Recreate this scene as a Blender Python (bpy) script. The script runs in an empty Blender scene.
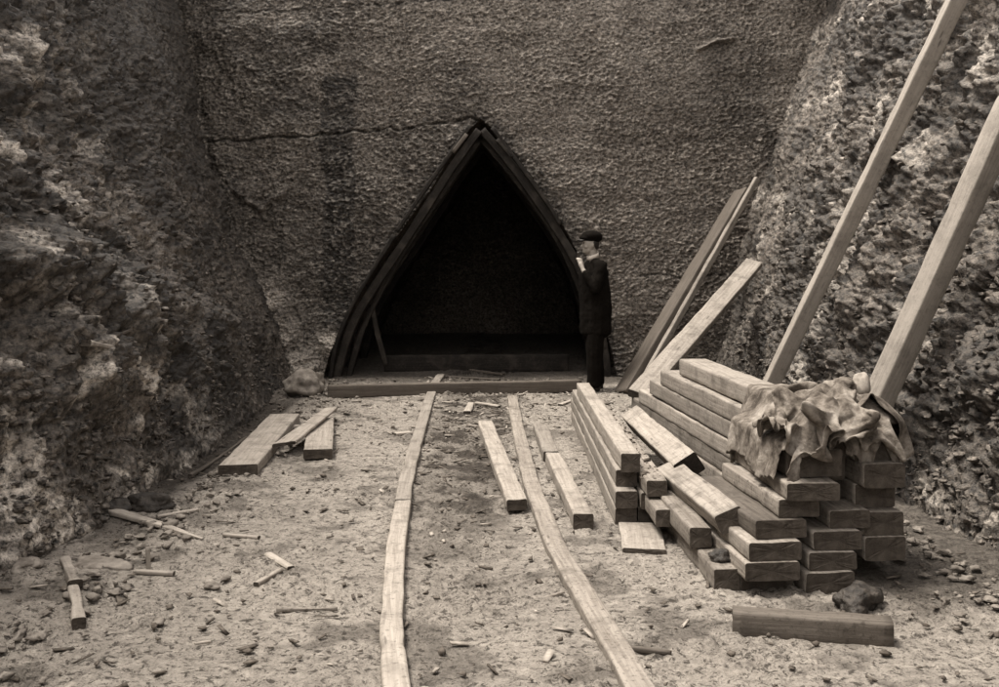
import bpy, bmesh, math, random
import numpy as np
from mathutils import Vector, Matrix, Quaternion
random.seed(7)
C = bpy.data.collections.new('scene'); bpy.context.scene.collection.children.link(C)
F = 1070.0; HY = 249.0; CX = 499.5; CH = 1.6
def at(px, py, Y):      # photo pixel -> point at depth Y
    return Vector(((px-CX)/F*Y, Y, CH-(py-HY)/F*Y))
def gnd(px, py, z=0.0):  # photo pixel -> point on height z
    return at(px, py, (CH-z)*F/(py-HY))

# ------------------------------------------------------------- noise
_r = np.random.RandomState(11)
_perm = np.tile(_r.permutation(512), 3)
_g = _r.normal(size=(512, 3)); _g /= np.linalg.norm(_g, axis=1)[:, None]
def _h(i, j, k): return _perm[(_perm[(_perm[i & 511] + j) & 511] + k) & 511]
def pn(x, y, z):
    x, y, z = [np.asarray(a, dtype=np.float64) for a in (x, y, z)]
    x, y, z = np.broadcast_arrays(x, y, z)
    i, j, k = [np.floor(a).astype(np.int64) for a in (x, y, z)]
    fx, fy, fz = x-i, y-j, z-k
    u, v, w = [t*t*t*(t*(t*6-15)+10) for t in (fx, fy, fz)]
    out = 0
    for di in (0, 1):
        for dj in (0, 1):
            for dk in (0, 1):
                g = _g[_h(i+di, j+dj, k+dk)]
                d = g[..., 0]*(fx-di)+g[..., 1]*(fy-dj)+g[..., 2]*(fz-dk)
                out = out + d*(u if di else 1-u)*(v if dj else 1-v)*(w if dk else 1-w)
    return out*1.6
def fbm(x, y, z, f, o=4, gain=.5):
    s = 0; a = 1
    for n in range(o):
        s = s + a*pn(x*f+n*17.3, y*f+n*5.1, z*f+n*9.7); f *= 2.03; a *= gain
    return s
def ridge(x, y, z, f, o=3, gain=.5):
    s = 0; a = 1
    for n in range(o):
        s = s + a*(1-2*np.abs(pn(x*f+n*7.3, y*f+n*15.1, z*f+n*3.7))); f *= 2.1; a *= gain
    return s
def worley(x, y, z, f):
    x, y, z = x*f, y*f, z*f
    i, j, k = [np.floor(a).astype(np.int64) for a in (x, y, z)]
    d1 = np.full(x.shape, 9.0); d2 = np.full(x.shape, 9.0); idd = np.zeros(x.shape)
    for di in (-1, 0, 1):
        for dj in (-1, 0, 1):
            for dk in (-1, 0, 1):
                h = _h(i+di, j+dj, k+dk)
                jit = _g[h]*.45+.5
                d = (i+di+jit[..., 0]-x)**2+(j+dj+jit[..., 1]-y)**2+(k+dk+jit[..., 2]-z)**2
                n = d < d1
                d2 = np.where(n, d1, np.minimum(d2, d)); idd = np.where(n, h/512.0, idd); d1 = np.where(n, d, d1)
    return np.sqrt(d1), np.sqrt(d2), idd
def smooth(a, b, x):
    t = np.clip((x-a)/(b-a), 0, 1); return t*t*(3-2*t)

# ------------------------------------------------------------- materials
def col(v, a=1.0):      # the print's brown: stronger in dark materials, paler in light ones
    t = min(1, (v/.3)**.5); return (v, v*(.775+.115*t), v*(.60+.17*t), 1)
class NT:
    def __init__(s, name):
        s.m = bpy.data.materials.new(name); s.m.use_nodes = True
        s.t = s.m.node_tree; s.t.nodes.clear()
        s.out = s.n('ShaderNodeOutputMaterial'); s.b = s.n('ShaderNodeBsdfPrincipled')
        s.l(s.b.outputs[0], s.out.inputs[0])
    def n(s, t, **k):
        q = s.t.nodes.new(t)
        for a, b in k.items(): setattr(q, a, b)
        return q
    def l(s, a, b): s.t.links.new(a, b)
    def coord(s, kind='Object', sc=(1, 1, 1), loc=None):
        tc = s.n('ShaderNodeTexCoord'); mp = s.n('ShaderNodeMapping'); mp.inputs['Scale'].default_value = sc
        s.l(tc.outputs[kind], mp.inputs[0])
        if loc is not None: s.l(loc, mp.inputs['Location'])
        return mp.outputs[0]
    def noise(s, vec, sc, det=4, rough=.55, dist=0):
        q = s.n('ShaderNodeTexNoise'); q.inputs['Scale'].default_value = sc; q.inputs['Detail'].default_value = det
        q.inputs['Roughness'].default_value = rough; q.inputs['Distortion'].default_value = dist
        s.l(vec, q.inputs['Vector']); return q.outputs[0]
    def vor(s, vec, sc, feat='F1', out='Distance'):
        q = s.n('ShaderNodeTexVoronoi'); q.feature = feat; q.inputs['Scale'].default_value = sc
        s.l(vec, q.inputs['Vector']); return q.outputs[out]
    def ramp(s, v, stops):
        q = s.n('ShaderNodeValToRGB'); e = q.color_ramp.elements
        while len(e) < len(stops): e.new(.5)
        for k, (p, c) in zip(e, stops): k.position = p; k.color = c if isinstance(c, tuple) else col(c)
        s.l(v, q.inputs[0]); return q.outputs[0]
    def mix(s, f, a, b, mode='MIX'):
        q = s.n('ShaderNodeMix'); q.data_type = 'RGBA'; q.blend_type = mode
        for v, i in ((f, 0), (a, 6), (b, 7)):
            if isinstance(v, (int, float, tuple)): q.inputs[i].default_value = v
            else: s.l(v, q.inputs[i])
        return q.outputs[2]
    def math(s, op, a, b=0.0):
        q = s.n('ShaderNodeMath'); q.operation = op
        for v, i in ((a, 0), (b, 1)):
            if isinstance(v, (int, float)): q.inputs[i].default_value = v
            else: s.l(v, q.inputs[i])
        return q.outputs[0]
    def bump(s, h, dist, strength=1.0):
        q = s.n('ShaderNodeBump'); q.inputs['Distance'].default_value = dist; q.inputs['Strength'].default_value = strength
        s.l(h, q.inputs['Height'])
        if s.b.inputs['Normal'].links: s.l(s.b.inputs['Normal'].links[0].from_socket, q.inputs['Normal'])
        s.l(q.outputs[0], s.b.inputs['Normal'])
    def fin(s, c, rough=.8, spec=.2):
        if isinstance(c, tuple): s.b.inputs['Base Color'].default_value = c
        else: s.l(c, s.b.inputs['Base Color'])
        if isinstance(rough, (int, float)): s.b.inputs['Roughness'].default_value = rough
        else: s.l(rough, s.b.inputs['Roughness'])
        s.b.inputs['Specular IOR Level'].default_value = spec
        return s.m
def attr(t, name):
    a = t.n('ShaderNodeAttribute'); a.attribute_name = name; return a.outputs['Fac']
W = {}
def wood(name, dark, light, dirt=.5, stain_dark=.5):
    t = NT(name); oi = t.n('ShaderNodeObjectInfo')
    off = t.n('ShaderNodeCombineXYZ')
    r = t.math('MULTIPLY', oi.outputs['Random'], 37.0)
    t.l(r, off.inputs[0]); t.l(r, off.inputs[1])
    g = t.noise(t.coord('UV', (55, 2.2, 1), off.outputs[0]), 1, 5, .6, .6)
    big = t.noise(t.coord('UV', (6, .8, 1), off.outputs[0]), 1, 3)
    blot = t.noise(t.coord('Object', (1, 1, 1), off.outputs[0]), 5, 6, .7)
    speck = t.noise(t.coord('Object', (1, 1, 1), off.outputs[0]), 42, 4, .7)
    c = t.ramp(g, [(.3, dark), (.62, light)])
    c = t.mix(t.math('MULTIPLY', t.math('SUBTRACT', big, .35), .5), c, col(dark*.6))
    f = t.n('ShaderNodeMapRange'); f.inputs[1].default_value = .5; f.inputs[2].default_value = .66; f.inputs[4].default_value = stain_dark
    t.l(blot, f.inputs[0]); c = t.mix(f.outputs[0], c, col(.06))
    f2 = t.n('ShaderNodeMapRange'); f2.inputs[1].default_value = .54; f2.inputs[2].default_value = .66; f2.inputs[4].default_value = dirt
    t.l(speck, f2.inputs[0]); c = t.mix(f2.outputs[0], c, col(.05))
    # knots
    kn = t.vor(t.coord('UV', (9, 1.6, 1), off.outputs[0]), 1)
    fk = t.n('ShaderNodeMapRange'); fk.inputs[1].default_value = .09; fk.inputs[2].default_value = .05; fk.inputs[4].default_value = .6
    t.l(kn, fk.inputs[0]); c = t.mix(fk.outputs[0], c, col(.05))
    hs = t.n('ShaderNodeHueSaturation'); t.l(c, hs.inputs['Color'])
    v = t.math('ADD', t.math('MULTIPLY', oi.outputs['Random'], .35), .8); t.l(v, hs.inputs['Value'])
    t.bump(g, .004, .7); t.bump(blot, .01, .4); t.bump(speck, .004, .5)
    return t.fin(hs.outputs[0], .75, .2)
W['wood'] = wood('sawn_timber', .20, .32, .5, .5)
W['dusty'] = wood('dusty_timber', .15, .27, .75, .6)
W['grey'] = wood('grey_timber', .06, .11, .5, .6)
W['dark'] = wood('dark_timber', .008, .018, .5, .5)
def endgrain(name, a, b):
    t = NT(name); v = t.coord('Object')
    n = t.noise(v, 14, 6, .7); n2 = t.noise(v, 60, 3, .7)
    c = t.ramp(n, [(.35, a), (.65, b)]); c = t.mix(t.math('MULTIPLY', n2, .5), c, col(a*.5))
    t.bump(n2, .004, .8); t.bump(n, .01, .5)
    return t.fin(c, .9, .1)
W['fresh'] = wood('fresh_sawn_timber', .27, .37, .25, .3)
W['muddy'] = wood('muddy_shaded_timber', .07, .15, .7, .6)  # mud on the front offcut; stands in for shade on one piled plank
W['end'] = endgrain('end_grain', .04, .12)
W['endd'] = endgrain('end_grain_dark', .012, .03)

def rock(name, lo, hi, fine, bump1, vs, spec, flk=24):
    t = NT(name); v = t.coord('Object')
    a = t.noise(v, 1.3, 5, .6); b = t.noise(v, 9, 6, .75, .4); f = t.noise(v, fine, 4, .7)
    c = t.ramp(t.math('ADD', t.math('MULTIPLY', a, .45), t.math('MULTIPLY', b, .55)), [(.36, lo), (.5, (lo+hi)/2), (.66, hi)])
    vc = t.vor(t.coord('Object', vs), 1, out='Color')
    sp = t.n('ShaderNodeSeparateColor'); t.l(vc, sp.inputs[0])
    c = t.mix(t.math('MULTIPLY', sp.outputs[0], .55), c, col(lo*.6))
    pale = t.n('ShaderNodeMapRange'); pale.inputs[1].default_value = .60; pale.inputs[2].default_value = .74; pale.inputs[4].default_value = .65
    t.l(t.noise(v, 6.5, 7, .8, .8), pale.inputs[0]); c = t.mix(pale.outputs[0], c, col(hi*2.6))  # pale flecks paint the glints of wet rock into the colour
    st = attr(t, 'stain_dark'); c = t.mix(st, c, col(lo*.2))
    li = attr(t, 'pale'); c = t.mix(li, c, col(hi*2.2))
    fl = t.n('ShaderNodeMapRange'); fl.inputs[1].default_value = .38; fl.inputs[2].default_value = .62; fl.inputs[3].default_value = .2; fl.inputs[4].default_value = 2.1
    t.l(t.noise(v, flk, 5, .8, .3), fl.inputs[0])
    cc = t.n('ShaderNodeCombineColor'); [t.l(fl.outputs[0], cc.inputs[i]) for i in range(3)]
    c = t.mix(1.0, c, cc.outputs[0], 'MULTIPLY')
    t.bump(t.vor(t.coord('Object', vs), 1), bump1, .8); t.bump(f, .012, .9); t.bump(b, .05, .6)
    ro = t.n('ShaderNodeMapRange'); ro.inputs[3].default_value = .38; ro.inputs[4].default_value = .9; t.l(b, ro.inputs[0])
    return t.fin(c, ro.outputs[0], spec)
W['rockL'] = rock('wet_shale_rock', .055, .17, 42, .035, (13, 13, 17), .45)
W['rockR'] = rock('clayey_rock', .06, .17, 42, .03, (13, 13, 11), .4)
W['rockB'] = rock('pick_dressed_rock', .075, .16, 30, .02, (22, 22, 30), .35, 30)
W['rockT'] = rock('tunnel_rock', .06, .14, 42, .03, (13, 13, 17), .2)
def mud():
    t = NT('muddy_ground'); v = t.coord('Object')
    a = t.noise(v, 1.1, 5, .6); b = t.noise(v, 14, 7, .8, .5); c3 = t.noise(v, 70, 3, .7)
    c = t.ramp(t.math('ADD', t.math('MULTIPLY', a, .3), t.math('MULTIPLY', b, .7)), [(.34, .09), (.42, .28), (.55, .40), (.7, .48)])
    st = attr(t, 'stain_dark'); c = t.mix(st, c, t.ramp(b, [(.4, .03), (.65, .13)]))
    f = t.n('ShaderNodeMapRange'); f.inputs[1].default_value = .6; f.inputs[2].default_value = .68; f.inputs[4].default_value = .7
    t.l(c3, f.inputs[0]); c = t.mix(f.outputs[0], c, col(.06))
    for sc_, lo_, hi_, am_ in ((26, .53, .59, .85), (11, .58, .66, .6), (60, .55, .62, .5)):  # dark flecks: chips, and shadows of small ridges put into the colour
        f = t.n('ShaderNodeMapRange'); f.inputs[1].default_value = lo_; f.inputs[2].default_value = hi_; f.inputs[4].default_value = am_
        t.l(t.noise(v, sc_, 6, .75, .6), f.inputs[0]); c = t.mix(f.outputs[0], c, col(.045))
    t.bump(b, .05, .9); t.bump(c3, .010, .9)
    return t.fin(c, .85, .2)
W['mud'] = mud()
def plain(name, v, rough=.8, spec=.2, nz=25, amp=.35, b=.003):
    t = NT(name); n = t.noise(t.coord('Object'), nz, 4, .6)
    c = t.ramp(n, [(.3, v*(1-amp)), (.7, v*(1+amp))]); t.bump(n, b, .6)
    return t.fin(c, rough, spec)
W['stone'] = plain('loose_stone', .17, .8, .3, 14, .5, .02)
W['stoned'] = plain('dark_stone', .035, .7, .4, 22, .7, .04)
W['chip'] = plain('wood_chip', .30, .8, .2, 20, .4)
W['clod'] = plain('earth_clod', .10, .9, .1, 30, .5, .01)
W['suit'] = plain('dark_wool', .006, .95, .05, 60, .4)
W['skin'] = plain('skin', .30, .55, .3, 20, .1, .0005)
W['white'] = plain('starched_linen', .55, .7, .2, 20, .05, .0005)
W['hair'] = plain('dark_hair', .02, .6, .3, 80, .4)
W['leather'] = plain('black_leather', .015, .4, .4, 30, .3)
W['pipe'] = plain('briar_wood', .04, .4, .4, 30, .3)
W['turf'] = plain('hillside_turf', .07, .95, .1, 1.5, .5, .05)
def cloth():
    t = NT('stained_canvas'); v = t.coord('Object')
    a = t.noise(v, 7, 6, .7); w = t.noise(v, 120, 2, .5)
    c = t.ramp(a, [(.38, .05), (.5, .14), (.66, .30)])
    t.bump(t.noise(v, 22, 4, .6, 1.0), .012, .7); t.bump(w, .001, .5)
    return t.fin(c, .9, .1)
W['cloth'] = cloth()

# ------------------------------------------------------------- object helpers
def tag(o, label=None, cat=None, group=None, kind=None):
    if label: o['label'] = label
    if cat: o['category'] = cat
    if group: o['group'] = group
    if kind: o['kind'] = kind
    return o
def link(name, me, mats, parent=None, smooth_=True):
    for m in (mats if isinstance(mats, (list, tuple)) else [mats]): me.materials.append(m)
    o = bpy.data.objects.new(name, me); C.objects.link(o)
    if parent: o.parent = parent
    if smooth_: me.polygons.foreach_set('use_smooth', [True]*len(me.polygons))
    return o
def mesh_np(name, V, Fq, attrs=None):
    me = bpy.data.meshes.new(name); me.vertices.add(len(V)); me.vertices.foreach_set('co', np.asarray(V, np.float32).ravel())
    k = Fq.shape[1]
    me.loops.add(Fq.size); me.loops.foreach_set('vertex_index', Fq.astype(np.int32).ravel())
    me.polygons.add(len(Fq)); me.polygons.foreach_set('loop_start', np.arange(0, Fq.size, k, dtype=np.int32))
    me.polygons.foreach_set('loop_total', np.full(len(Fq), k, np.int32))
    for a, d in (attrs or {}).items():
        q = me.attributes.new(a, 'FLOAT', 'POINT'); q.data.foreach_set('value', np.asarray(d, np.float32).ravel())
    me.update(calc_edges=True); me.validate(); return me
def gridfaces(nu, nv, flip=False):
    i = np.arange(nu-1)[:, None]*nv+np.arange(nv-1)[None, :]
    q = np.stack([i, i+nv, i+nv+1, i+1], -1).reshape(-1, 4)
    return q[:, ::-1] if flip else q

# ------------------------------------------------------------- the cut: ground and rock faces
def ground_h(x, y):
    h = .022*fbm(x, y, 0*x+3.1, .7, 3)+.02*(smooth(2.0, 2.6, np.abs(x)))
    # hollow between the rails and the wet channel along the left face
    h = h-.012*smooth(.5, .1, np.abs(x+.25-.02*(y-4)))
    ch = np.exp(-((x+2.30)/.2)**2)*smooth(7, 8, y)*smooth(12.2, 11, y)
    return h-.09*ch
def build_ground():
    ys = np.concatenate([np.linspace(-9, 1.6, 30, endpoint=False), 1.6*np.exp(np.arange(0, math.log(13.9/1.6), .0024)), np.linspace(14, 21, 70)])
    xs = np.concatenate([np.linspace(-4.0, -2.9, 12, endpoint=False), np.linspace(-2.9, 2.9, 640), np.linspace(2.95, 4.0, 12)])
    Y, X = np.meshgrid(ys, xs, indexing='ij')
    z = ground_h(X, Y)
    rut = np.abs(X+.25)
    m = .35+.65*smooth(-.25, .35, fbm(X, Y, 0*X, 1.3, 3))
    m = m*(1+.7*smooth(.5, .3, rut)*smooth(5, 8, Y))
    wx = X+.04*pn(X*3, Y*3, 0*X); wy = Y+.04*pn(X*3, Y*3, 0*X+9)
    d1, d2, _ = worley(wx, wy, 0*X+.5, 9.0)
    z = z+m*.016*np.clip(.55-d1, 0, 1)*2
    z = z+m*(.014*np.abs(pn(X*11, Y*15, 0*X))+.010*pn(X*24, Y*30, 0*X+4)+.008*fbm(X, Y*1.3, 0*X+8, 48, 2))
    z = np.where(Y > 14, z-.02, z)
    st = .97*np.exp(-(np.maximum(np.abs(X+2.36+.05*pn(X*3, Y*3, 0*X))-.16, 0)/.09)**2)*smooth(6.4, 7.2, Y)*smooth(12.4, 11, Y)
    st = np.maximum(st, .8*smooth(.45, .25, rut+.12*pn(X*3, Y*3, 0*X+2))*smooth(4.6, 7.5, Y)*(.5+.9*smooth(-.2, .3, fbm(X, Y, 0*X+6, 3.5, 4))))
    st = np.maximum(st, .8*smooth(12.4, 12.9, Y))  # darker from just before the back face on into the tunnel
    st = np.maximum(st, .8*smooth(1.55, 1.9, X)*smooth(4.3, 5.2, Y+.3*pn(X*4, Y*4, 0*X)))  # darker on the right, around the large pile
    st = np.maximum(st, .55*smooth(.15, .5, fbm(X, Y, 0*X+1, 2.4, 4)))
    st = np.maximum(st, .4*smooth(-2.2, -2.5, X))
    V = np.stack([X, Y, z], -1).reshape(-1, 3)
    me = mesh_np('ground', V, gridfaces(len(ys), len(xs), True), {'stain_dark': st})
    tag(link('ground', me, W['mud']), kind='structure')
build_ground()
H = 5.3
def side(sgn, name, mat):
    ys = np.concatenate([np.linspace(-9, 2.4, 60, endpoint=False), 2.4*np.exp(np.arange(0, math.log(14.4/2.4), .0026))])
    zs = np.linspace(-.25, H, 360)
    Y, Z = np.meshgrid(ys, zs, indexing='ij')
    bat = .325 if sgn < 0 else .285
    base = 2.42+bat*np.maximum(Z, 0)
    X = sgn*base
    q = 0 if sgn < 0 else 40
    big = .20*fbm(X, Y, Z+q, .55, 2)
    far = smooth(9.5, 12.5, Y)
    wx, wy, wz = [a+.10*pn(X*2.2+o, Y*2.2, Z*2.2+q) for a, o in ((X, 0), (Y, 31), (Z, 57))]
    sh = .07*ridge(wx, wy, wz+q, 1.1, 2)+.06*np.abs(fbm(wx, wy, wz+q, 2.4, 3))*1.4
    a1, a2, _ = worley(wx, wy*1.0, wz*1.25+q, 5.5)
    b1, b2, _ = worley(wx+5, wy*1.1, wz*1.3+q, 13.0)
    c1, c2, _ = worley(wx+9, wy, wz+q, 27.0)
    lump = .08*(.6-a1)+.06*(.6-b1)+.042*(.6-c1)
    fine = .018*fbm(X, Y, Z+q, 14, 3, .6)
    crum = .045*(np.abs(pn(wx*8, wy*8, wz*9+q))-.25)+.035*(np.abs(pn(wx*17, wy*17, wz*19))-.25)+.022*(.5-np.abs(pn(X*33, Y*33, Z*37)))+.02*smooth(.0, .25, np.minimum(b2-b1, .3))
    near = smooth(11, 7.5, Y)
    fold = (.13 if sgn < 0 else .08)*(ridge(wx+.1*wz, wy*1.1+.35*sgn*wz, wz*.75+q, .95, 3)-.3)+.07*fbm(wx, wy*1.2, wz*.8+q+50, 2.6, 3)
    fine = .8*fine+(1-.35*far-.25*near)*crum+near*fold
    blot = smooth(.02, .42, fbm(wx, wy+.3*wz, wz*.9+q+20, 1.9, 4))
    if sgn < 0:   # banks of broken rock at the foot, shelf half way up
        foot = .14*np.exp(-np.maximum(Z, 0)/.2)
        shelf = .32*smooth(1.45, 1.05, Z+.16*(Y-9)+.10*pn(Y*2, Z, 0*Z))*smooth(12.0, 10.2, Y)*smooth(4, 6, Y)
        nose = .06*np.exp(-((Y-12.4)/.55)**2)*smooth(1.5, .6, Z)
        hol = -.35*np.exp(-((Y-12.0)/.28)**2-((Z-.32)/.22)**2)
        strat = .05*np.sin(Z*9+Y*2.2+3*pn(X, Y, Z))*smooth(8, 6, Y)
        tex = (1-.5*far)*(.8*sh+lump); d = big+tex-tex.mean()+fine+foot+shelf*.8+nose+hol+strat-.05-.12*smooth(10.5, 12.5, Y)
        st = .6*smooth(.0, .45, fbm(X, Y, Z, .9, 3))*smooth(4.5, 7, Y)+.45*np.exp(-((Z-.55)/.5)**2)*smooth(7, 9, Y)*smooth(13, 12, Y)
        st = np.maximum(st, .55*smooth(2.3, 3.4, Z+.12*(Y-8)))
        st = np.maximum(st, .7*blot)*(1-.35*smooth(1.6, .4, Z)*smooth(9, 6, Y))
        pale = .95*(1-.8*blot)*smooth(-.02, .42, fbm(wx, wy, wz*1.6+.35*wy, 2.3, 4))*smooth(10, 7.0, Y)
    else:
        foot = .14*np.exp(-np.maximum(Z, 0)/.25)
        gro = .05*pn(Y*7, Z*1.1, 0*Z)*far+.03*pn(Y*16, Z*2.5, 0*Z)*far
        tex = (1-.7*far)*(sh+lump); d = big+tex-tex.mean()+fine+foot+gro-.05
        st = .5*smooth(.1, .5, fbm(X, Y, Z+90, .9, 3))+.35*smooth(1.6, .6, Z)
        st = np.maximum(st, .6*blot)
        pale = .45*smooth(.3, .65, fbm(wx, wy, wz+70, 1.9, 3))
    low = smooth(.9, .0, Z); d = d*(1-.65*low)-.05*low-(.09 if sgn > 0 else .02)
    d = d+.012*np.abs(pn(X*30, Y*30, Z*34))
    nx, nz = -sgn*math.cos(math.atan(bat)), math.sin(math.atan(bat))
    X = X+nx*d; Zz = Z+nz*d
    V = np.stack([X, Y, Zz], -1).reshape(-1, 3)
    me = mesh_np(name, V, gridfaces(len(ys), len(zs), sgn < 0), {'stain_dark': np.clip(st, 0, .85), 'pale': np.clip(pale, 0, 1)})
    o = tag(link(name, me, mat), kind='structure'); return X, Y, Zz
GL = side(-1, 'left_rock_face', W['rockL'])
GR = side(1, 'right_rock_face', W['rockR'])

YB = 13.3; BB = .045
ARCH = [(480, 118), (497, 131), (520, 160), (541, 190), (560, 220), (576, 250), (590, 285), (602, 318), (611, 348), (618, 385), (618, 420),
        (322, 420), (324, 385), (330, 358), (345, 322), (362, 290), (385, 254), (407, 222), (430, 190), (446, 163), (463, 136)]
AW = [(at(px, py, YB+.08).x, at(px, py, YB+.08).z) for px, py in ARCH]
def inside(poly, x, z):
    r = np.zeros(x.shape, bool)
    for (x1, z1), (x2, z2) in zip(poly, poly[1:]+poly[:1]):
        c = ((z1 > z) != (z2 > z)) & (x < (x2-x1)*(z-z1)/((z2-z1) or 1e-9)+x1); r ^= c
    return r
def dist_seg(x, z, pts):
    d = np.full(x.shape, 9.)
    for (x1, z1), (x2, z2) in zip(pts, pts[1:]):
        t = np.clip(((x-x1)*(x2-x1)+(z-z1)*(z2-z1))/((x2-x1)**2+(z2-z1)**2+1e-9), 0, 1)
        d = np.minimum(d, np.hypot(x-x1-t*(x2-x1), z-z1-t*(z2-z1)))
    return d
def build_back():
    xs = np.linspace(-4.7, 4.7, 760); zs = np.linspace(-.3, H, 450)
    X, Z = np.meshgrid(xs, zs, indexing='ij'); Y = YB+BB*Z
    wx = X+.05*pn(X*2.3, Z*2.3, 0*X)+.006*pn(X*7, Z*7, 0*X); wz = Z+.05*pn(X*2.3, Z*2.3, 0*X+7)+.006*pn(X*7, Z*7, 0*X+5)
    sl = .35*pn(X*.6, Z*.6, 0*X+2)
    u = wx+.12*pn(X*.8, Z*.8, 0*X+2); v = wz+.12*pn(X*.8, Z*.8, 0*X+6)
    c1, c2, ci = worley(u*19, v*31, 0*X+.5, 1.0)
    e1, e2, ei = worley(u*34, v*44, 0*X+.5, 1.0)
    amp = .75+.5*smooth(-.3, .3, fbm(X, Z, 0*X+5, 1.2, 2))
    d = .07*fbm(X, Z, 0*X, .5, 3)+amp*(.040*(c1-.5)+.016*(e1-.5)+.014*(ci-.5))+.008*fbm(X*1.2, Z*2, 0*X, 12, 3, .6)
    d = d+.015*ridge(X*.4, Z*1.6, 0*X+3, 1.6, 2)
    left = smooth(-1.2, -2.6, X)
    d = d+left*(.05*fbm(X, Z, 0*X+2, 2.2, 3)+.05*ridge(X, Z, 0*X, 1.5, 2)*.6)
    def P(l): return [(at(a, b, YB+.12).x, at(a, b, YB+.12).z) for a, b in l]
    def crack(pts, w, dep):
        dd = dist_seg(wx+.03*pn(X*9, Z*9, 0*X)-.0, wz+.03*pn(X*9, Z*9, 0*X+3), P(pts)); return -dep*np.exp(-(dd/w)**2), np.exp(-(dd/(w*1.6))**2)
    K = [([(190, 152), (225, 140), (290, 138), (340, 134), (400, 128), (440, 123), (478, 121)], .014, .05),
         ([(190, 14), (300, 10), (460, -4)], .012, .02),
         ([(640, 275), (690, 277), (765, 268)], .012, .012), ([(210, 150), (218, 175), (236, 196), (262, 200)], .02, .03),
         ([(200, 95), (210, 140), (213, 190)], .03, .03),
         ([(700, 48), (722, 43), (735, 40)], .03, -.07), ([(236, 190), (262, 208), (285, 192)], .05, -.08)]
    st = np.zeros_like(X); GG = np.zeros_like(X)
    for pts, w, dep in K:
        a, b = crack(pts, w, dep); d = d+a
        if dep > 0: st = np.maximum(st, .8*b)  # cracks that cut inwards are also coloured darker along their line
    # big broken lumps by the left foot of the arch
    pl = .22*smooth(.55, 1, ci)*amp+.25*smooth(.8, 1, ei)
    for (px, py, r, am) in ((300, 372, .30, .36), (275, 335, .25, .16), (330, 345, .2, .12), (262, 300, .3, .14)):
        c = at(px, py, YB); g = np.exp(-(((X-c.x)/r)**2+((Z-c.z)/(r*.8))**2)); d = d+am*g*(1+.5*fbm(X, Z, 0*X+8, 5, 3)); pl = np.maximum(pl, .8*g); GG = np.maximum(GG, g)
    # wet streaks running down (stains)
    def band(x0, x1, y0, y1, s):
        a, b = at(x0, y0, YB), at(x1, y1, YB); j = .07*fbm(X*2, Z*.6, 0*X, 2.5, 4)
        return s*smooth(a.x-.04, a.x+.08, X+j)*smooth(b.x+.04, b.x-.08, X+j)*smooth(b.z-.5, b.z+.3, Z)*smooth(a.z+.05, a.z-.1, Z)
    for bnd in ((318, 356, 72, 330, 1.1), (262, 278, 60, 250, .35), (205, 262, 60, 200, .45), (356, 372, 75, 130, .3), (225, 262, 200, 330, .4)):
        st = np.maximum(st, band(*bnd))
    st = np.maximum(st, .42*smooth(.05, .45, fbm(X, Z*.7, 0*X+1, .8, 4)))
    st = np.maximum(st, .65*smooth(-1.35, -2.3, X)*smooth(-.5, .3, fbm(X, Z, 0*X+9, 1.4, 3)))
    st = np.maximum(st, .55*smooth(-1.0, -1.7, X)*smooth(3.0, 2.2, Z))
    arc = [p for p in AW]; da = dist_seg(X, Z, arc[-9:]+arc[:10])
    st = np.maximum(st, .7*smooth(.22, .02, da+.05*pn(X*5, Z*5, 0*X)))  # darker along the rim of the arch
    pl = np.maximum(pl, .20*smooth(-1, 1.5, X)*smooth(2.2, 4, Z)*smooth(-.3, .3, fbm(X, Z, 0*X+4, 1.5, 3)))
    pl = np.maximum(pl, .22*smooth(.5, 1.5, X)*smooth(2, 1, Z)*smooth(-.2, .3, fbm(X, Z, 0*X+14, 2.5, 3)))
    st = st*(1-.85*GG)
    V = np.stack([X, Y-d, Z], -1).reshape(-1, 3)
    Fq = gridfaces(len(xs), len(zs))
    cx = V[Fq].mean(1); Fq = Fq[~inside(AW, cx[:, 0], cx[:, 2])]
    me = mesh_np('back', V, Fq, {'stain_dark': np.clip(st, 0, .93), 'pale': pl})
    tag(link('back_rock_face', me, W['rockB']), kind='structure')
build_back()
def build_tunnel():
    P = np.array(AW); c = P.mean(0)
    seg = []
    for a, b in zip(P, np.roll(P, -1, 0)):
        n = max(2, int(np.hypot(*(b-a))/.06))
        for k in range(n): seg.append(a+(b-a)*k/n)
    seg = np.array(seg); seg = c+(seg-c)*1.035
    ys = np.linspace(YB+.0, 20.5, 110)
    Y, I = np.meshgrid(ys, np.arange(len(seg)+1) % len(seg), indexing='ij')
    X = seg[I][..., 0]; Z = seg[I][..., 1]
    k = 1+.05*fbm(X, Y, Z, 1.5, 4)+.04*np.abs(fbm(X, Y, Z, 4, 3))
    k = np.where(Y < YB+.3, 1.0, k)
    X = c[0]+(X-c[0])*k; Z = c[1]+(Z-c[1])*k
    V = np.stack([X, Y+BB*Z*(Y < YB+.4), Z], -1).reshape(-1, 3); Fq = gridfaces(len(ys), len(seg)+1)
    me = mesh_np('tunnel', V, Fq, {'stain_dark': np.zeros(len(V)), 'pale': np.zeros(len(V))})
    bm = bmesh.new(); bm.from_mesh(me); bm.verts.ensure_lookup_table(); n = len(seg)+1
    bm.faces.new([bm.verts[(len(ys)-1)*n+i] for i in range(n-1)]); bm.to_mesh(me); bm.free()
    tag(link('tunnel_wall', me, W['rockT']), kind='structure')
build_tunnel()
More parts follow.
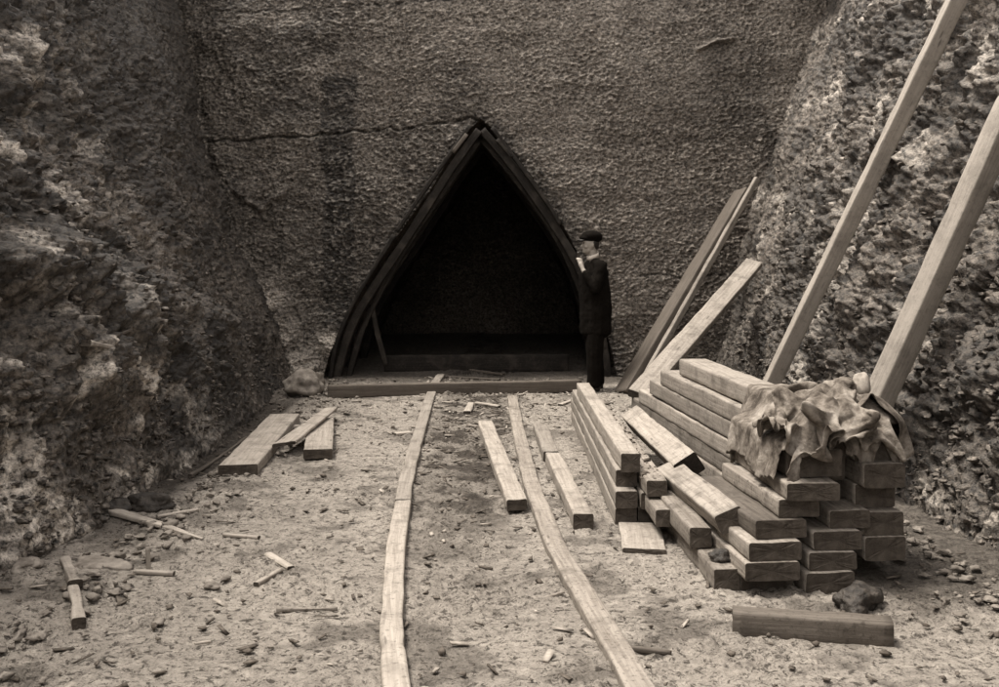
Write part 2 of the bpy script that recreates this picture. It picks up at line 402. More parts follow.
def build_hill():   # the hillside the cut is sunk in
    bm = bmesh.new()
    def sheet(f, us, vs):
        g = [[bm.verts.new(f(u, v)) for v in vs] for u in us]
        for i in range(len(us)-1):
            for j in range(len(vs)-1): bm.faces.new((g[i][j], g[i+1][j], g[i+1][j+1], g[i][j+1]))
    L = lambda a, b, n: [a+(b-a)*i/n for i in range(n+1)]
    sheet(lambda u, v: (-v, u, H-.06+.06*(v-3.7)+.1*math.sin(u*.8)*min(1, (v-3.7)/2)), L(-9, 14, 40), L(3.75, 70, 50))
    sheet(lambda u, v: (v, u, H-.06+.06*(v-3.7)+.1*math.sin(u*.8)*min(1, (v-3.7)/2)), L(-9, 14, 40), L(3.65, 70, 50))
    sheet(lambda u, v: (u, v, H-.05+.10*(v-13.4)), L(-70, 70, 90), L(13.45, 80, 50))
    sheet(lambda u, v: (u, v, -.03+max(0, (abs(u)-6)*.12)), L(-70, 70, 90), L(-80, -9, 40))
    me = bpy.data.meshes.new('hill'); bm.to_mesh(me); bm.free()
    tag(link('hillside', me, W['turf']), kind='structure')
build_hill()

# ------------------------------------------------------------- timbers
SEED = [1]
def beam_mesh(pts, w, h, roll=0, rad=.010, rough=.005, skew=(0, 0), step=.045, taper=1.0, bow=0.0):
    """sawn timber along a path (local to pts[0]); ring = rounded rectangle; UV in metres"""
    SEED[0] += 1; sd = SEED[0]*3.37
    P = [Vector(p)-Vector(pts[0]) for p in pts]
    d = [0]
    for a, b in zip(P, P[1:]): d.append(d[-1]+(b-a).length)
    L = d[-1]; n = max(6, int(L/step)); S = []; T = []
    def pos(s):
        s = max(0, min(L, s))
        for i in range(len(P)-1):
            if s <= d[i+1] or i == len(P)-2:
                t = (s-d[i])/(d[i+1]-d[i]); 
                p0 = P[max(0, i-1)] if i > 0 else P[i]*2-P[i+1]; p1 = P[i]; p2 = P[i+1]; p3 = P[i+2] if i+2 < len(P) else P[i+1]*2-P[i]
                return .5*((2*p1)+(p2-p0)*t+(2*p0-5*p1+4*p2-p3)*t*t+(3*p1-p0-3*p2+p3)*t**3)
    ring = []
    r = min(rad, w*.3, h*.3)
    cor = [(w/2-r, h/2-r, 0), (-w/2+r, h/2-r, 90), (-w/2+r, -h/2+r, 180), (w/2-r, -h/2+r, 270)]
    for q, (cx, cz, a0) in enumerate(cor):
        for k in range(3):
            a = math.radians(a0+45*k); ring.append((cx+r*math.cos(a), cz+r*math.sin(a)))
        nx, nz, na = cor[(q+1) % 4]; a = math.radians(a0+90)
        ax, az = ring[-1]; b = math.radians(na); bx, bz = nx+r*math.cos(b), nz+r*math.sin(b)
        m = 5
        for k in range(1, m): ring.append((ax+(bx-ax)*k/m, az+(bz-az)*k/m))
    R = np.array(ring); M = len(R)
    per = np.concatenate([[0], np.cumsum(np.hypot(*(np.roll(R, -1, 0)-R).T))])
    V = np.zeros((n+1, M, 3)); ss = np.linspace(0, L, n+1)
    for i, s in enumerate(ss):
        p = pos(s); tdir = (pos(s+.01)-pos(s-.01)).normalized()
        side_ = tdir.cross(Vector((0, 0, 1)))
        if side_.length < .05: side_ = Vector((1, 0, 0))
        side_.normalize(); up = side_.cross(tdir)
        if roll:
            qn = Quaternion(tdir, roll); side_ = qn @ side_; up = qn @ up
        sc = 1+(taper-1)*s/L
        sk = (skew[0] if i == 0 else (skew[1] if i == n else 0))
        b = bow*math.sin(math.pi*s/L)
        for j, (a, c) in enumerate(R):
            V[i, j] = p+side_*(a*sc)+up*(c*sc+b)+tdir*(sk*a)
    pp = V+sd
    nz = rough*fbm(pp[..., 0]*1, pp[..., 1]*1, pp[..., 2], 3.5, 2)+rough*.5*pn(pp[..., 0]*9, pp[..., 1]*7, pp[..., 2]*9)
    cen = V.mean(1, keepdims=True); dr = V-cen; dr /= np.linalg.norm(dr, axis=2, keepdims=True)
    edge = 1+3*np.isin(np.arange(M) % 7, (0, 1, 2))[None, :]*smooth(.15, .5, pn(pp[..., 0]*2, pp[..., 1]*2, pp[..., 2]*2))
    V = V+dr*(nz-np.abs(nz)*.3*edge)[..., None]
    verts = V.reshape(-1, 3).tolist(); faces = []; uvs = []; mi = []
    for i in range(n):
        for j in range(M):
            k = (j+1) % M
            faces.append((i*M+j, i*M+k, (i+1)*M+k, (i+1)*M+j)); mi.append(0)
            uvs += [(per[j], ss[i]), (per[j+1], ss[i]), (per[j+1], ss[i+1]), (per[j], ss[i+1])]
    for e, base in ((0, 0), (1, n*M)):       # end faces, slightly dished
        c0 = np.array(verts[base:base+M]).mean(0); inner = []
        for j in range(M):
            v = np.array(verts[base+j]); v = c0+(v-c0)*.6+np.random.RandomState(j+sd.__hash__() % 99).normal(size=3)*.0015
            inner.append(len(verts)); verts.append(v.tolist())
        cc = len(verts); verts.append(c0.tolist())
        for j in range(M):
            k = (j+1) % M
            f = (base+k, base+j, inner[j], inner[k]); g = (inner[k], inner[j], cc)
            if e: f = f[::-1]; g = g[::-1]
            faces += [f, g]; mi += [1, 1]; uvs += [(0, 0)]*7
    me = bpy.data.meshes.new('timber'); me.from_pydata(verts, [], faces)
    uv = me.uv_layers.new(name='UVMap'); uv.data.foreach_set('uv', np.array(uvs, np.float32).ravel())
    me.polygons.foreach_set('material_index', mi)
    me.update(); return me
def beam(name, pts, w, h, label=None, cat=None, group=None, mat='wood', end='end', parent=None, **k):
    me = beam_mesh(pts, w, h, **k)
    o = link(name, me, [W[mat], W[end]], parent)
    sm = np.zeros(len(me.polygons), bool); mi = np.zeros(len(me.polygons), np.int32); me.polygons.foreach_get('material_index', mi)
    me.polygons.foreach_set('use_smooth', mi == 0)
    me.flip_normals() if False else None
    o.location = pts[0] if not parent else Vector(pts[0])-parent.location
    return tag(o, label, cat, group)

# rails
G = 'wooden rails of the track'
zr = .018
def P(px, py, z=zr): return gnd(px, py, z)
beam('wooden_rail', [P(403, 504), P(407, 480), P(417, 442), P(426, 412), P(430.5, 397), P(435, 385), P(441, 376)], .10, .06,
     'far length of the left-hand wooden rail, running under the sill into the tunnel', 'rail', G, 'wood')
beam('wooden_rail', [P(399, 715), P(396, 687), P(392, 640), P(393, 600), P(396, 550), P(403, 504.6)], .10, .06,
     'near length of the pale left-hand wooden rail, reaching the bottom of the picture', 'rail', G, 'wood')
beam('wooden_rail', [P(652, 718), P(637, 687), P(614, 647), P(586, 600), P(558, 552), P(543, 515), P(532, 487), P(524, 455), P(517, 425), P(512.5, 398)], .11, .055,
     'dusty right-hand wooden rail, half sunk in mud, curving away to the tunnel sill', 'rail', G, 'dusty')
# sill and tunnel beams
a, b = gnd(327, 398), gnd(581, 392)
beam('sill_beam', [a+Vector((0, .05, .065)), b+Vector((0, .05, .065))], .10, .135, 'long low timber sill lying across the track at the tunnel mouth', 'beam', None, 'grey', 'end')
a, b = gnd(384, 372), gnd(569, 371)
beam('cross_beam', [a+Vector((0, .05, .11)), b+Vector((0, .05, .11))], .12, .22, 'deep dark beam lying across the tunnel floor behind the sill', 'beam', None, 'dark', 'endd')

# planks on the left
G = 'planks lying on the left of the track'
beam('plank', [gnd(238, 465, .085)-Vector((0, 0, .04)), gnd(284.5, 414, .085)-Vector((0, 0, .04))], .27, .085, 'broad thick plank lying alone beside the wet channel on the left', 'plank', G, 'wood', skew=(.15, .1))
beam('plank', [gnd(318, 449.5, .08)-Vector((0, 0, .035)), gnd(322, 418, .08)-Vector((0, 0, .035))], .22, .075, 'short broad plank lying under the far end of a slanting board', 'plank', G, 'wood')
beam('board', [gnd(285, 444, .10), gnd(331, 408.5, .115)], .15, .03, 'thin board with split end slanting across the short plank', 'board', G, 'wood', taper=.75, skew=(1.2, .5))
beam('board', [gnd(281, 427.5, .03), gnd(300, 426.5, .03)], .07, .03, 'small offcut bridging the gap between the broad plank and the slanting board', 'board', G, 'wood')
# planks in and beside the track
G = 'timbers lying along the track'
beam('plank', [gnd(517, 500, .065)-Vector((0, 0, .03)), gnd(485, 421, .065)-Vector((0, 0, .03))], .13, .07, 'pale plank lying between the two rails', 'plank', G, 'wood', skew=(.2, 0))
beam('plank', [gnd(583.5, 514, .09)-Vector((0, 0, .045)), gnd(553, 452, .09)-Vector((0, 0, .045))], .115, .09, 'squared timber just right of the track with its dark cut end towards the viewer', 'timber', G, 'wood')
beam('plank', [gnd(551, 450.5, .085)-Vector((0, 0, .045)), gnd(540, 423, .085)-Vector((0, 0, .045))], .12, .08, 'short timber continuing behind the squared timber right of the track', 'timber', G, 'wood')

# middle stack, seven timbers (near end, running away from the viewer)
G = 'timbers of the small stack by the track'
def straight(x0, z0, w, h, yn, yf, label, mat='wood', grp=None, dx=0.0, name='stacked_timber', dz=0.0, **k):
    o0 = Vector((x0+w/2, yn, z0+h/2)); o1 = Vector((x0+w/2+dx*(yf-yn), yf, z0+h/2+dz))
    return beam(name, [o0, o1], w, h, label, 'timber', grp, mat, 'end', **k)
straight(.705, .302, .115, .11, 6.22, 9.5, 'topmost timber of the small stack by the track', 'wood', G, -.006)
straight(.685, .202, .125, .098, 6.30, 9.9, 'left timber in the second layer from the top of the small stack', 'wood', G, -.003)
straight(.672, .103, .125, .097, 6.18, 10.1, 'left timber in the third layer from the top of the small stack', 'wood', G, 0)
straight(.668, .0, .128, .101, 6.20, 10.0, 'left timber in the bottom layer of the small stack, facing the track', 'wood', G, 0)
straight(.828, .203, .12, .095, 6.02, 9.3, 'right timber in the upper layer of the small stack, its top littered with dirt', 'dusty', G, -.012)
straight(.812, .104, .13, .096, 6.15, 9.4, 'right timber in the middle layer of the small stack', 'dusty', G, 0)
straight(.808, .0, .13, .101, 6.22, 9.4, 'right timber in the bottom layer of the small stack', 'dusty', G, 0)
beam('board', [gnd(644, 549, .03)-Vector((0, 0, .012)), gnd(638.5, 521, .03)+Vector((0, -.04, -.012))], .235, .028, 'flat pale board lying on the mud at the foot of the small stack', 'board', None, 'wood', skew=(-.1, 0))

# big pile: frame parallel to direction (-.093, 1)
D = -.093
def pile(x5, z0, w, h, yn, yf, label, mat='wood', roll=0, dz=0.0, d=D, grp='timbers of the large pile', **k):
    p0 = Vector((x5+w/2+d*(yn-5), yn, z0+h/2)); p1 = Vector((x5+w/2+d*(yf-5), yf, z0+h/2+dz))
    return beam('piled_timber', [p0, p1], w, h, label, 'timber', grp, mat, 'end', roll=roll, **k)
pile(1.50, .115, .22, .112, 5.35, 9.25, 'lowest long timber in the side of the large pile', 'dusty')
pile(1.51, .230, .22, .112, 5.32, 9.15, 'second timber from the bottom in the side of the large pile', 'dusty')
pile(1.505, .345, .22, .110, 5.36, 8.85, 'third timber from the bottom in the side of the large pile', 'wood', dz=-.01)
pile(1.505, .458, .23, .112, 5.28, 8.45, 'third timber from the top in the side of the large pile', 'wood')
pile(1.505, .573, .22, .112, 5.24, 8.1, 'second timber from the top in the side of the large pile, tucked under the cloth', 'wood', dz=.0)
pile(1.53, .692, .20, .115, 5.18, 7.72, 'topmost timber of the large pile, separated by a dark gap', 'wood', d=-.085)
lab = ['hidden', 'hidden']
for i, (x5, z0, yn, yf) in enumerate([(1.75, .115, 5.1, 8.8), (1.75, .23, 5.12, 8.6), (1.745, .345, 5.2, 8.5), (1.755, .458, 5.12, 8.2), (1.74, .573, 5.2, 7.9)]):
    pile(x5, z0, .2, .112, yn, yf, 'inner timber of the large pile, hidden behind its side, layer %s' % ('lowest', 'second lowest', 'middle', 'second highest', 'highest')[i], 'dusty')
# lower, fanned-out timbers on the near left
pile(1.0, .0, .125, .105, 5.0, 8.3, 'lowest timber at the left foot of the large pile, dark clod on its top', 'dusty', d=-.05)
pile(.965, .112, .115, .10, 5.33, 8.3, 'second-layer timber on the left flank, its dark end facing the viewer', 'dusty', d=-.055)
pile(.86, .10, .085, .09, 5.78, 7.9, 'short timber end low in the gap between the small stack and the large pile', 'dusty', d=-.02)
pile(1.075, .232, .14, .10, 5.20, 6.35, 'broad tilted timber on the left flank of the large pile, rolled over to one side', 'wood', roll=math.radians(-24), d=-.10)
beam('piled_timber', [Vector((1.10, 6.20, .335)), Vector((1.035, 8.3, .30))], .15, .12, 'loose timber rolled against the large pile, dark end hanging over the gap', 'timber', 'timbers of the large pile', 'wood', 'endd', roll=math.radians(-33))
# near ends, left column
pile(1.135, .0, .25, .078, 5.02, 6.3, 'bottom plank end in the left column of the front of the large pile', 'dusty')
pile(1.11, .080, .26, .085, 4.90, 6.2, 'second plank end from the bottom in the left column of the front', 'dusty')
pile(1.135, .167, .25, .085, 4.92, 6.15, 'third plank end from the bottom in the left column of the front', 'wood', d=-.11)
pile(1.185, .254, .25, .085, 4.98, 5.95, 'fourth plank end in the left column of the front, its top face bare', 'muddy', d=-.13)  # darker timber colour stands in for the shade below the cloth
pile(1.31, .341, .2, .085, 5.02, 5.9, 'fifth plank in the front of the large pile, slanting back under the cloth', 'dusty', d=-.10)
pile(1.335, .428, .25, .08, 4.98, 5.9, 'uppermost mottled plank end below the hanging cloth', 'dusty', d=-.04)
# near ends, right column
pile(1.415, .0, .235, .098, 4.97, 5.33, 'bottom plank end in the right column of the front', 'wood')
pile(1.445, .100, .23, .082, 5.0, 5.33, 'second plank end from the bottom in the right column of the front', 'wood')
pile(1.475, .184, .235, .088, 5.03, 5.33, 'third plank end from the bottom in the right column of the front', 'wood')
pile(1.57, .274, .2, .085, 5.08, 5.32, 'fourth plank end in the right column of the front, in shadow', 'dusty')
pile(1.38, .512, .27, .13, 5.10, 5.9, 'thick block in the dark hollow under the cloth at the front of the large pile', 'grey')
# front timber
beam('timber_offcut', [gnd(735.5, 636)+Vector((0, .055, .047)), gnd(897, 648)+Vector((0, .055, .047))], .11, .098, 'short squared timber lying crosswise on the mud in front of the large pile', 'timber', None, 'muddy', 'end', rough=.006)

# leaning timbers
G = 'timbers leaning against the right face of the cut'
beam('leaning_plank', [Vector((1.35, 11.85, .0)), at(742, 191, 13.12)], .25, .08, 'broad dark plank leaning in the far corner, leftmost of the leaning timbers', 'plank', G, 'grey', 'end', roll=math.radians(-15), rough=.006)  # uses the darker grey timber
beam('leaning_batten', [Vector((1.44, 11.45, 0.02)), at(757, 179, 12.7)], .05, .075, 'thin pale batten leaning beside the broad dark plank in the corner', 'batten', G, 'wood', 'end')
beam('leaning_plank', [Vector((1.17, 9.05, .36)), at(754, 263, 11.75)], .19, .07, 'short thick pale plank leaning out from the far end of the large pile', 'plank', G, 'wood', 'end', roll=math.radians(15))
beam('leaning_prop', [Vector((2.1, 9.13, .0)), at(957, 0, 7.75), at(972, -30, 7.62)], .115, .125, 'long squared prop leaning on the rock face behind the large pile, left of another', 'prop', G, 'fresh', 'end', roll=math.radians(47))
beam('leaning_prop', [Vector((2.12, 6.8, .0)), at(999, 133, 6.42), at(1015, 98, 6.35)], .135, .145, 'nearest squared prop leaning on the rock face beyond the cloth, at the right edge', 'prop', G, 'fresh', 'end', roll=math.radians(47))

# ------------------------------------------------------------- timber frame of the tunnel
def frame(label, dy, both=True, mat='dark', s=1.0):
    root = bpy.data.objects.new('tunnel_frame', None); C.objects.link(root); root.location = (at(480, 120, YB).x, YB+dy, 0)
    tag(root, label, 'frame', 'pointed timber frames of the tunnel')
    def rib(pxs, w, h, off, nm='rafter', m=mat):
        pts = [at(a, b, YB)+Vector((0, off+dy, 0)) for a, b in pxs]
        beam(nm, pts, w, h, None, None, None, m, 'endd', parent=root, rad=.01, rough=.008)
    rib([(479, 130), (452, 167), (428, 205), (400, 248), (372, 290), (350, 330), (333, 390)], .2, .10, .08, 'rafter', 'dark')
    rib([(482, 130), (512, 165), (535, 197), (556, 228), (576, 262), (592, 300), (604, 345), (608, 385)], .16, .10, .08, 'rafter', 'dark')
    if both:
        rib([(480, 138), (457, 170), (427, 214), (400, 255), (376, 298), (358, 338), (344, 388)], .12, .07, .22, 'inner_rafter')
        rib([(482, 138), (512, 174), (538, 208), (560, 243), (578, 282), (590, 325), (597, 388)], .12, .07, .22, 'inner_rafter')
        rib([(366, 285), (374, 330), (384, 368)], .07, .06, .25, 'strut', 'dark')
        rib([(467, 135), (453, 153)], .07, .05, -.07, 'packing_block', 'grey')
        rib([(497, 140), (512, 158)], .06, .05, -.07, 'packing_block', 'dark')
        rib([(492, 128), (545, 200), (560, 225)], .09, .05, -.05, 'lagging_board')
        rib([(470, 127), (425, 190), (397, 232)], .09, .05, -.05, 'lagging_board')
        rib([(395, 235), (360, 292), (338, 340), (330, 385)], .12, .05, -.04, 'lagging_board')
frame('front pointed timber frame lining the tunnel mouth', 0)
frame('second pointed timber frame dimly seen inside the tunnel', 1.3, False)
frame('third pointed timber frame in the dark of the tunnel', 2.6, False)

# settled cloth shapes: steps in millimetres from one grid vertex to the next
CL_A = (64, 70, [
1213,4949,256,-3,9,16,-5,5,17,-4,9,17,-3,1,18,-4,5,18,-4,14,13,-2,18,2,-2,19,2,-3,19,-1,-2,18,0,-2,19,1,-2,19,-1,-2,18,2,-2,19,-2,-2,19,-1,-2,19,2,-2,19,
-1,-3,18,6,-1,18,-6,-2,19,0,-2,19,1,-2,19,3,0,18,-3,0,19,-2,-1,19,3,0,19,1,3,18,-5,1,18,2,-1,11,16,0,19,3,1,18,-4,-3,12,-15,-2,18,3,-2,19,1,0,18,-4,-2,
19,3,-1,19,-3,-1,19,1,0,19,-2,0,19,-1,0,18,4,0,19,-2,1,19,-2,-1,19,3,1,18,-2,0,19,0,0,19,3,0,19,-4,0,19,2,1,19,1,0,18,-2,1,19,-1,0,19,1,1,18,2,3,19,-3,
1,20,2,4,18,-2,4,19,1,5,18,-1,7,19,1,8,17,0,7,17,-1,8,17,4,9,18,-4,8,17,2,8,16,0,8,18,-2,8,16,4,8,17,3,-20,-1188,-99,-5,4,18,-3,9,16,-4,2,19,-4,7,16,-4,
9,17,-3,15,10,-2,19,1,-3,19,-3,-2,18,5,-2,19,-5,-2,19,1,-2,18,1,-2,19,-3,-2,19,3,-2,18,3,-2,19,0,-2,18,0,-2,19,-5,-2,18,3,-2,19,-1,-2,18,-1,-1,19,-2,-1,
17,8,0,19,-2,-2,18,5,2,19,-3,2,17,-7,1,18,3,0,13,15,0,18,-1,-1,13,-14,-2,19,-3,-2,17,7,-2,19,3,-1,18,-3,-1,19,-4,0,18,-4,-1,19,2,0,18,0,0,19,-1,0,19,1,
0,19,-1,0,18,4,0,19,-3,0,18,2,0,19,0,0,19,-1,1,18,-2,0,20,3,1,18,-5,0,19,2,1,18,-1,-1,17,7,1,20,-1,1,18,1,3,19,-1,1,18,4,5,18,-2,6,18,-1,8,15,-7,7,17,4,
8,17,-2,8,17,-3,8,17,3,8,17,-1,8,17,0,8,16,3,8,18,-2,8,17,-3,-21,-1184,-82,-4,9,16,-3,8,16,-4,2,19,-3,11,15,-4,8,16,-3,18,7,-3,18,-2,-2,19,2,-2,18,-1,-2,
19,-3,-2,18,3,-2,19,-5,-2,18,3,-2,19,0,-2,18,3,-2,19,-1,-2,18,2,-2,19,0,-2,18,1,-2,19,-6,-2,18,2,-1,18,-3,-2,19,3,0,16,12,-1,16,-11,1,18,-4,3,18,8,2,19,
-3,0,14,12,-1,18,-2,-1,15,-12,-2,18,-3,-2,17,7,-1,18,3,-1,17,-7,-1,19,-3,-1,18,2,-1,19,3,0,18,-2,0,19,3,0,18,-2,1,19,-3,-1,18,2,1,19,-4,0,18,1,0,19,-1,
0,19,3,0,18,1,1,19,-3,0,18,-1,1,19,-1,0,18,5,0,18,6,0,18,1,2,18,-5,0,17,10,1,18,4,6,18,-3,6,17,-3,8,13,-10,7,17,-5,8,16,0,8,17,3,8,17,-1,8,16,4,8,17,0,
8,17,-2,8,17,1,8,17,-3,-23,-1180,-73,-3,8,17,-2,15,12,-3,2,19,-4,11,15,-4,11,14,-2,19,2,-3,18,-2,-2,18,-1,-2,19,-1,-2,18,-1,-2,19,0,-2,18,0,-2,18,4,-2,
19,-3,-2,18,5,-2,20,-7,-2,17,6,-2,19,0,-2,18,-3,-2,18,3,-2,19,-1,-1,18,-5,-2,16,8,0,18,7,-1,14,-13,2,18,3,1,18,-5,3,14,12,-2,18,-5,-1,19,-2,0,19,4,-1,16,
-9,-1,16,9,-2,18,3,-2,19,-1,0,17,-8,-2,17,8,0,19,-3,1,18,-3,-1,18,3,2,19,-8,-1,18,3,0,19,2,0,18,-4,1,19,2,0,18,-2,0,19,0,-1,18,7,1,18,-5,1,19,-2,0,18,5,
1,18,-2,-1,18,8,0,18,2,1,19,-1,1,18,-6,1,13,15,6,16,-6,5,16,-9,8,17,4,8,12,-13,7,16,6,9,17,-4,7,17,0,9,16,2,7,17,4,9,16,-6,7,17,3,8,16,-4,-26,-1175,-58,
1,16,9,-4,7,17,-2,12,14,-4,5,18,-3,16,9,-2,20,-3,-3,18,0,-2,18,-1,-2,19,1,-2,18,2,-2,18,-7,-2,19,1,-2,18,-1,-2,19,0,-3,18,0,-1,18,5,-3,18,-4,-1,18,6,-2,
19,-1,-1,18,-4,-2,18,2,-2,18,-3,-2,14,14,-1,15,-11,1,18,-6,1,16,9,2,18,-6,-1,18,2,2,18,7,-2,17,-8,0,18,1,0,18,-3,-2,15,11,-1,19,-1,-3,16,-9,-1,17,8,1,18,
-4,-1,18,4,1,19,-4,-2,18,6,1,19,-3,0,18,0,0,18,-1,1,18,-7,0,19,-2,0,18,4,0,18,3,0,19,-2,1,18,3,0,19,-1,1,18,-5,0,18,7,0,17,8,-2,17,-9,0,18,-5,-3,9,16,3,
17,-6,9,17,0,5,16,-7,8,15,7,8,12,-12,7,17,6,8,17,0,8,16,-1,9,17,-4,8,16,6,8,17,-6,8,17,5,8,16,-4,-33,-1172,-46,6,18,5,-3,11,15,-2,7,16,-3,16,9,-3,17,7,
-4,17,-8,-2,18,2,-2,18,-1,-1,18,3,-3,19,-1,-1,18,4,-2,18,-5,-2,18,0,-2,18,2,-2,19,0,-2,18,2,-3,18,-5,-1,18,4,-2,18,-4,0,18,5,-4,18,-6,-3,12,14,-4,15,-11,
4,18,3,1,18,-7,1,16,10,0,18,1,1,17,-7,-1,18,-2,0,19,-1,0,17,6,0,19,-3,-1,16,10,-4,15,-10,0,18,-1,-3,18,2,2,17,7,0,18,-2,0,19,1,0,18,-1,0,18,0,0,18,-8,0,
18,4,1,18,-1,0,19,2,0,18,2,0,18,-1,0,19,-1,0,17,-6,-1,19,0,2,17,6,0,18,9,-3,15,-10,1,19,-4,-2,14,11,-1,14,12,3,16,-8,4,11,-15,9,15,4,8,15,8,9,13,-9,7,17,
4,8,17,-2,8,16,-2,8,16,3,8,17,-2,8,16,3,8,17,-3,8,16,-2,-45,-1164,-29,10,16,3,7,16,3,-5,13,14,-3,13,13,-3,16,-7,-1,18,0,-2,18,4,-2,17,-4,-2,19,1,-3,18,
-1,-1,18,5,-2,18,-5,-2,18,2,-2,19,-1,-2,18,1,-2,18,-1,-2,18,0,-3,19,0,-2,18,3,-1,18,-3,-2,18,1,-5,13,14,-6,16,-4,8,10,-13,2,19,1,-1,18,2,0,18,1,2,18,5,
0,17,-8,0,18,2,-1,18,0,1,17,7,-5,17,-6,-1,18,-2,-1,16,9,-2,16,-10,-1,18,0,0,18,-1,1,19,2,1,18,1,2,17,7,-1,18,-8,1,18,2,0,18,-2,0,19,0,0,18,3,0,18,-1,-1,
18,-3,1,19,3,0,18,-2,0,18,-1,1,17,8,-4,15,-9,2,17,6,-2,12,13,-1,16,8,3,16,-9,3,5,-17,8,13,10,9,16,0,9,16,0,7,16,-7,8,15,4,8,16,-4,8,17,-2,8,16,6,8,16,1,
8,17,-7,8,16,-1,-57,-1156,-9,11,15,3,0,18,5,13,13,3,-3,18,3,-8,16,7,2,17,-4,2,18,-5,-3,18,-2,-2,20,1,-6,17,7,2,18,-7,-2,18,1,-2,18,-2,-2,18,2,-2,18,1,-3,
18,0,-2,19,1,-1,17,-3,-2,18,1,-2,19,3,-3,18,1,-5,16,6,-8,16,7,11,4,-14,-1,19,5,1,18,-1,2,17,-6,1,18,-3,1,18,0,0,19,1,-1,18,-1,-2,18,0,-4,16,8,1,17,-8,-2,
18,2,-3,18,1,-6,14,11,5,16,-9,2,18,-2,1,19,-3,1,18,1,1,18,-1,0,18,0,1,18,0,0,19,0,0,18,0,0,19,1,-3,17,5,3,18,-5,0,18,1,0,18,0,-1,18,-2,-9,13,11,9,15,-2,
-4,18,3,1,13,13,-6,2,-16,11,11,-11,5,17,0,11,12,8,8,16,-3,8,16,-4,8,15,7,8,17,-2,8,16,-2,8,16,1,8,17,-2,8,16,0,8,17,-1,-63,-1151,7,2,18,4,3,17,4,10,15,
3,5,18,2,-1,18,-1,0,19,-3,-4,17,0,-6,18,0,5,18,-3,0,18,-1,-2,19,-2,-2,18,0,-5,17,2,2,18,-2,-1,19,-1,-2,18,0,-3,18,1,-3,18,1,-4,17,4,-7,17,5,-13,12,2,-6,
16,6,12,10,-7,8,17,-5,4,17,-3,0,19,0,0,18,-1,-3,18,3,-3,18,2,5,18,-5,0,18,-1,-4,18,3,3,18,-4,-6,17,4,2,18,-5,-9,14,8,3,17,-5,-3,17,5,7,16,-6,-2,18,2,5,
18,-4,1,17,-1,1,19,-1,1,18,-1,-2,19,2,0,18,1,0,18,1,0,18,2,-3,18,0,-2,18,3,-4,18,2,-12,13,-2,6,14,9,-12,14,-6,5,15,9,14,6,-8,-3,18,-1,13,3,-13,3,18,4,12,
9,-9,9,16,0,9,16,1,8,16,3,8,16,-1,7,16,-4,8,17,1,8,16,1,7,16,-5,8,17,-2,-84,-1140,29,6,17,5,5,17,4,4,18,1,3,17,1,-2,18,-2,5,18,1,1,19,-1,1,18,-1,0,18,-2,
-1,18,-1,-7,16,-1,5,19,0,1,18,-1,-1,19,-2,0,18,-1,-4,17,2,-6,17,2,-11,15,1,1,18,4,-13,13,3,-7,16,4,5,18,2,13,10,-8,0,19,0,7,16,-4,1,18,-1,-4,18,1,6,18,
-2,0,18,-1,0,19,0,-6,18,1,3,18,-1,-6,17,1,2,18,-1,-10,15,0,5,17,2,-9,16,0,11,16,0,-5,18,-1,7,17,-2,0,18,-1,-1,18,0,-10,16,-1,6,19,0,1,18,1,-1,18,2,-5,18,
0,5,18,3,-12,16,-1,1,18,3,-5,18,2,-15,10,-5,0,18,0,2,17,7,17,4,2,8,16,-3,5,17,-4,-1,14,-12,19,2,2,6,17,-7,15,5,-7,10,16,-3,8,16,-2,8,16,0,6,18,5,10,15,
-6,7,16,-2,7,17,-1,6,16,4,-110,-1125,30,7,16,6,5,16,5,3,18,0,2,18,1,6,17,4,0,18,-2,1,18,-1,1,18,-1,2,18,0,3,18,1,-3,18,-2,-4,17,-2,3,18,1,-2,18,-2,7,17,
1,-8,15,1,-3,18,2,-13,13,1,2,18,4,-10,15,4,2,18,2,13,12,-6,-3,19,1,10,14,-3,3,18,-2,0,18,-1,-6,18,2,3,18,-2,0,18,0,-4,18,0,4,18,0,-1,18,0,-1,18,-1,-8,16,
1,-11,14,-1,-1,18,0,0,18,2,6,17,-1,2,17,0,7,17,-2,-7,17,-2,5,18,1,0,18,0,-6,17,-1,-9,16,-3,5,17,6,0,19,1,-4,17,0,1,18,2,-14,13,-2,-9,16,-2,-5,17,2,-5,18,
-2,13,11,9,8,16,-1,5,16,-7,3,17,-6,11,14,-3,16,8,-3,19,-1,-2,13,10,-6,13,11,-6,10,16,-2,10,15,-2,8,16,-1,6,18,1,2,18,2,-4,17,-1,12,14,5,-115,-1117,30,-2,
18,0,4,18,2,4,17,2,3,18,0,3,17,2,5,17,3,-1,18,-2,2,18,0,4,18,2,6,17,2,-8,16,-4,1,19,0,1,18,0,4,17,0,7,16,2,-1,18,-1,-11,13,4,-6,17,0,-13,13,3,8,16,4,4,
18,0,-1,17,-3,9,15,1,-3,18,-4,9,16,0,-1,18,0,0,17,0,0,19,-1,-8,17,-1,4,18,0,1,18,0,-6,17,0,4,19,0,-12,13,0,-8,17,0,-1,18,-1,9,15,2,5,18,-1,4,18,-1,-10,
16,-2,3,18,0,1,18,0,-10,16,-3,0,19,1,-8,15,-2,-2,18,0,1,18,2,3,17,5,1,18,1,-13,14,-1,-7,16,-1,4,18,1,-5,18,-1,-8,17,-3,9,16,-2,8,16,-1,12,14,-1,17,6,-3,
14,13,-2,16,7,-4,16,6,-5,17,4,-6,10,14,-2,8,16,-1,1,18,0,-4,18,-4,5,17,4,0,18,1,0,17,-8,-100,-1117,44,-1,18,0,0,18,0,1,18,1,4,18,1,4,17,2,-1,18,0,2,17,
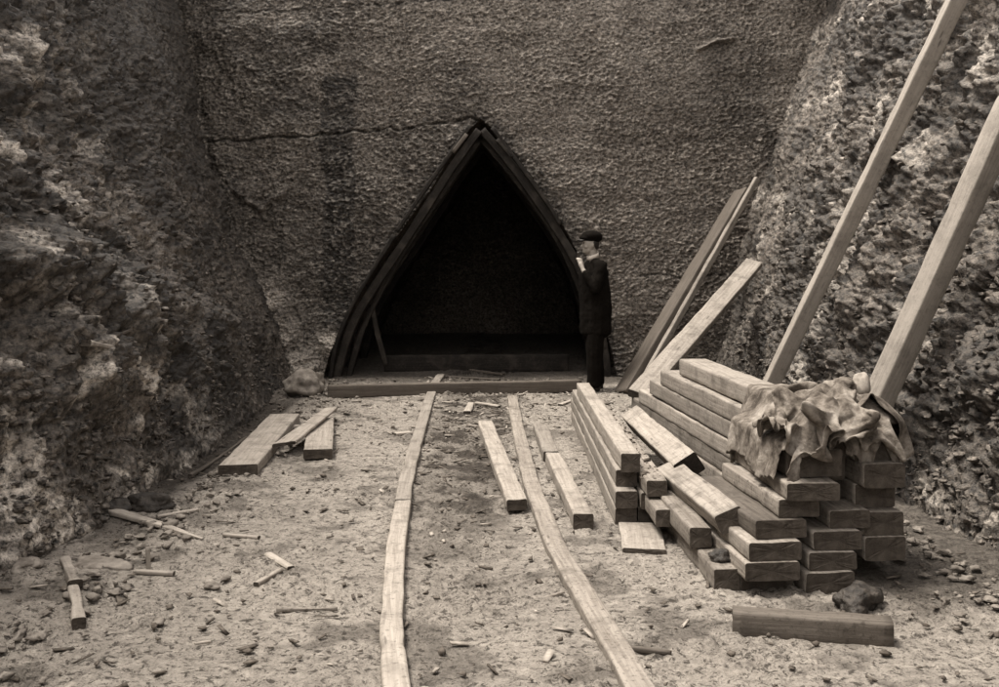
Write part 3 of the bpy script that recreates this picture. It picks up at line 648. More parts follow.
0,2,18,0,3,18,1,11,16,4,-4,17,-1,-1,18,-1,-2,18,-1,7,17,1,8,16,1,3,18,0,-6,17,1,-9,15,2,-14,11,3,-5,17,1,4,17,1,9,16,0,-2,19,-2,14,13,-2,4,17,1,-6,18,-1,
-2,17,-1,-3,18,0,4,18,-1,-5,18,0,-1,17,1,6,18,-1,-5,17,0,-3,18,0,-13,14,0,-2,17,0,2,18,-1,3,17,-1,3,18,-2,5,18,0,-9,15,-1,5,17,2,-5,18,-2,-8,16,-1,4,17,
-1,-7,17,1,-6,17,0,-3,18,0,5,17,4,-1,17,2,-14,13,-2,-3,18,-2,-2,18,1,3,17,0,6,17,-2,11,15,-1,16,9,-2,16,9,-3,16,8,-4,16,3,-7,16,8,-3,14,11,-3,2,18,-2,-3,
15,-9,-1,17,-4,2,18,4,0,17,-4,0,16,-8,0,18,-2,-75,-1112,57,-1,18,0,0,18,1,-7,17,3,0,18,1,1,17,1,1,18,0,3,18,0,6,17,0,-2,18,1,7,16,3,-4,18,-1,1,18,-1,2,
17,0,5,17,1,6,17,1,9,16,0,-11,15,1,-1,18,2,-14,12,3,-8,16,1,0,18,1,7,17,-1,12,12,-2,8,16,-1,-8,18,1,7,18,-1,-7,17,0,6,18,-1,-6,18,0,-2,17,0,4,18,0,1,18,
0,-5,17,0,-6,17,-1,-10,15,1,1,18,-1,7,16,-2,2,18,-1,5,17,-2,-10,15,1,-6,17,0,1,18,0,-4,18,-1,-3,17,-1,8,16,-1,-8,18,2,-3,17,-1,-3,18,0,-11,14,2,-2,18,0,
4,18,2,-12,14,-1,8,16,-2,7,16,-2,-1,18,2,16,7,-5,16,7,-4,15,8,-3,16,9,-4,15,9,-2,14,12,-2,1,17,-5,-3,16,-7,-5,13,-11,-2,16,-7,2,19,1,0,14,-10,1,16,-8,-1,
18,-4,-50,-1106,78,-6,17,3,-1,17,1,-6,17,2,8,18,-1,-6,18,3,6,17,-2,3,18,0,-3,17,3,4,18,0,-6,17,3,2,18,-1,6,17,-1,3,17,0,-2,18,1,8,16,1,5,17,1,-3,18,-1,
-14,10,4,-2,18,2,-11,14,2,0,18,0,15,12,-3,3,18,1,9,16,-1,-1,18,0,-10,17,0,4,17,0,-4,18,-1,3,18,0,-2,17,0,4,18,-1,0,18,0,-9,15,0,-6,17,0,-6,17,0,8,16,-2,
3,18,-1,5,17,-2,-3,18,0,-1,18,-1,-12,14,1,-5,17,0,-1,18,-1,4,17,-1,1,18,0,3,18,-2,-4,17,0,-8,16,2,-9,15,2,-8,16,1,-3,17,0,-4,18,0,4,17,-2,8,16,-2,13,12,
-1,4,18,-4,16,9,-3,18,2,-3,17,4,-2,16,8,-2,-3,16,-9,3,18,-4,-8,11,-12,1,20,-3,-6,12,-13,-1,16,-7,1,18,-5,3,17,-4,-3,14,-11,-25,-1101,90,-9,14,4,-6,17,3,
1,18,0,1,17,1,1,18,1,6,17,-2,-1,18,2,2,17,0,-4,17,4,5,18,-3,-4,17,3,10,17,-2,-4,18,1,2,17,1,-3,18,2,4,18,0,6,17,-1,-11,13,3,-14,11,4,-5,17,2,3,18,0,13,
12,-3,8,16,-1,-4,18,1,-4,17,1,6,18,-2,-5,17,0,3,18,-1,-4,17,1,5,17,-1,-3,18,0,1,18,0,-10,15,0,-5,17,0,-2,17,0,9,17,-3,-2,18,0,7,17,-2,0,18,-1,-4,17,0,-5,
17,-1,-6,16,0,-8,17,2,9,16,-3,1,18,-1,-1,18,0,3,19,-2,-12,14,3,-6,17,0,-10,15,3,-6,16,1,3,18,-2,2,17,-2,0,18,-1,8,15,-3,17,8,-2,13,11,-3,18,1,-3,11,14,
-3,16,9,-3,-4,15,-9,-10,11,-10,-3,16,-8,-3,15,-9,-2,16,-7,-1,16,-7,0,17,-7,1,17,-5,4,16,-6,-15,-1106,94,-4,19,0,-8,14,5,-1,18,1,2,18,0,4,17,0,5,17,-2,-1,
17,2,0,18,2,1,17,0,5,18,-2,-8,16,5,3,18,-1,0,17,1,-2,18,1,6,17,0,3,17,1,-3,18,1,-5,17,0,-15,8,5,-5,17,2,5,17,0,11,14,-2,7,16,-1,-3,17,1,0,17,-1,2,18,-1,
-7,17,1,0,17,0,-1,18,0,6,17,-2,-6,17,1,0,18,0,-12,14,0,5,18,-2,1,18,-1,0,18,0,7,16,-3,-6,18,1,4,17,-1,-9,16,-1,0,18,0,-6,16,0,-4,18,1,3,17,-1,-1,18,-1,
6,17,-2,3,18,-2,-9,16,3,-6,16,0,-11,15,3,-4,17,-1,-5,17,0,5,17,-1,1,17,-2,8,16,-2,17,5,-3,17,6,-4,14,10,-2,8,16,-4,12,12,-4,-7,13,-9,-6,14,-10,-10,11,-10,
-2,16,-8,0,16,-6,1,17,-7,5,16,-6,5,16,-5,6,16,-6,-12,-1105,93,-5,18,1,-11,13,6,-1,17,1,3,17,0,7,17,-2,3,17,0,1,18,1,0,17,1,2,18,0,0,17,1,-6,17,3,-1,17,
1,-1,18,1,0,17,1,5,17,0,1,18,0,-6,17,2,0,17,0,-15,8,5,-4,17,2,4,18,-1,8,15,-1,11,14,-2,-3,18,1,1,18,-1,-7,16,1,1,18,-1,-3,17,0,6,16,-1,-3,18,1,-7,16,0,
-2,18,-1,-5,17,1,3,17,-2,2,17,0,5,17,-3,-2,18,0,1,17,-1,0,18,-1,-10,15,0,-3,17,0,1,18,-1,-5,17,1,7,17,-3,-1,18,1,2,17,-1,2,18,-2,-7,17,2,-4,17,-1,-10,15,
2,-8,15,1,-7,17,1,2,17,-2,10,15,-2,5,17,-2,15,10,-3,17,4,-3,10,14,-3,16,9,-4,-3,16,-7,-6,14,-10,-10,11,-10,-6,14,-8,5,17,-7,-1,16,-6,6,16,-6,7,15,-6,9,
13,-7,6,16,-6,-15,-1104,94,-6,18,2,-10,13,6,-4,17,2,6,17,-2,1,18,1,13,15,-4,-3,18,3,3,18,-1,-1,17,1,0,18,1,-4,17,3,1,17,-1,-5,17,4,5,17,-2,-4,18,4,2,17,
0,1,18,-1,-7,16,3,-14,8,5,-4,18,1,4,17,0,6,17,-1,11,14,-1,1,17,-2,0,18,-1,-8,16,2,2,18,-1,-4,17,1,7,16,-2,-10,16,2,4,19,-3,-9,16,2,-4,17,1,6,17,-3,5,17,
-2,-3,18,1,6,18,-4,-3,17,0,-6,17,1,-10,15,0,-2,17,0,2,18,-1,-2,18,1,6,16,-3,1,18,0,0,17,-1,-4,18,1,0,17,-1,-5,17,0,-11,15,3,-7,16,0,-6,16,0,2,18,-2,4,17,
-2,11,14,-2,16,5,-4,16,8,-2,13,11,-4,2,17,-5,-5,15,-9,-10,11,-10,-5,14,-9,2,16,-6,1,16,-7,8,15,-6,9,14,-7,9,13,-7,6,16,-6,8,14,-6,-14,-1097,91,-12,11,8,
-8,14,5,-4,17,1,6,17,-1,6,17,-1,5,16,-1,-1,18,2,3,17,-1,1,18,1,-1,17,1,-4,17,3,-4,17,2,3,18,-1,-4,18,3,5,16,-1,-3,18,3,2,17,-1,-9,15,3,-13,11,5,-6,17,2,
9,15,-3,4,18,0,9,15,-1,-3,17,0,3,18,-1,-6,16,0,-5,17,1,1,18,0,8,16,-2,-7,16,1,-2,18,-1,-6,16,1,1,18,-2,0,17,-1,7,16,-2,0,18,0,-4,17,0,-1,17,-1,-10,15,0,
-1,18,-1,-3,17,1,9,17,-4,-2,18,1,-1,17,0,3,18,-2,-4,17,2,-1,18,-1,-1,17,-1,-6,17,1,-4,17,-1,-9,16,2,-8,15,1,3,17,-2,-1,18,0,16,8,-4,13,12,-3,16,7,-3,7,
15,-4,-4,16,-8,-9,11,-10,-5,14,-9,-1,16,-7,4,17,-5,11,12,-8,8,14,-7,9,13,-6,7,15,-7,9,14,-7,7,14,-6,-11,-1088,84,-11,9,10,-12,10,10,-7,15,3,3,17,0,6,17,
-1,7,16,-1,3,17,-1,0,17,2,0,18,0,0,17,1,-2,18,2,0,17,0,-4,17,2,0,17,1,1,18,1,4,17,-1,-6,17,4,-10,13,3,-11,14,4,-5,16,2,5,17,-1,9,15,-2,5,17,-1,5,17,-2,
-7,17,2,-8,16,1,-1,17,0,9,17,-2,1,18,-1,-7,15,1,-1,18,-1,-1,18,-1,-9,16,2,7,17,-3,5,17,-1,-5,17,0,1,18,-1,-6,16,0,-9,15,1,0,18,-1,2,17,-2,-2,18,1,4,17,
-1,-1,18,0,0,17,-1,2,17,-1,-3,18,0,-2,17,0,-4,17,0,-6,17,0,-8,15,2,-7,16,0,1,17,-2,2,18,-1,16,6,-4,10,16,-2,17,7,-4,-4,16,-7,-9,11,-10,-3,16,-8,-1,16,-7,
9,14,-7,5,16,-6,9,13,-7,10,13,-7,9,13,-7,9,13,-7,6,16,-5,6,15,-6,-8,-1082,79,-11,-3,16,-9,17,4,-10,12,8,-3,18,1,8,15,-1,7,16,-2,4,17,0,-2,17,1,8,18,-2,
-6,17,3,0,18,1,-1,17,1,-5,17,2,-1,17,2,1,18,1,3,17,0,-8,16,3,-3,18,0,-13,11,6,-7,15,2,5,18,-1,8,15,-1,2,18,0,6,16,-2,-9,15,2,-4,17,0,3,18,-2,4,17,-1,3,
17,-1,-3,17,0,-10,15,2,-4,18,-1,4,17,-2,-4,18,1,9,16,-2,3,18,-2,-10,15,1,-7,16,1,-3,17,-1,-1,18,-1,-4,18,1,5,16,-2,2,18,0,0,17,-1,0,18,0,0,17,-1,-1,18,
0,-6,17,1,2,18,-3,-9,15,3,-6,17,0,-7,16,0,-3,17,-1,5,16,-2,14,11,-3,16,7,-4,3,17,-5,-9,12,-9,1,16,-7,-4,15,-8,4,17,-5,9,13,-7,12,11,-9,7,14,-6,11,13,-7,
7,14,-6,8,14,-7,12,11,-8,3,18,-4,-5,-1083,78,-11,3,13,-10,14,5,-8,14,6,-9,13,7,7,16,-1,6,16,-1,7,16,-2,-3,17,2,1,18,1,-2,17,1,2,18,0,0,17,0,-4,17,3,-5,
17,3,6,16,-1,-3,19,2,-8,15,3,-2,17,1,-10,14,4,-9,15,3,4,17,-1,9,15,-2,5,17,-1,0,17,0,-5,17,0,-7,16,1,1,17,0,1,18,-1,8,16,-2,-8,16,2,-3,17,-1,-5,17,0,-1,
17,-1,4,17,-1,5,17,-1,-1,17,-1,-6,17,0,-7,16,0,-2,17,-1,-4,17,0,1,17,0,1,18,0,1,17,-1,2,17,-1,-3,18,1,1,17,-1,-1,17,-1,-2,18,0,-2,17,0,-4,17,0,-9,15,2,
-1,18,-3,-8,16,1,6,16,-2,12,13,-3,14,10,-5,-9,12,-8,1,16,-7,-4,16,-7,11,12,-9,4,17,-4,9,13,-7,12,10,-9,6,17,-6,12,10,-8,5,16,-5,10,13,-7,6,16,-6,7,14,-6,
-4,-1073,69,-7,-1,16,-13,4,12,-8,15,5,-9,14,7,1,17,1,9,15,-2,7,16,-2,-5,17,3,2,18,0,-4,17,2,-4,16,1,3,18,1,0,17,0,-5,17,4,5,17,-1,-1,17,1,-12,15,5,2,18,
-1,-10,15,5,-7,15,2,5,17,-1,3,17,-1,10,14,-2,-5,18,1,-7,16,1,-4,17,0,0,17,0,6,17,-2,2,17,0,-3,17,-1,-5,17,0,-6,16,0,-3,17,1,10,16,-3,-4,17,0,1,18,-1,-2,
17,-1,-8,16,1,-4,16,0,-2,18,0,0,17,0,4,17,-2,2,17,-1,-4,18,1,1,17,-1,0,18,0,-4,17,0,-5,17,1,2,17,-2,-1,18,-1,-7,16,2,-7,16,1,-4,17,-1,8,16,-4,15,8,-5,-8,
15,-6,1,16,-6,1,17,-6,8,13,-8,4,16,-5,11,12,-9,9,13,-7,8,14,-7,11,11,-8,6,15,-6,10,13,-7,10,12,-7,5,17,-5,4,15,-5,-1,-1064,61,-7,-1,16,-9,0,14,-13,6,12,
-4,17,2,-5,16,5,6,16,-1,9,15,-2,-4,17,2,1,17,0,-1,18,1,-10,16,3,6,17,0,-4,17,2,2,17,1,-6,17,2,5,17,0,-6,17,3,-6,16,2,-2,17,1,-9,14,5,9,15,-5,-4,18,3,7,
16,-1,-2,17,-1,-8,16,1,-2,17,1,-2,17,-1,5,17,-1,3,17,0,-3,17,-1,-7,16,0,-6,16,0,4,17,-1,3,17,-1,-4,17,-1,2,17,0,-7,16,1,1,18,-2,-3,17,0,-7,17,1,4,17,-2,
1,17,0,-1,17,0,-2,18,0,2,17,-1,-3,17,0,-2,17,0,-3,17,0,0,18,-1,-3,17,1,-5,17,0,-1,17,-1,-8,16,0,14,10,-5,-3,17,-5,1,16,-6,2,16,-6,8,14,-7,7,14,-7,5,16,
-6,10,11,-8,6,15,-6,11,12,-8,4,18,-5,9,13,-7,13,8,-8,6,16,-5,7,15,-6,3,16,-5,8,-1060,53,-11,2,14,-7,-2,16,-13,7,10,-11,4,13,-1,17,2,6,16,-1,7,17,0,-6,16,
2,0,17,0,-6,16,1,-2,18,2,3,16,1,1,18,0,-7,16,3,5,17,0,-7,17,3,0,18,1,-7,16,3,3,17,-1,-7,15,5,6,16,-3,-6,16,3,1,17,-1,-2,17,-1,4,17,-2,-7,16,2,-5,17,2,0,
17,-2,6,16,0,-2,18,-1,-11,14,1,-1,18,-1,5,17,-2,-2,17,0,-4,17,-1,3,17,0,-4,17,0,3,17,-2,-7,16,1,0,17,0,-2,18,0,-3,17,1,5,17,-2,-2,17,0,-3,17,0,1,17,-1,
-5,18,1,-1,17,-1,-1,17,0,1,18,-1,-3,17,0,-3,17,0,-7,17,1,11,13,-7,-2,16,-4,3,16,-7,6,15,-7,9,12,-9,1,18,-3,11,11,-9,5,16,-6,5,16,-6,10,12,-8,7,14,-6,11,
12,-7,11,10,-8,7,15,-5,5,16,-5,0,17,-4,17,-1064,50,-11,10,9,-10,2,14,-10,1,14,-10,-2,14,-4,16,5,6,16,0,1,18,1,-3,17,1,-7,16,2,3,17,-3,-6,16,5,1,17,1,-3,
17,3,0,18,0,-4,16,2,2,18,0,-6,15,3,4,17,-2,-6,17,5,-1,17,1,5,17,-2,-2,17,0,-8,15,4,1,17,-2,-2,17,-2,3,17,1,-6,16,2,4,17,-5,-7,16,5,-3,17,0,2,16,-5,1,18,
-3,-6,16,5,-2,17,0,3,17,-4,-7,16,4,3,17,-3,0,17,0,-6,17,2,-4,17,0,-3,17,1,5,17,-3,-2,17,0,-2,17,0,-2,17,0,-2,17,0,-3,18,0,-1,17,-1,-1,17,1,-1,18,-2,-2,
17,1,-1,18,-1,-2,18,-1,6,15,-6,4,16,-6,4,16,-5,7,13,-8,6,15,-7,8,12,-10,4,17,-4,6,14,-7,10,13,-8,4,16,-4,9,13,-8,12,10,-7,4,15,-6,11,12,-7,-2,18,-2,8,15,
-7,13,-1078,49,-2,16,7,-8,10,13,-10,-4,14,-12,0,14,-6,14,9,-4,17,3,-1,17,2,-3,17,1,-1,18,1,4,17,-2,-5,16,2,-2,17,3,-1,17,1,0,18,1,3,16,-4,-1,18,5,-1,16,
-3,-3,17,7,1,16,-5,-3,17,4,1,18,1,-1,17,0,-1,16,-7,-2,17,6,0,17,-5,-9,14,10,4,16,-7,-3,17,2,-1,18,2,1,17,-5,-4,16,1,0,17,-2,-4,17,2,0,17,-2,-3,17,3,0,17,
-5,-5,15,5,-2,18,3,-1,17,-3,-2,17,0,1,16,-5,-2,17,5,-3,17,-1,0,17,-1,-1,17,0,-3,18,4,0,17,-5,-2,18,0,-2,17,1,-1,17,-1,-1,18,0,-1,17,-1,-3,18,1,3,18,-3,
6,15,-10,6,15,-8,7,14,-8,8,14,-8,9,10,-11,1,18,0,3,16,-6,6,15,-6,7,15,-7,8,15,-5,13,8,-9,1,17,-6,13,10,-6,0,17,-4,-7,16,-4,36,-1085,42,-8,14,9,-4,16,10,
-10,-1,17,-12,-3,13,-4,14,10,-7,19,2,1,17,3,0,18,-4,0,18,-1,-6,14,9,3,17,-7,-5,16,8,2,17,-3,2,19,-4,-3,16,7,4,18,-6,-8,14,8,2,18,-1,3,18,-6,-6,16,7,3,17,
-7,2,18,-1,-8,15,9,3,16,-8,-7,17,8,-7,15,10,2,17,-7,2,18,-4,1,18,-5,-6,15,10,2,17,-10,-5,17,7,3,17,-8,-6,17,6,3,17,-7,-8,16,8,3,17,-7,-5,18,6,3,15,-10,
-5,17,6,1,19,-2,2,17,-4,-7,16,8,1,17,-6,1,19,-2,-8,14,9,1,19,1,0,16,-9,-3,18,6,1,17,-8,-4,17,7,2,18,-5,-8,15,9,7,14,-11,7,15,-12,2,18,-1,10,12,-11,9,14,
-7,-2,18,1,10,13,-11,-2,19,2,9,12,-11,10,12,-10,2,18,-1,12,13,-7,-5,18,-2,12,11,-8,-8,18,-2,0,16,-6,63,-1107,-3,-9,11,10,-1,12,13,-7,4,18,-13,-3,13,-4,
9,16,-5,14,10,-11,5,16,0,18,-5,1,19,-2,-8,13,10,2,17,-4,-6,16,9,2,18,-4,3,17,-4,-7,16,8,4,17,-4,-5,16,8,2,18,-2,3,18,-4,-8,15,8,3,17,-6,3,18,-5,-5,16,7,
2,18,-6,-2,17,4,-11,12,10,1,19,-4,1,17,-5,2,18,-4,-8,15,10,3,17,-7,-4,17,6,2,17,-6,-6,17,7,3,17,-8,-6,17,7,3,16,-8,-7,17,8,3,17,-10,-3,18,7,2,17,-6,2,18,
-5,-7,15,8,1,19,-4,1,18,-5,-9,13,10,2,19,-5,1,17,-4,-3,18,6,0,17,-7,-7,16,9,2,17,-9,-6,16,9,-1,17,6,5,15,-9,-8,18,3,10,12,-11,10,12,-11,-1,19,1,10,13,-10,
-4,18,2,10,13,-10,9,14,-7,-4,19,0,12,12,-8,-6,18,-2,12,13,-6,5,18,-2,-4,17,-4,75,-1069,-33,-8,10,12,-4,-3,17,-8,5,16,-8,5,14,-7,13,11,-8,2,16,-3,17,0,-3,
17,4,-2,17,4,-7,12,11,-4,17,2,3,18,-1,-1,17,3,2,17,-4,-5,15,8,0,17,-2,-2,17,3,1,17,-1,2,17,-4,-3,17,1,0,17,0,2,17,-5,-2,17,2,-7,14,6,-3,17,4,0,17,-5,0,
17,0,0,17,-5,-1,18,1,-4,15,9,-3,17,-1,1,17,-4,-3,17,3,0,17,-4,-3,17,3,0,17,-4,-3,17,3,1,17,-4,-1,17,-2,0,17,-3,0,18,-2,0,17,0,-2,17,0,-1,18,-1,-4,16,6,
-2,17,-3,-2,17,3,0,17,-6,-1,17,1,-5,16,3,-1,18,2,-1,17,-3,-6,15,8,1,17,-5,0,17,3,0,15,-8,0,17,2,11,9,-11,5,15,-6,5,16,-4,2,17,-5,2,17,0,9,13,-8,2,16,-4,
3,17,-3,-5,16,-2,6,16,-4,2,16,-4,0,17,-4,88,-1063,-48,-5,0,17,-8,6,14,-6,2,16,-10,11,13,-5,-1,16,-8,8,14,-6,15,6,-5,15,6,-4,16,5,-2,16,4,-4,16,6,2,17,-2,
0,17,1,2,17,-3,-6,15,7,0,17,0,-1,17,2,1,17,-3,-1,17,2,1,17,-4,-1,17,2,2,17,-5,-5,16,4,-7,15,5,1,17,-3,-2,17,2,0,17,-2,0,17,-2,-1,17,1,-1,18,-1,-4,16,4,
-1,17,0,-3,17,3,1,17,-6,-3,17,4,0,16,-4,-2,17,-1,-1,18,-1,-1,17,-1,1,17,-3,-1,18,-1,0,17,-2,0,17,-3,-4,17,4,0,18,-2,-5,16,4,1,17,-3,-2,17,0,-5,16,5,0,17,
-4,-2,17,2,-1,18,0,-6,14,7,3,16,-6,1,17,-5,-2,17,-2,-5,14,9,9,13,-10,2,16,-4,0,17,-3,9,14,-7,7,15,-5,7,15,-5,0,17,-3,-5,17,0,-2,17,-2,7,15,-6,-5,18,-1,
5,16,-5,102,-1060,-61,-6,1,17,-8,6,14,-8,7,14,-5,-1,16,-8,6,15,-7,5,15,-8,12,9,-7,12,9,-2,17,4,-5,15,7,1,18,-1,-2,17,4,4,16,-6,0,17,1,-6,15,9,0,17,-1,-1,
17,0,-1,18,2,2,17,-4,-1,17,-1,1,17,-1,0,17,-2,-7,15,6,-6,16,5,-2,17,0,2,17,-3,0,17,-2,0,17,-1,1,18,-2,-3,16,3,-3,18,1,1,17,-3,-2,17,0,-3,16,2,0,17,-2,-4,
17,2,2,17,-5,-4,18,3,0,17,-2,1,17,-3,-2,17,0,0,17,-2,-4,18,3,1,17,-4,-3,17,3,-5,16,2,1,17,-3,0,17,-1,-4,17,2,-3,17,2,2,17,-4,-1,17,0,-6,15,7,0,17,-2,2,
16,-8,-1,17,0,-2,17,0,-8,15,5,9,13,-6,-1,17,-2,8,14,-6,3,17,-3,10,13,-6,2,17,-4,-2,17,-2,-6,16,-1,4,17,-4,-2,17,-3,-2,17,-2,119,-1057,-77,-7,4,16,-8,7,
13,-7,4,16,-8,3,15,-4,0,16,-8,6,15,-8,7,14,-8,12,10,-6,13,8,0,17,2,-5,16,7,3,18,-3,0,17,1,3,17,-4,-5,15,7,-2,17,3,0,17,-2,0,17,-1,2,17,-4,-5,17,6,0,17,
-1,2,18,-4,-4,16,2,-4,16,4,-6,16,4,3,17,-5,-1,17,0,0,18,-1,3,17,-5,-4,17,3,-2,17,2,2,17,-4,-4,17,3,-4,17,2,-1,17,-2,-3,17,1,1,17,-3,-2,17,0,0,17,-1,0,17,
-3,-2,18,0,-1,17,0,-4,18,2,2,16,-3,-3,17,1,-4,17,2,-3,17,2,3,17,-5,-7,16,4,2,17,-4,1,17,-2,-1,17,1,-5,16,5,1,16,-4,1,17,-4,-4,17,2,-2,17,-1,-9,13,7,4,16,
-4,-2,18,-2,8,14,-5,9,14,-6,5,15,-5,3,17,-3,-2,17,-3,-3,17,-1,-5,17,-1,4,16,-5,-3,17,-2,131,-1054,-89,-9,7,15,-7,4,15,-8,4,15,-7,5,15,-9,7,14,-4,-1,16,
-7,5,15,-8,9,12,-8,11,11,-5,15,7,2,18,0,-1,17,2,0,17,2,4,16,-5,-5,16,5,-1,17,2,-1,18,1,1,16,-4,-1,18,1,-2,17,1,1,17,-2,-2,17,1,-7,15,5,1,19,-2,-7,15,6,
3,17,-5,0,17,-2,1,17,-1,-3,18,1,0,17,0,-2,17,0,0,17,-1,-3,18,0,-4,16,3,1,17,-3,-4,18,2,2,16,-4,-6,18,4,3,17,-5,-2,17,0,-2,17,0,0,18,-2,-1,17,0,1,17,-2,
-7,16,4,-3,17,2,-1,17,-2,0,18,-1,-7,15,4,0,18,-1,6,16,-7,0,17,-1,-4,16,4,1,17,-4,-1,17,-1,-3,17,0,-4,17,1,-8,14,6,-5,16,2,2,17,-3,8,14,-6,10,14,-6,0,18,
-3,5,16,-4,-1,17,-3,-2,17,-2,-7,16,0,5,17,-5,-4,18,-2,141,-1052,-100,-7,3,15,-8,2,15,-8,5,15,-8,5,15,-7,11,12,-6,3,16,-8,6,14,-6,3,15,-8,8,13,-7,13,10,
-3,17,4,1,17,1,4,17,-4,1,17,-1,-4,16,5,-2,17,2,1,17,-2,-2,18,1,0,17,0,-1,17,-1,-5,17,3,2,17,-2,-2,17,0,-4,17,4,-6,16,4,4,17,-5,-2,17,0,0,17,-1,-2,18,1,
-3,17,1,1,17,-2,-3,17,1,3,17,-2,-4,17,1,-4,18,2,1,17,-3,-3,17,0,1,17,-2,-2,17,0,-6,17,2,1,18,-2,1,17,-1,-1,17,-1,-5,17,2,1,17,-2,-5,16,3,-2,17,0,0,18,-1,
-8,15,4,4,17,-5,0,17,-1,4,17,-5,0,17,-1,-2,17,0,-3,17,1,-4,17,1,-1,17,0,-7,16,4,-8,14,4,-1,17,-1,5,16,-5,6,16,-5,8,14,-5,0,17,-3,4,17,-4,-4,17,-1,-5,17,
-1,1,17,-4,-1,17,-2,150,-1050,-112,-8,4,15,-7,0,16,-8,4,15,-8,9,13,-8,10,12,-7,9,13,-9,7,14,-4,0,17,-7,5,15,-8,6,14,-3,17,4,-4,17,6,4,17,-3,4,17,-2,-4,
16,3,-2,17,1,-3,17,3,-3,17,1,4,18,-4,-6,17,3,2,17,-1,-2,17,1,0,18,-1,-8,15,5,1,17,-1,-1,18,-1,-6,16,3,2,18,-2,0,17,-1,1,18,-1,-5,17,2,4,17,-3,-3,17,1,-4,
17,1,0,17,-1,-1,18,-1,-3,17,0,-1,17,-1,-1,17,0,-4,17,1,-4,18,0,4,17,-3,-3,17,0,-3,17,1,2,17,-2,-2,17,1,-2,17,0,-9,15,4,2,17,-3,2,17,-2,0,17,-2,-3,17,0,
0,17,-1,1,17,-2,-1,18,0,-3,17,0,-3,17,1,-8,14,4,-5,17,3,-5,16,2,5,16,-5,6,16,-5,0,17,-3,8,15,-5,1,17,-3,-5,17,-1,-3,17,-2,1,17,-3,-1,17,-3,160,-1048,-122,
-7,1,15,-8,-2,16,-8,11,14,-8,6,14,-8,11,11,-8,9,12,-7,8,14,-8,6,14,-6,4,16,-7,4,15,-8,7,15,1,17,1,-1,17,3,4,17,-2,-2,17,1,-4,17,3,2,18,-2,-2,17,1,-4,16,
2,-2,18,1,-6,16,3,3,18,-3,-2,17,1,-6,16,4,1,18,-1,1,17,-1,-3,17,1,-2,17,0,2,18,-1,-4,17,0,-1,17,0,-3,18,1,2,17,-2,-1,17,-1,-1,17,0,-2,17,0,0,18,-1,-5,17,
1,1,17,-2,-5,17,2,-4,18,0,4,16,-3,-5,17,1,1,17,-1,0,18,-1,-5,17,2,-1,17,-1,-8,15,4,2,17,-3,-1,17,-1,3,17,-2,-3,17,0,-2,18,-1,3,17,-2,-1,17,-1,-5,17,2,-1,
17,-1,-6,16,3,-2,17,0,-7,16,3,-4,17,0,10,14,-6,2,17,-3,4,16,-4,-1,17,-3,0,17,-2,-4,17,-1,-1,17,-3,0,17,-3,170,-1054,-133,-7,8,15,-8,6,14,-8,3,16,-8,7,13,
-8,9,12,-7,11,12,-8,10,11,-8,7,14,-8,7,15,-7,5,15,-6,3,17,-9,8,13,5,17,-1,2,17,0,0,17,1,-2,18,0,-2,17,2,-8,16,3,0,18,0,-2,17,1,0,17,0,0,18,0,-3,17,1,-6,
16,3,1,18,-1,1,18,-1,-5,16,2,-2,18,0,1,17,0,1,17,-2,-7,17,3,6,18,-3,-3,17,0,0,18,-1,-4,17,1,-5,17,1,2,17,-2,-3,17,0,-1,18,0,-4,17,0,-3,17,0,3,17,-2,-1,
17,0,-7,17,1,3,17,-2,-1,18,0,-1,17,1,-9,15,3,-1,17,-1,4,17,-3,-3,17,-1,-2,18,0,-3,17,0,5,17,-3,0,18,0,0,17,-1,-7,16,2,-2,18,0,-9,15,3,2,18,-2,-9,15,4,4,
17,-4,7,15,-5,0,17,-3,-3,17,-2,2,17,-3,-2,17,-2,-2,17,-2,1,17,-3,181,-1051,-144,-8,3,15,-7,8,14,-9,2,16,-7,13,10,-8,9,12,-8,10,13,-9,6,14,-7,11,11,-8,7,
14,-8,7,14,-7,6,15,-8,6,14,-8,5,17,0,18,1,1,17,0,0,17,0,-2,17,1,-3,17,1,-1,18,2,-2,17,0,-2,18,0,0,17,0,-2,17,1,-2,18,2,1,17,-2,-6,17,3,2,18,-2,1,17,-2,
-4,17,3,1,18,-2,-5,16,2,-1,18,1,-3,18,-1,2,17,-2,-3,17,1,-3,17,0,0,18,-1,-2,17,-1,-3,17,1,-2,17,1,1,17,-2,1,18,-3,-5,17,2,-4,17,1,-1,17,-1,3,17,-2,-6,16,
2,-3,17,2,-3,18,-1,5,17,-3,-6,16,1,-1,18,0,3,17,-3,-5,17,0,0,17,-1,3,18,-1,-6,16,1,-4,17,2,-7,16,2,4,18,-3,-6,16,2,-1,17,-1,1,17,-4,4,17,-4,-6,16,-1,3,
17,-3,1,17,-3,0,17,-2,0,18,-3,192,-1054,-155,-9,1,15,-7,12,14,-8,4,14,-8,12,11,-7,10,12,-8,8,13,-8,8,13,-10,4,15,-7,9,13,-7,9,13,-8,8,14,-7,8,13,-8,-2,
20,-5,15,8,0,19,1,-2,18,1,-1,18,0,-1,17,0,-1,18,0,-1,17,0,-1,18,1,-1,17,0,-2,17,0,-1,18,1,-1,17,1,-1,18,-2,-2,17,1,-2,17,2,-1,18,-1,-2,17,0,-1,17,0,-2,
18,1,0,17,-3,-5,17,4,0,18,-3,0,17,-2,-4,17,3,-1,18,-1,-2,17,0,0,17,-2,-3,17,2,-4,17,0,0,18,0,-5,17,0,3,17,-4,-5,16,4,-1,18,0,2,17,-3,-4,17,3,-4,17,0,0,
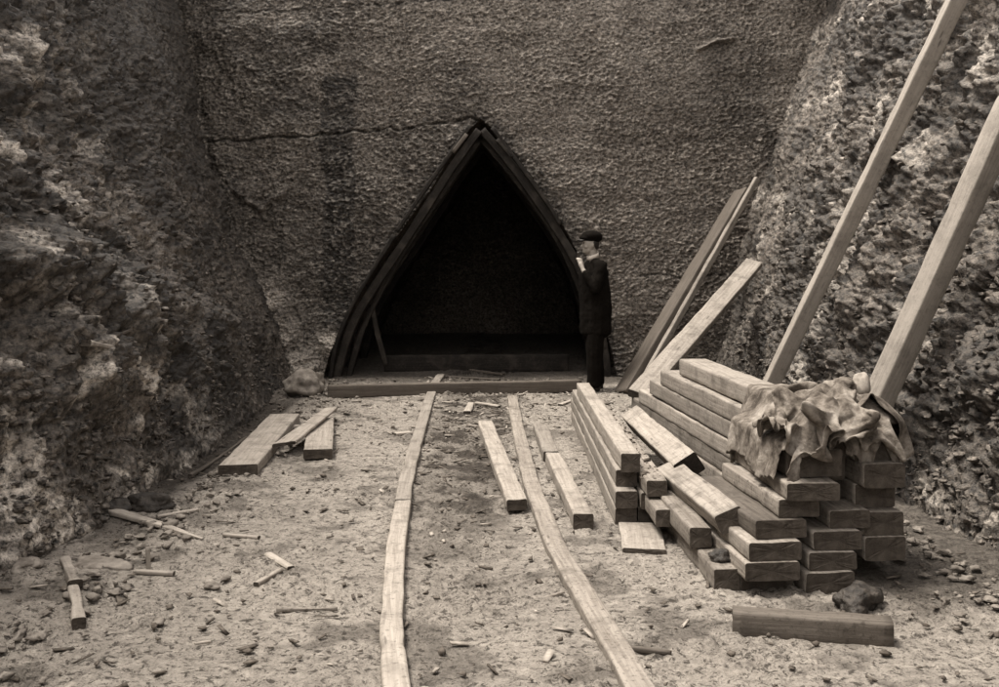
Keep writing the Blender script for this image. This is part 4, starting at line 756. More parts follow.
18,-1,1,16,-3,-4,17,2,-3,17,0,0,17,-2,-1,17,0,-2,17,1,-4,17,0,2,18,-4,-5,16,3,-3,17,1,-2,17,0,2,17,-6,-6,17,2,2,17,-4,-6,17,-1,0,17,-2,-3,17,-2,-1,17,-3,
212,-1056,-168,-8,6,15,-7,8,13,-8,8,14,-8,10,11,-9,7,14,-7,9,13,-11,2,14,-7,7,14,-9,6,14,-8,8,14,-7,8,13,-5,15,8,-5,1,18,-7,11,14,-1,18,3,-2,19,-1,0,18,
0,-1,17,-1,-2,17,1,-1,18,1,-1,17,1,0,18,-2,-2,18,0,-1,17,-1,-2,17,4,-1,18,-2,-1,17,-1,-2,18,0,-1,17,0,-1,18,-1,-1,17,-1,-2,17,3,-1,18,-2,-4,17,5,0,18,-5,
-3,17,3,-2,17,-1,-1,17,-2,-2,18,1,-3,17,3,-1,17,-1,-2,18,-2,-2,17,0,0,17,-1,-3,17,4,-2,17,-1,-1,18,-4,-3,16,5,0,18,-1,-1,17,-4,-3,17,2,-3,17,3,-1,17,-1,
0,17,-5,-5,16,5,-1,18,0,-1,17,0,-1,17,-4,-5,17,4,-2,17,-1,-1,18,-1,-1,17,-4,-5,16,5,-1,17,-2,-3,18,0,-4,17,-2,-1,17,-1,-3,18,-1,-3,17,-2,221,-1057,-179,
-9,5,15,-7,11,12,-9,6,14,-8,7,13,-8,7,14,-9,8,13,-9,9,12,-9,10,11,-10,10,10,-12,9,9,-1,0,18,-4,12,12,-6,-2,17,-3,12,12,-3,18,1,-1,18,0,-2,17,4,0,18,-2,
-1,18,-1,-3,17,4,0,18,-1,-2,17,0,0,18,-2,-2,17,3,-1,18,0,-1,17,-2,-2,18,0,-2,17,-1,0,18,-1,-3,17,4,-1,17,0,-1,18,0,-2,17,2,-2,17,-3,-2,18,2,-2,17,-3,-1,
18,-1,-2,17,1,-2,18,2,-1,17,-4,-2,17,0,-2,18,1,-2,17,1,-2,17,3,-1,17,-1,-2,18,-4,0,17,-1,-3,17,6,-2,17,-1,-2,17,0,-2,18,1,-1,17,-5,-3,17,5,0,17,-4,-3,17,
3,-2,17,0,-1,17,-4,-5,18,8,0,16,-8,-3,17,3,-1,18,0,-2,17,-4,-3,17,4,-3,17,0,-2,17,-1,-1,17,-2,-5,18,2,-2,17,-2,-4,17,2,220,-1059,-180,-7,10,13,-8,9,13,
-9,9,12,-9,10,10,-10,10,11,-11,10,9,-13,9,8,-11,9,11,-8,10,12,-7,7,15,-1,1,17,0,2,17,-6,-4,16,-3,13,12,-3,17,4,0,19,-4,-2,17,3,-2,17,1,-1,17,3,0,19,-6,
-2,17,3,-1,17,2,-2,18,1,0,18,-2,-1,17,-4,-2,18,4,-2,17,-1,-1,18,-1,-1,17,1,-2,17,1,-1,18,-1,-2,17,3,-2,18,0,-2,17,-2,-1,18,-2,-2,17,0,-2,18,2,-1,17,-2,
-3,17,3,-1,18,-2,-2,17,-1,-2,18,1,-2,17,-1,-2,17,6,-2,17,-2,0,18,-5,-2,17,3,-1,17,-3,-3,17,5,-2,18,-2,-1,17,-1,-1,18,-2,-3,16,6,-2,18,-1,-1,17,-5,-2,17,
1,-2,17,1,-3,18,4,-2,16,-5,-2,18,-1,-2,17,2,-2,17,-2,-3,17,3,-2,17,-2,-4,18,5,-2,17,-2,-2,18,-1,-3,17,-3,-2,17,-2,198,-1043,-188,6,6,16,-6,8,15,-8,9,12,
-11,10,10,-12,9,9,-13,10,6,-12,10,9,-8,8,14,-5,10,15,-3,-4,18,-3,-5,16,-2,-1,18,-3,7,16,-3,9,15,-1,18,2,-2,17,0,-2,18,1,-1,17,-1,-2,17,1,-1,18,2,-1,17,
1,0,19,-6,-2,17,5,-1,17,0,-2,18,0,-1,18,-2,-1,17,-1,-2,18,0,-1,18,-1,-1,17,-1,-3,17,5,-1,18,0,-1,17,-4,-3,18,4,-1,17,-4,-2,18,3,-1,17,-3,-3,18,3,-1,17,
-2,-2,17,0,-2,18,1,-2,17,0,-1,18,-2,-3,17,6,0,18,-6,-1,17,-2,-3,17,3,-2,17,5,-1,18,-5,-1,18,-2,-2,17,2,-2,17,3,-2,17,1,-2,17,-4,-2,18,1,-3,17,3,-1,17,-3,
-2,17,3,-2,17,-4,-3,18,-1,-2,17,3,-2,17,0,-2,17,-3,-4,18,4,-3,18,2,-2,17,-4,-3,17,3,-2,17,-3,-1,18,-3,188,-1036,-201,-2,10,15,-1,8,15,-4,9,14,-11,10,11,
-12,9,9,-14,10,5,-6,5,17,-6,10,14,-5,-6,16,-1,2,17,-3,3,18,-3,-5,17,-3,1,18,-3,10,14,-1,17,3,-2,18,0,-1,17,0,-1,18,0,-1,17,-1,-2,18,2,-1,18,1,-2,17,1,-1,
18,0,-1,18,-2,-1,17,1,-1,18,-1,-1,18,-2,-3,17,3,-1,18,-2,-1,17,1,-3,18,3,-1,17,-2,-2,18,0,-2,17,2,-1,18,-2,-2,17,-1,-2,18,1,-1,17,-4,-1,18,-1,-2,17,2,-4,
18,6,0,17,-6,-2,18,1,-2,17,3,-2,18,-1,-1,17,-2,-2,17,1,-1,18,0,-1,17,-2,-2,18,1,-1,18,-3,-3,16,6,-1,18,-2,-3,17,-1,-2,17,2,0,18,-3,-3,17,1,-3,17,4,-1,17,
-7,-3,18,2,-3,17,0,-2,17,2,-2,18,-2,-3,17,3,-2,17,-3,-3,18,3,-3,17,-2,-2,18,-1,-2,17,0,168,-1025,-215,-4,10,15,4,9,14,-8,8,14,2,10,15,-13,9,9,-10,10,10,
-3,4,17,-3,0,17,-5,-7,16,-3,-1,17,-2,3,18,-3,-3,17,-1,3,18,-5,7,17,0,18,1,-2,17,3,-2,18,-2,-1,17,1,-1,18,-2,-1,18,1,-1,18,-1,-2,17,4,-1,18,-5,-2,17,5,-1,
18,-2,-2,17,2,0,19,-4,-2,17,0,-2,18,2,-2,17,2,-1,18,-4,-2,17,4,-1,18,-5,-2,18,4,-2,17,-2,-2,18,1,-1,17,1,-2,18,1,-1,17,-5,-3,18,5,-1,18,-4,-2,17,0,-1,18,
0,-2,17,4,-2,18,-2,-1,17,-1,-1,18,-2,-3,17,5,-1,18,-5,-2,17,3,-1,18,0,-3,17,4,-2,17,-1,-2,17,-4,-2,18,4,-2,17,0,0,18,-6,-3,17,5,-2,17,-5,-3,18,2,-2,17,
0,-2,17,-3,-4,18,6,-2,18,-3,-3,17,4,-1,17,-5,-4,18,2,-2,17,1,-2,18,-4,146,-1014,-228,1,9,15,0,9,15,6,6,16,-9,12,10,-2,10,16,-3,0,17,-2,1,17,-7,-8,16,-1,
7,16,-3,-1,18,-3,-6,17,-3,4,17,-2,5,17,-4,0,18,0,17,6,-2,18,0,-1,17,0,-2,18,0,-1,17,-1,-1,18,-1,-1,18,2,-2,18,1,-1,17,1,-1,18,-2,-2,18,0,-1,17,0,-1,18,
-3,-2,18,2,-2,17,4,-1,18,-4,-2,18,2,-1,18,-3,-3,17,8,-1,18,-8,-2,17,2,-2,18,0,-1,18,-3,-2,17,3,-2,18,3,-1,18,-4,-2,17,2,-2,18,-3,-2,17,3,-2,18,3,0,18,-6,
-2,17,2,-1,18,-2,-2,17,-1,-2,18,0,-2,17,1,-1,18,2,-2,17,4,1,18,-2,-4,17,-4,0,17,6,-5,18,-4,-2,17,2,-2,18,0,-2,17,-4,-3,18,0,-3,17,1,-2,18,1,-2,17,-2,-2,
18,1,-4,17,2,-1,18,-3,-3,17,1,-2,18,0,-3,17,-1,131,-1002,-242,4,8,15,5,7,16,4,7,15,-1,2,18,-3,0,18,-2,1,18,-9,-5,16,2,4,18,-8,-3,16,3,6,16,-2,3,18,-4,3,
17,-4,-3,17,-1,4,17,-1,16,8,-1,18,0,-3,17,3,1,18,-5,-3,18,3,-1,17,0,-1,18,-1,-1,18,0,-1,18,-1,-2,18,2,-1,18,-2,-2,17,1,-2,18,0,-1,18,1,-2,17,-1,-1,18,-1,
-2,18,3,-2,18,1,-1,17,-2,-2,18,-2,-2,18,0,-2,17,3,-1,18,-5,-2,18,5,-2,17,-2,-2,18,2,-1,18,-5,-2,17,3,-1,18,-2,-2,18,4,-2,17,2,-1,18,-4,-2,18,4,-1,17,-5,
-2,18,0,-2,17,5,-1,18,-1,-2,18,1,0,17,-7,-3,17,1,-2,18,0,-2,18,1,-2,17,0,-3,18,4,-1,17,-6,-3,17,0,-3,18,3,-3,18,4,-1,17,-5,-3,18,2,-3,17,-1,-2,18,-1,-2,
17,0,-3,18,1,-1,18,-3,128,-1007,-248,-1,-1,18,8,10,14,-6,0,19,1,2,18,2,3,18,-8,-1,17,1,1,17,-1,1,18,-7,-2,16,2,6,17,-5,1,18,4,9,16,-2,5,17,-2,2,17,-1,15,
10,-3,17,5,0,19,-4,-1,17,0,-2,18,0,-1,18,0,-1,18,-2,-2,18,3,-1,18,-2,-2,17,0,-2,18,2,-1,18,-1,-2,18,1,-1,18,-3,-1,17,2,-2,18,1,-2,18,0,-2,18,1,-1,17,-2,
-2,18,3,-2,18,-4,-2,18,3,-2,17,-1,-1,18,-1,-2,18,1,-1,18,-1,-2,17,-1,-2,18,3,-1,18,-3,-3,17,10,1,19,-10,-2,17,-1,-3,17,5,0,18,-4,-2,18,0,-1,18,0,-3,17,
3,-1,18,-2,-2,18,3,-2,17,-5,-2,18,1,-3,17,3,-2,18,1,-1,17,-2,-3,18,-1,-2,17,0,-2,18,-2,-3,18,4,-2,17,-2,-3,18,2,-3,17,-3,-2,18,1,-3,18,2,-2,17,-2,-1,18,
-2,122,-1021,-255,2,3,18,-1,3,18,2,3,17,1,3,18,-6,0,17,-4,-1,18,-1,1,17,-2,2,18,-1,1,18,1,5,17,-1,5,18,1,6,17,0,8,16,2,8,16,-2,14,14,-1,19,1,-2,17,-1,-1,
18,0,-2,18,1,-1,18,0,-1,18,0,-2,18,0,-1,18,-1,-1,18,-1,-2,18,1,-2,17,0,-1,18,-2,-2,18,3,-2,18,0,-1,18,-2,-2,18,2,-1,17,-3,-3,18,6,-1,18,-3,-2,18,-1,-2,
18,1,-2,18,1,-1,17,-1,-2,18,2,-2,18,0,-2,17,5,0,19,-9,-2,17,1,-1,18,-1,-2,18,3,-1,18,-3,-2,17,4,-1,19,-6,-3,17,7,-1,18,-1,-2,17,2,-2,18,-3,-1,18,-1,-2,
17,0,-1,18,-4,-3,18,5,-3,17,2,-3,18,3,-1,18,-4,-2,17,-4,-4,18,7,-1,18,-6,-3,17,3,-2,18,1,1,17,-5,-6,18,5,-2,18,-4,-3,18,1,-1,17,-4,108,-1038,-257,-1,3,
18,1,3,18,4,3,17,4,5,17,-5,-1,17,-1,1,18,0,3,18,0,3,17,1,4,18,1,6,17,0,6,18,0,10,16,1,10,15,-2,13,12,2,5,19,-1,19,3,-2,18,-1,-1,18,4,-1,18,-1,-1,18,-1,
-2,18,2,-2,18,1,-1,18,0,-1,18,-3,-2,18,0,-2,18,0,-1,18,1,-2,18,0,-2,17,1,-1,18,1,-2,18,0,-2,18,0,-2,18,0,-2,18,2,-1,18,-1,-2,18,-4,-2,18,5,-1,18,-2,-2,
17,1,-2,18,2,-1,18,-4,-2,18,3,-1,18,-2,-1,18,-3,-2,18,1,-2,17,0,-1,18,3,-2,18,-1,-1,18,0,-2,18,-3,-2,17,4,-1,18,-6,-2,18,4,-2,18,-1,-2,17,2,-3,18,2,-2,
18,-1,-2,17,-4,-2,18,-1,-2,18,1,-3,18,2,-2,18,1,-3,17,1,-2,18,1,-2,18,2,-3,18,-3,-1,17,-4,-3,18,1,-2,18,-1,97,-1055,-261,4,5,16,5,9,15,-1,-2,18,2,2,19,
1,6,17,1,6,17,1,6,17,-1,7,16,0,8,17,-3,8,16,-3,9,15,-3,10,15,4,7,16,5,6,17,5,0,21,-1,16,9,-2,20,-1,-2,19,2,-1,18,-1,-1,18,2,-1,18,0,-3,18,0,-1,19,-3,0,
18,5,-2,18,2,-2,17,-6,-2,18,1,-1,18,2,-2,18,1,-2,18,-1,-2,18,-1,-2,18,1,-2,18,-1,-1,18,-1,-3,18,-3,-1,18,3,-2,18,0,-1,18,1,-2,18,0,-2,18,-4,-1,17,6,-2,
18,-5,-1,18,7,-1,18,1,-1,19,0,-2,17,-7,-2,18,4,-2,18,-1,-1,18,-2,-2,18,-1,-2,17,5,-2,18,0,-2,18,1,-1,18,-1,-3,18,1,-2,18,-2,-2,17,-1,-2,18,-5,-3,18,5,-2,
17,-2,-2,19,4,-2,17,-1,-2,19,4,-3,17,-5,-2,18,-2,-3,18,6,-2,17,-5,-2,18,1,-3,18,2,97,-1058,-276,3,3,18,4,5,17,1,7,16,0,8,18,0,8,16,-1,8,17,-2,7,16,-5,9,
16,-4,7,15,1,8,17,1,8,16,0,8,16,9,-4,16,5,4,18,4,7,17,2,10,17,-2,20,0,-1,19,1,-3,18,-1,-1,18,0,-2,18,1,-2,18,1,-1,19,0,0,18,2,-5,18,-5,1,17,4,-2,18,-1,
-2,19,0,-4,17,-3,0,18,3,-1,19,1,-2,18,0,-2,18,-1,-1,18,2,-2,18,-1,-2,18,0,-1,18,1,-2,18,0,-3,18,-1,-1,18,1,-1,18,0,-1,18,2,-2,18,0,-1,18,1,-4,18,-6,2,17,
6,-5,19,-6,0,17,3,-1,18,2,-2,19,1,-2,18,-2,-4,17,-3,0,18,3,-2,18,2,-4,18,-5,-1,18,3,-2,18,0,-2,18,0,-2,17,0,-1,18,2,-3,18,2,-2,19,2,-6,17,-8,1,18,8,-3,
18,-3,0,18,2,-2,18,0,-4,18,-1,-3,18,-6,95,-1054,-278,-7,10,14,5,5,18,-1,8,16,-4,7,16,-2,8,17,1,8,17,-6,7,16,-2,9,16,-1,7,16,2,8,17,4,8,16,7,-2,16,9,0,17,
-4,9,15,7,9,15,6,-4,18,-5,18,-1,-4,18,-1,5,18,6,-7,19,-4,0,18,2,-2,18,0,-3,18,-1,-3,18,1,6,18,3,-2,18,-1,-4,18,-1,-2,19,1,0,18,0,-3,18,0,-3,18,0,-1,18,
0,1,19,2,-7,17,-2,3,18,2,-4,18,-1,-2,18,0,-4,18,-2,2,18,3,-2,18,0,2,19,2,-8,18,-4,0,18,2,-3,18,0,4,18,3,-2,18,0,-1,18,-1,-3,18,0,-2,18,0,-4,18,-2,0,18,
2,0,18,1,-3,19,-1,-5,17,-2,2,18,3,-2,18,1,-2,18,1,-1,18,1,-2,18,0,-3,18,1,-6,17,-3,1,19,4,-2,18,1,-2,18,1,-1,18,0,-1,18,2,-6,17,-5,1,18,3,-2,18,1,80,-1041,
-290,0,8,16,-3,8,16,-2,7,17,-3,8,16,-2,8,17,-7,7,15,5,7,17,-4,9,16,2,7,17,6,5,16,7,0,17,8,2,16,-2,8,16,7,-7,17,6,2,17,8,5,14,-6,17,0,-6,18,-2,-6,17,-2,
2,18,3,-6,18,-2,-1,18,1,-6,17,-1,-2,19,1,0,18,1,-2,18,1,-3,18,0,0,19,0,-1,18,0,1,18,0,-1,18,0,-5,18,0,1,18,1,-1,19,0,-1,18,1,0,18,0,-1,18,0,1,19,1,-8,17,
-2,2,19,2,-6,18,-1,3,18,1,-4,18,0,-2,18,0,-5,17,1,-3,18,1,-1,20,-1,5,18,0,-1,18,1,0,18,0,-6,18,-1,2,18,2,-2,18,0,1,19,0,-3,17,1,-3,19,0,-2,18,1,-5,17,0,
-4,18,0,2,19,1,0,18,1,-6,18,0,-2,18,1,-3,18,0,2,18,2,-5,18,0,6,18,2,-2,18,1,-2,18,1,66,-1029,-290,0,8,16,-5,7,16,2,9,17,-10,5,16,1,9,16,7,6,17,-4,10,16,
3,6,16,6,5,17,7,0,17,8,1,17,0,9,16,6,-2,17,7,-4,17,1,-9,16,10,9,12,-5,18,1,-9,15,-5,-2,19,2,-6,17,-2,-2,18,1,-4,18,-1,-6,17,-1,3,19,3,-4,18,-1,-1,19,1,
-3,18,0,-1,18,0,-3,18,0,3,19,0,-4,18,0,-3,18,0,-1,18,0,4,19,1,-8,18,0,0,18,0,-2,18,1,2,18,0,-1,19,0,-1,18,1,-7,18,-1,-2,18,0,4,18,1,-12,18,-1,2,18,2,-5,
18,-1,3,19,1,-4,18,0,0,18,0,-1,19,0,1,18,0,-5,18,1,2,18,0,-2,18,1,-1,18,0,-1,19,1,-3,18,0,3,18,1,-9,18,0,2,19,1,-4,18,0,-2,18,1,1,18,2,1,18,1,-4,18,0,-8,
17,0,-1,18,1,-2,18,1,-2,19,1,61,-1019,-286,3,10,16,-5,6,16,1,9,17,2,7,16,6,7,17,-1,9,16,3,6,17,7,2,17,5,6,16,8,-2,17,3,8,17,6,-5,17,6,-3,17,1,-10,15,5,
-6,17,8,14,9,-2,18,3,-7,16,-2,-11,15,-6,-2,19,1,-2,18,1,-6,17,-1,0,19,2,-3,18,-1,-5,18,0,-1,18,0,0,19,2,-5,17,-2,-3,18,0,-3,18,-1,-4,18,-1,3,19,2,-5,18,
-1,1,19,1,-2,18,0,0,18,1,0,19,1,-2,18,0,-3,18,0,-1,19,0,1,18,1,0,18,1,-9,18,-2,1,18,1,-2,19,1,-3,18,0,-2,18,0,1,18,1,-1,19,0,-5,18,-1,-3,18,0,-3,18,0,3,
19,0,-2,18,1,-4,18,0,-1,19,1,-1,18,0,3,19,2,-6,18,0,1,18,1,-5,18,0,1,18,1,-1,19,1,0,18,1,-6,18,0,-4,18,0,0,18,2,-2,18,1,0,19,1,53,-1007,-284,-1,8,17,6,
7,16,-1,9,16,1,8,17,6,6,17,4,7,16,5,5,17,7,4,17,7,2,17,7,2,17,3,-10,17,9,0,17,-1,-10,16,2,-9,16,8,-3,16,3,19,5,4,17,8,-12,13,-6,-3,19,0,-10,16,-4,-3,18,
-1,1,18,4,-5,18,-2,-3,18,1,1,19,2,-5,17,-2,-4,18,-1,-2,19,1,-1,18,1,-5,18,-2,-2,18,0,-2,19,-1,1,19,2,-4,18,-1,3,18,3,-7,18,-3,-2,19,0,-2,18,0,2,18,2,-1,
19,0,-5,18,-1,-4,18,-1,1,19,2,-2,18,0,-2,18,1,-4,19,-1,2,18,2,-5,18,-1,-1,18,0,-1,19,0,-3,18,0,-2,18,0,-3,19,0,-2,18,0,-1,19,1,0,18,1,-4,18,0,0,19,1,-2,
18,0,0,19,1,2,18,2,-4,18,0,-3,18,1,-1,19,0,-3,18,1,2,18,2,-3,18,1,-2,19,1,2,18,2,47,-995,-283,3,8,16,2,8,17,7,4,17,5,6,17,1,9,16,6,4,17,6,4,17,7,-3,18,
7,4,16,6,-3,17,5,-5,17,2,-8,16,0,-10,16,5,-7,16,9,1,17,4,16,7,0,19,2,-11,14,-4,-8,16,-2,-3,19,0,-2,18,1,0,18,3,-6,18,-5,1,19,6,-6,17,-4,1,19,3,-4,18,-1,
-2,18,1,-5,18,-3,0,19,3,-6,17,-4,1,20,4,-3,18,-5,1,19,5,-7,17,-5,-3,18,0,-2,19,0,-2,18,0,-1,18,0,-2,19,0,-2,18,0,-1,19,1,-2,18,0,-2,19,0,-1,18,1,-3,19,
0,0,18,1,-3,18,0,-2,18,0,-3,19,-1,-1,19,1,-3,18,-1,-1,18,1,1,19,4,-4,18,-2,-4,18,-2,3,19,5,-5,18,-3,-1,19,1,-2,18,0,-2,19,1,-3,18,-1,0,19,2,-1,18,1,1,18,
3,-3,19,0,-1,18,1,0,18,2,-4,19,-1,47,-983,-280,8,4,18,2,8,16,5,6,17,5,7,17,5,5,17,7,3,17,7,-3,17,7,-4,18,7,4,17,2,-9,16,6,-4,17,-1,-11,15,1,-10,16,9,1,
17,8,0,16,6,15,9,-3,18,0,-12,15,-6,-1,18,7,-4,17,-3,-2,19,0,-3,18,0,-3,18,0,-3,19,0,-1,18,5,-3,17,-5,-3,19,1,-2,18,0,0,19,6,-5,18,-5,-1,19,5,-5,17,-7,-3,
18,-4,-1,20,2,-2,18,3,-1,18,5,-3,18,-5,-2,19,1,-3,18,-3,-2,19,0,-1,18,2,-3,19,-2,-2,18,0,-1,19,1,-2,19,0,0,18,4,-4,18,-4,-2,19,1,-2,18,-1,-2,19,1,-2,19,
0,0,18,3,-3,18,-2,-2,19,0,-2,18,0,1,19,4,-5,18,-4,-2,18,0,-2,19,1,-2,18,-1,-1,19,2,0,18,3,-4,19,-2,-1,18,1,-1,19,0,-2,18,2,-2,19,0,-1,18,0,-1,19,2,46,-976,
-280,6,5,17,4,7,16,8,1,18,2,10,16,8,0,18,6,1,17,7,-3,17,7,0,18,6,-4,17,4,-7,17,1,-10,16,-5,-11,14,7,-5,17,8,-2,17,10,4,15,6,15,10,-8,17,-4,-2,17,8,-2,18,
1,-3,18,5,-2,18,-3,-3,19,-2,-2,18,10,-3,18,-6,-2,18,1,-4,18,-4,-3,18,-1,-2,19,1,-3,18,-1,-2,19,1,-1,18,4,-4,18,-4,-3,18,0,-1,20,5,-3,18,-7,-1,18,7,-2,18,
-3,-3,19,-4,-2,18,1,-2,19,3,-2,19,-5,-2,18,2,-2,19,3,-2,19,-4,-1,18,5,-3,18,-5,-1,19,1,-3,18,0,-1,19,1,-3,18,0,-1,19,2,-3,19,-5,-1,18,7,-2,19,-3,-2,18,
-1,-2,19,-1,-2,18,1,-2,19,1,-2,18,1,0,19,5,-3,18,-4,-2,19,-1,0,18,6,-3,19,-3,-2,18,-1,-2,19,-1,0,18,5,-3,19,-3,-2,18,0,42,-968,-284,5,7,17,9,-2,18,4,9,
16,6,0,17,7,4,18,5,-7,17,9,6,18,5,-8,17,7,-4,17,-4,-12,15,-1,-10,15,1,-10,17,10,-1,16,7,-2,17,10,8,14,7,13,12,-2,17,7,-3,18,3,-2,17,9,-2,18,1,-3,19,-1,
-3,18,-3,-2,18,1,-3,18,4,-3,18,-4,-3,19,0,-3,18,-1,-2,19,2,-3,18,-3,-2,19,5,-2,18,-4,-3,18,6,-3,18,-3,-2,19,-1,-2,18,-2,-1,19,4,-2,19,1,-3,18,-4,-2,18,
2,-2,19,1,-2,19,-5,-2,18,3,-2,19,-2,-2,19,1,-2,18,-2,-2,19,2,-2,18,-1,-2,19,1,-2,19,-1,-2,18,2,-1,19,4,-2,19,-4,-2,18,0,-2,19,0,-3,18,-3,-1,19,1,-2,19,
1,-2,18,-2,-1,19,8,-3,18,-6,-2,19,0,-1,18,1,-2,19,1,-1,19,1,-3,18,-2,-1,18,3,-2,19,-2,-2,19,0,-2,18,0,39,-963,-293,5,4,17,7,3,18,5,6,17,7,1,17,6,-5,18,
7,-3,17,5,-5,17,7,-2,17,-3,-12,16,4,-7,17,-3,-11,15,3,-9,16,9,-1,17,10,3,16,8,11,13,6,14,11,3,17,10,0,15,11,-2,15,11,-2,19,-2,-3,19,0,-3,18,5,-2,19,-3,
-3,18,5,-2,18,-7,-4,19,6,-2,18,-2,-3,18,-4,-3,19,0,-2,18,6,-2,18,-5,-3,19,8,-3,19,-3,-2,17,-6,-2,19,3,-1,19,-2,-3,18,2,-2,19,-3,-2,19,1,-2,18,-1,-2,19,
1,-2,19,-1,-2,18,2,-2,19,-1,-2,19,2,-2,18,0,-2,19,-2,-2,19,1,-2,18,0,-2,19,1,-2,19,-3,-1,19,4,-2,18,-2,-3,19,0,-2,18,-2,-2,19,0,-1,19,5,-2,19,-1,-2,18,
-1,-2,19,0,-2,18,-3,-2,19,3,-2,19,-3,-1,18,0,-2,19,4,-2,18,-4,-1,19,3,-3,19,-3,-1,19,0,])
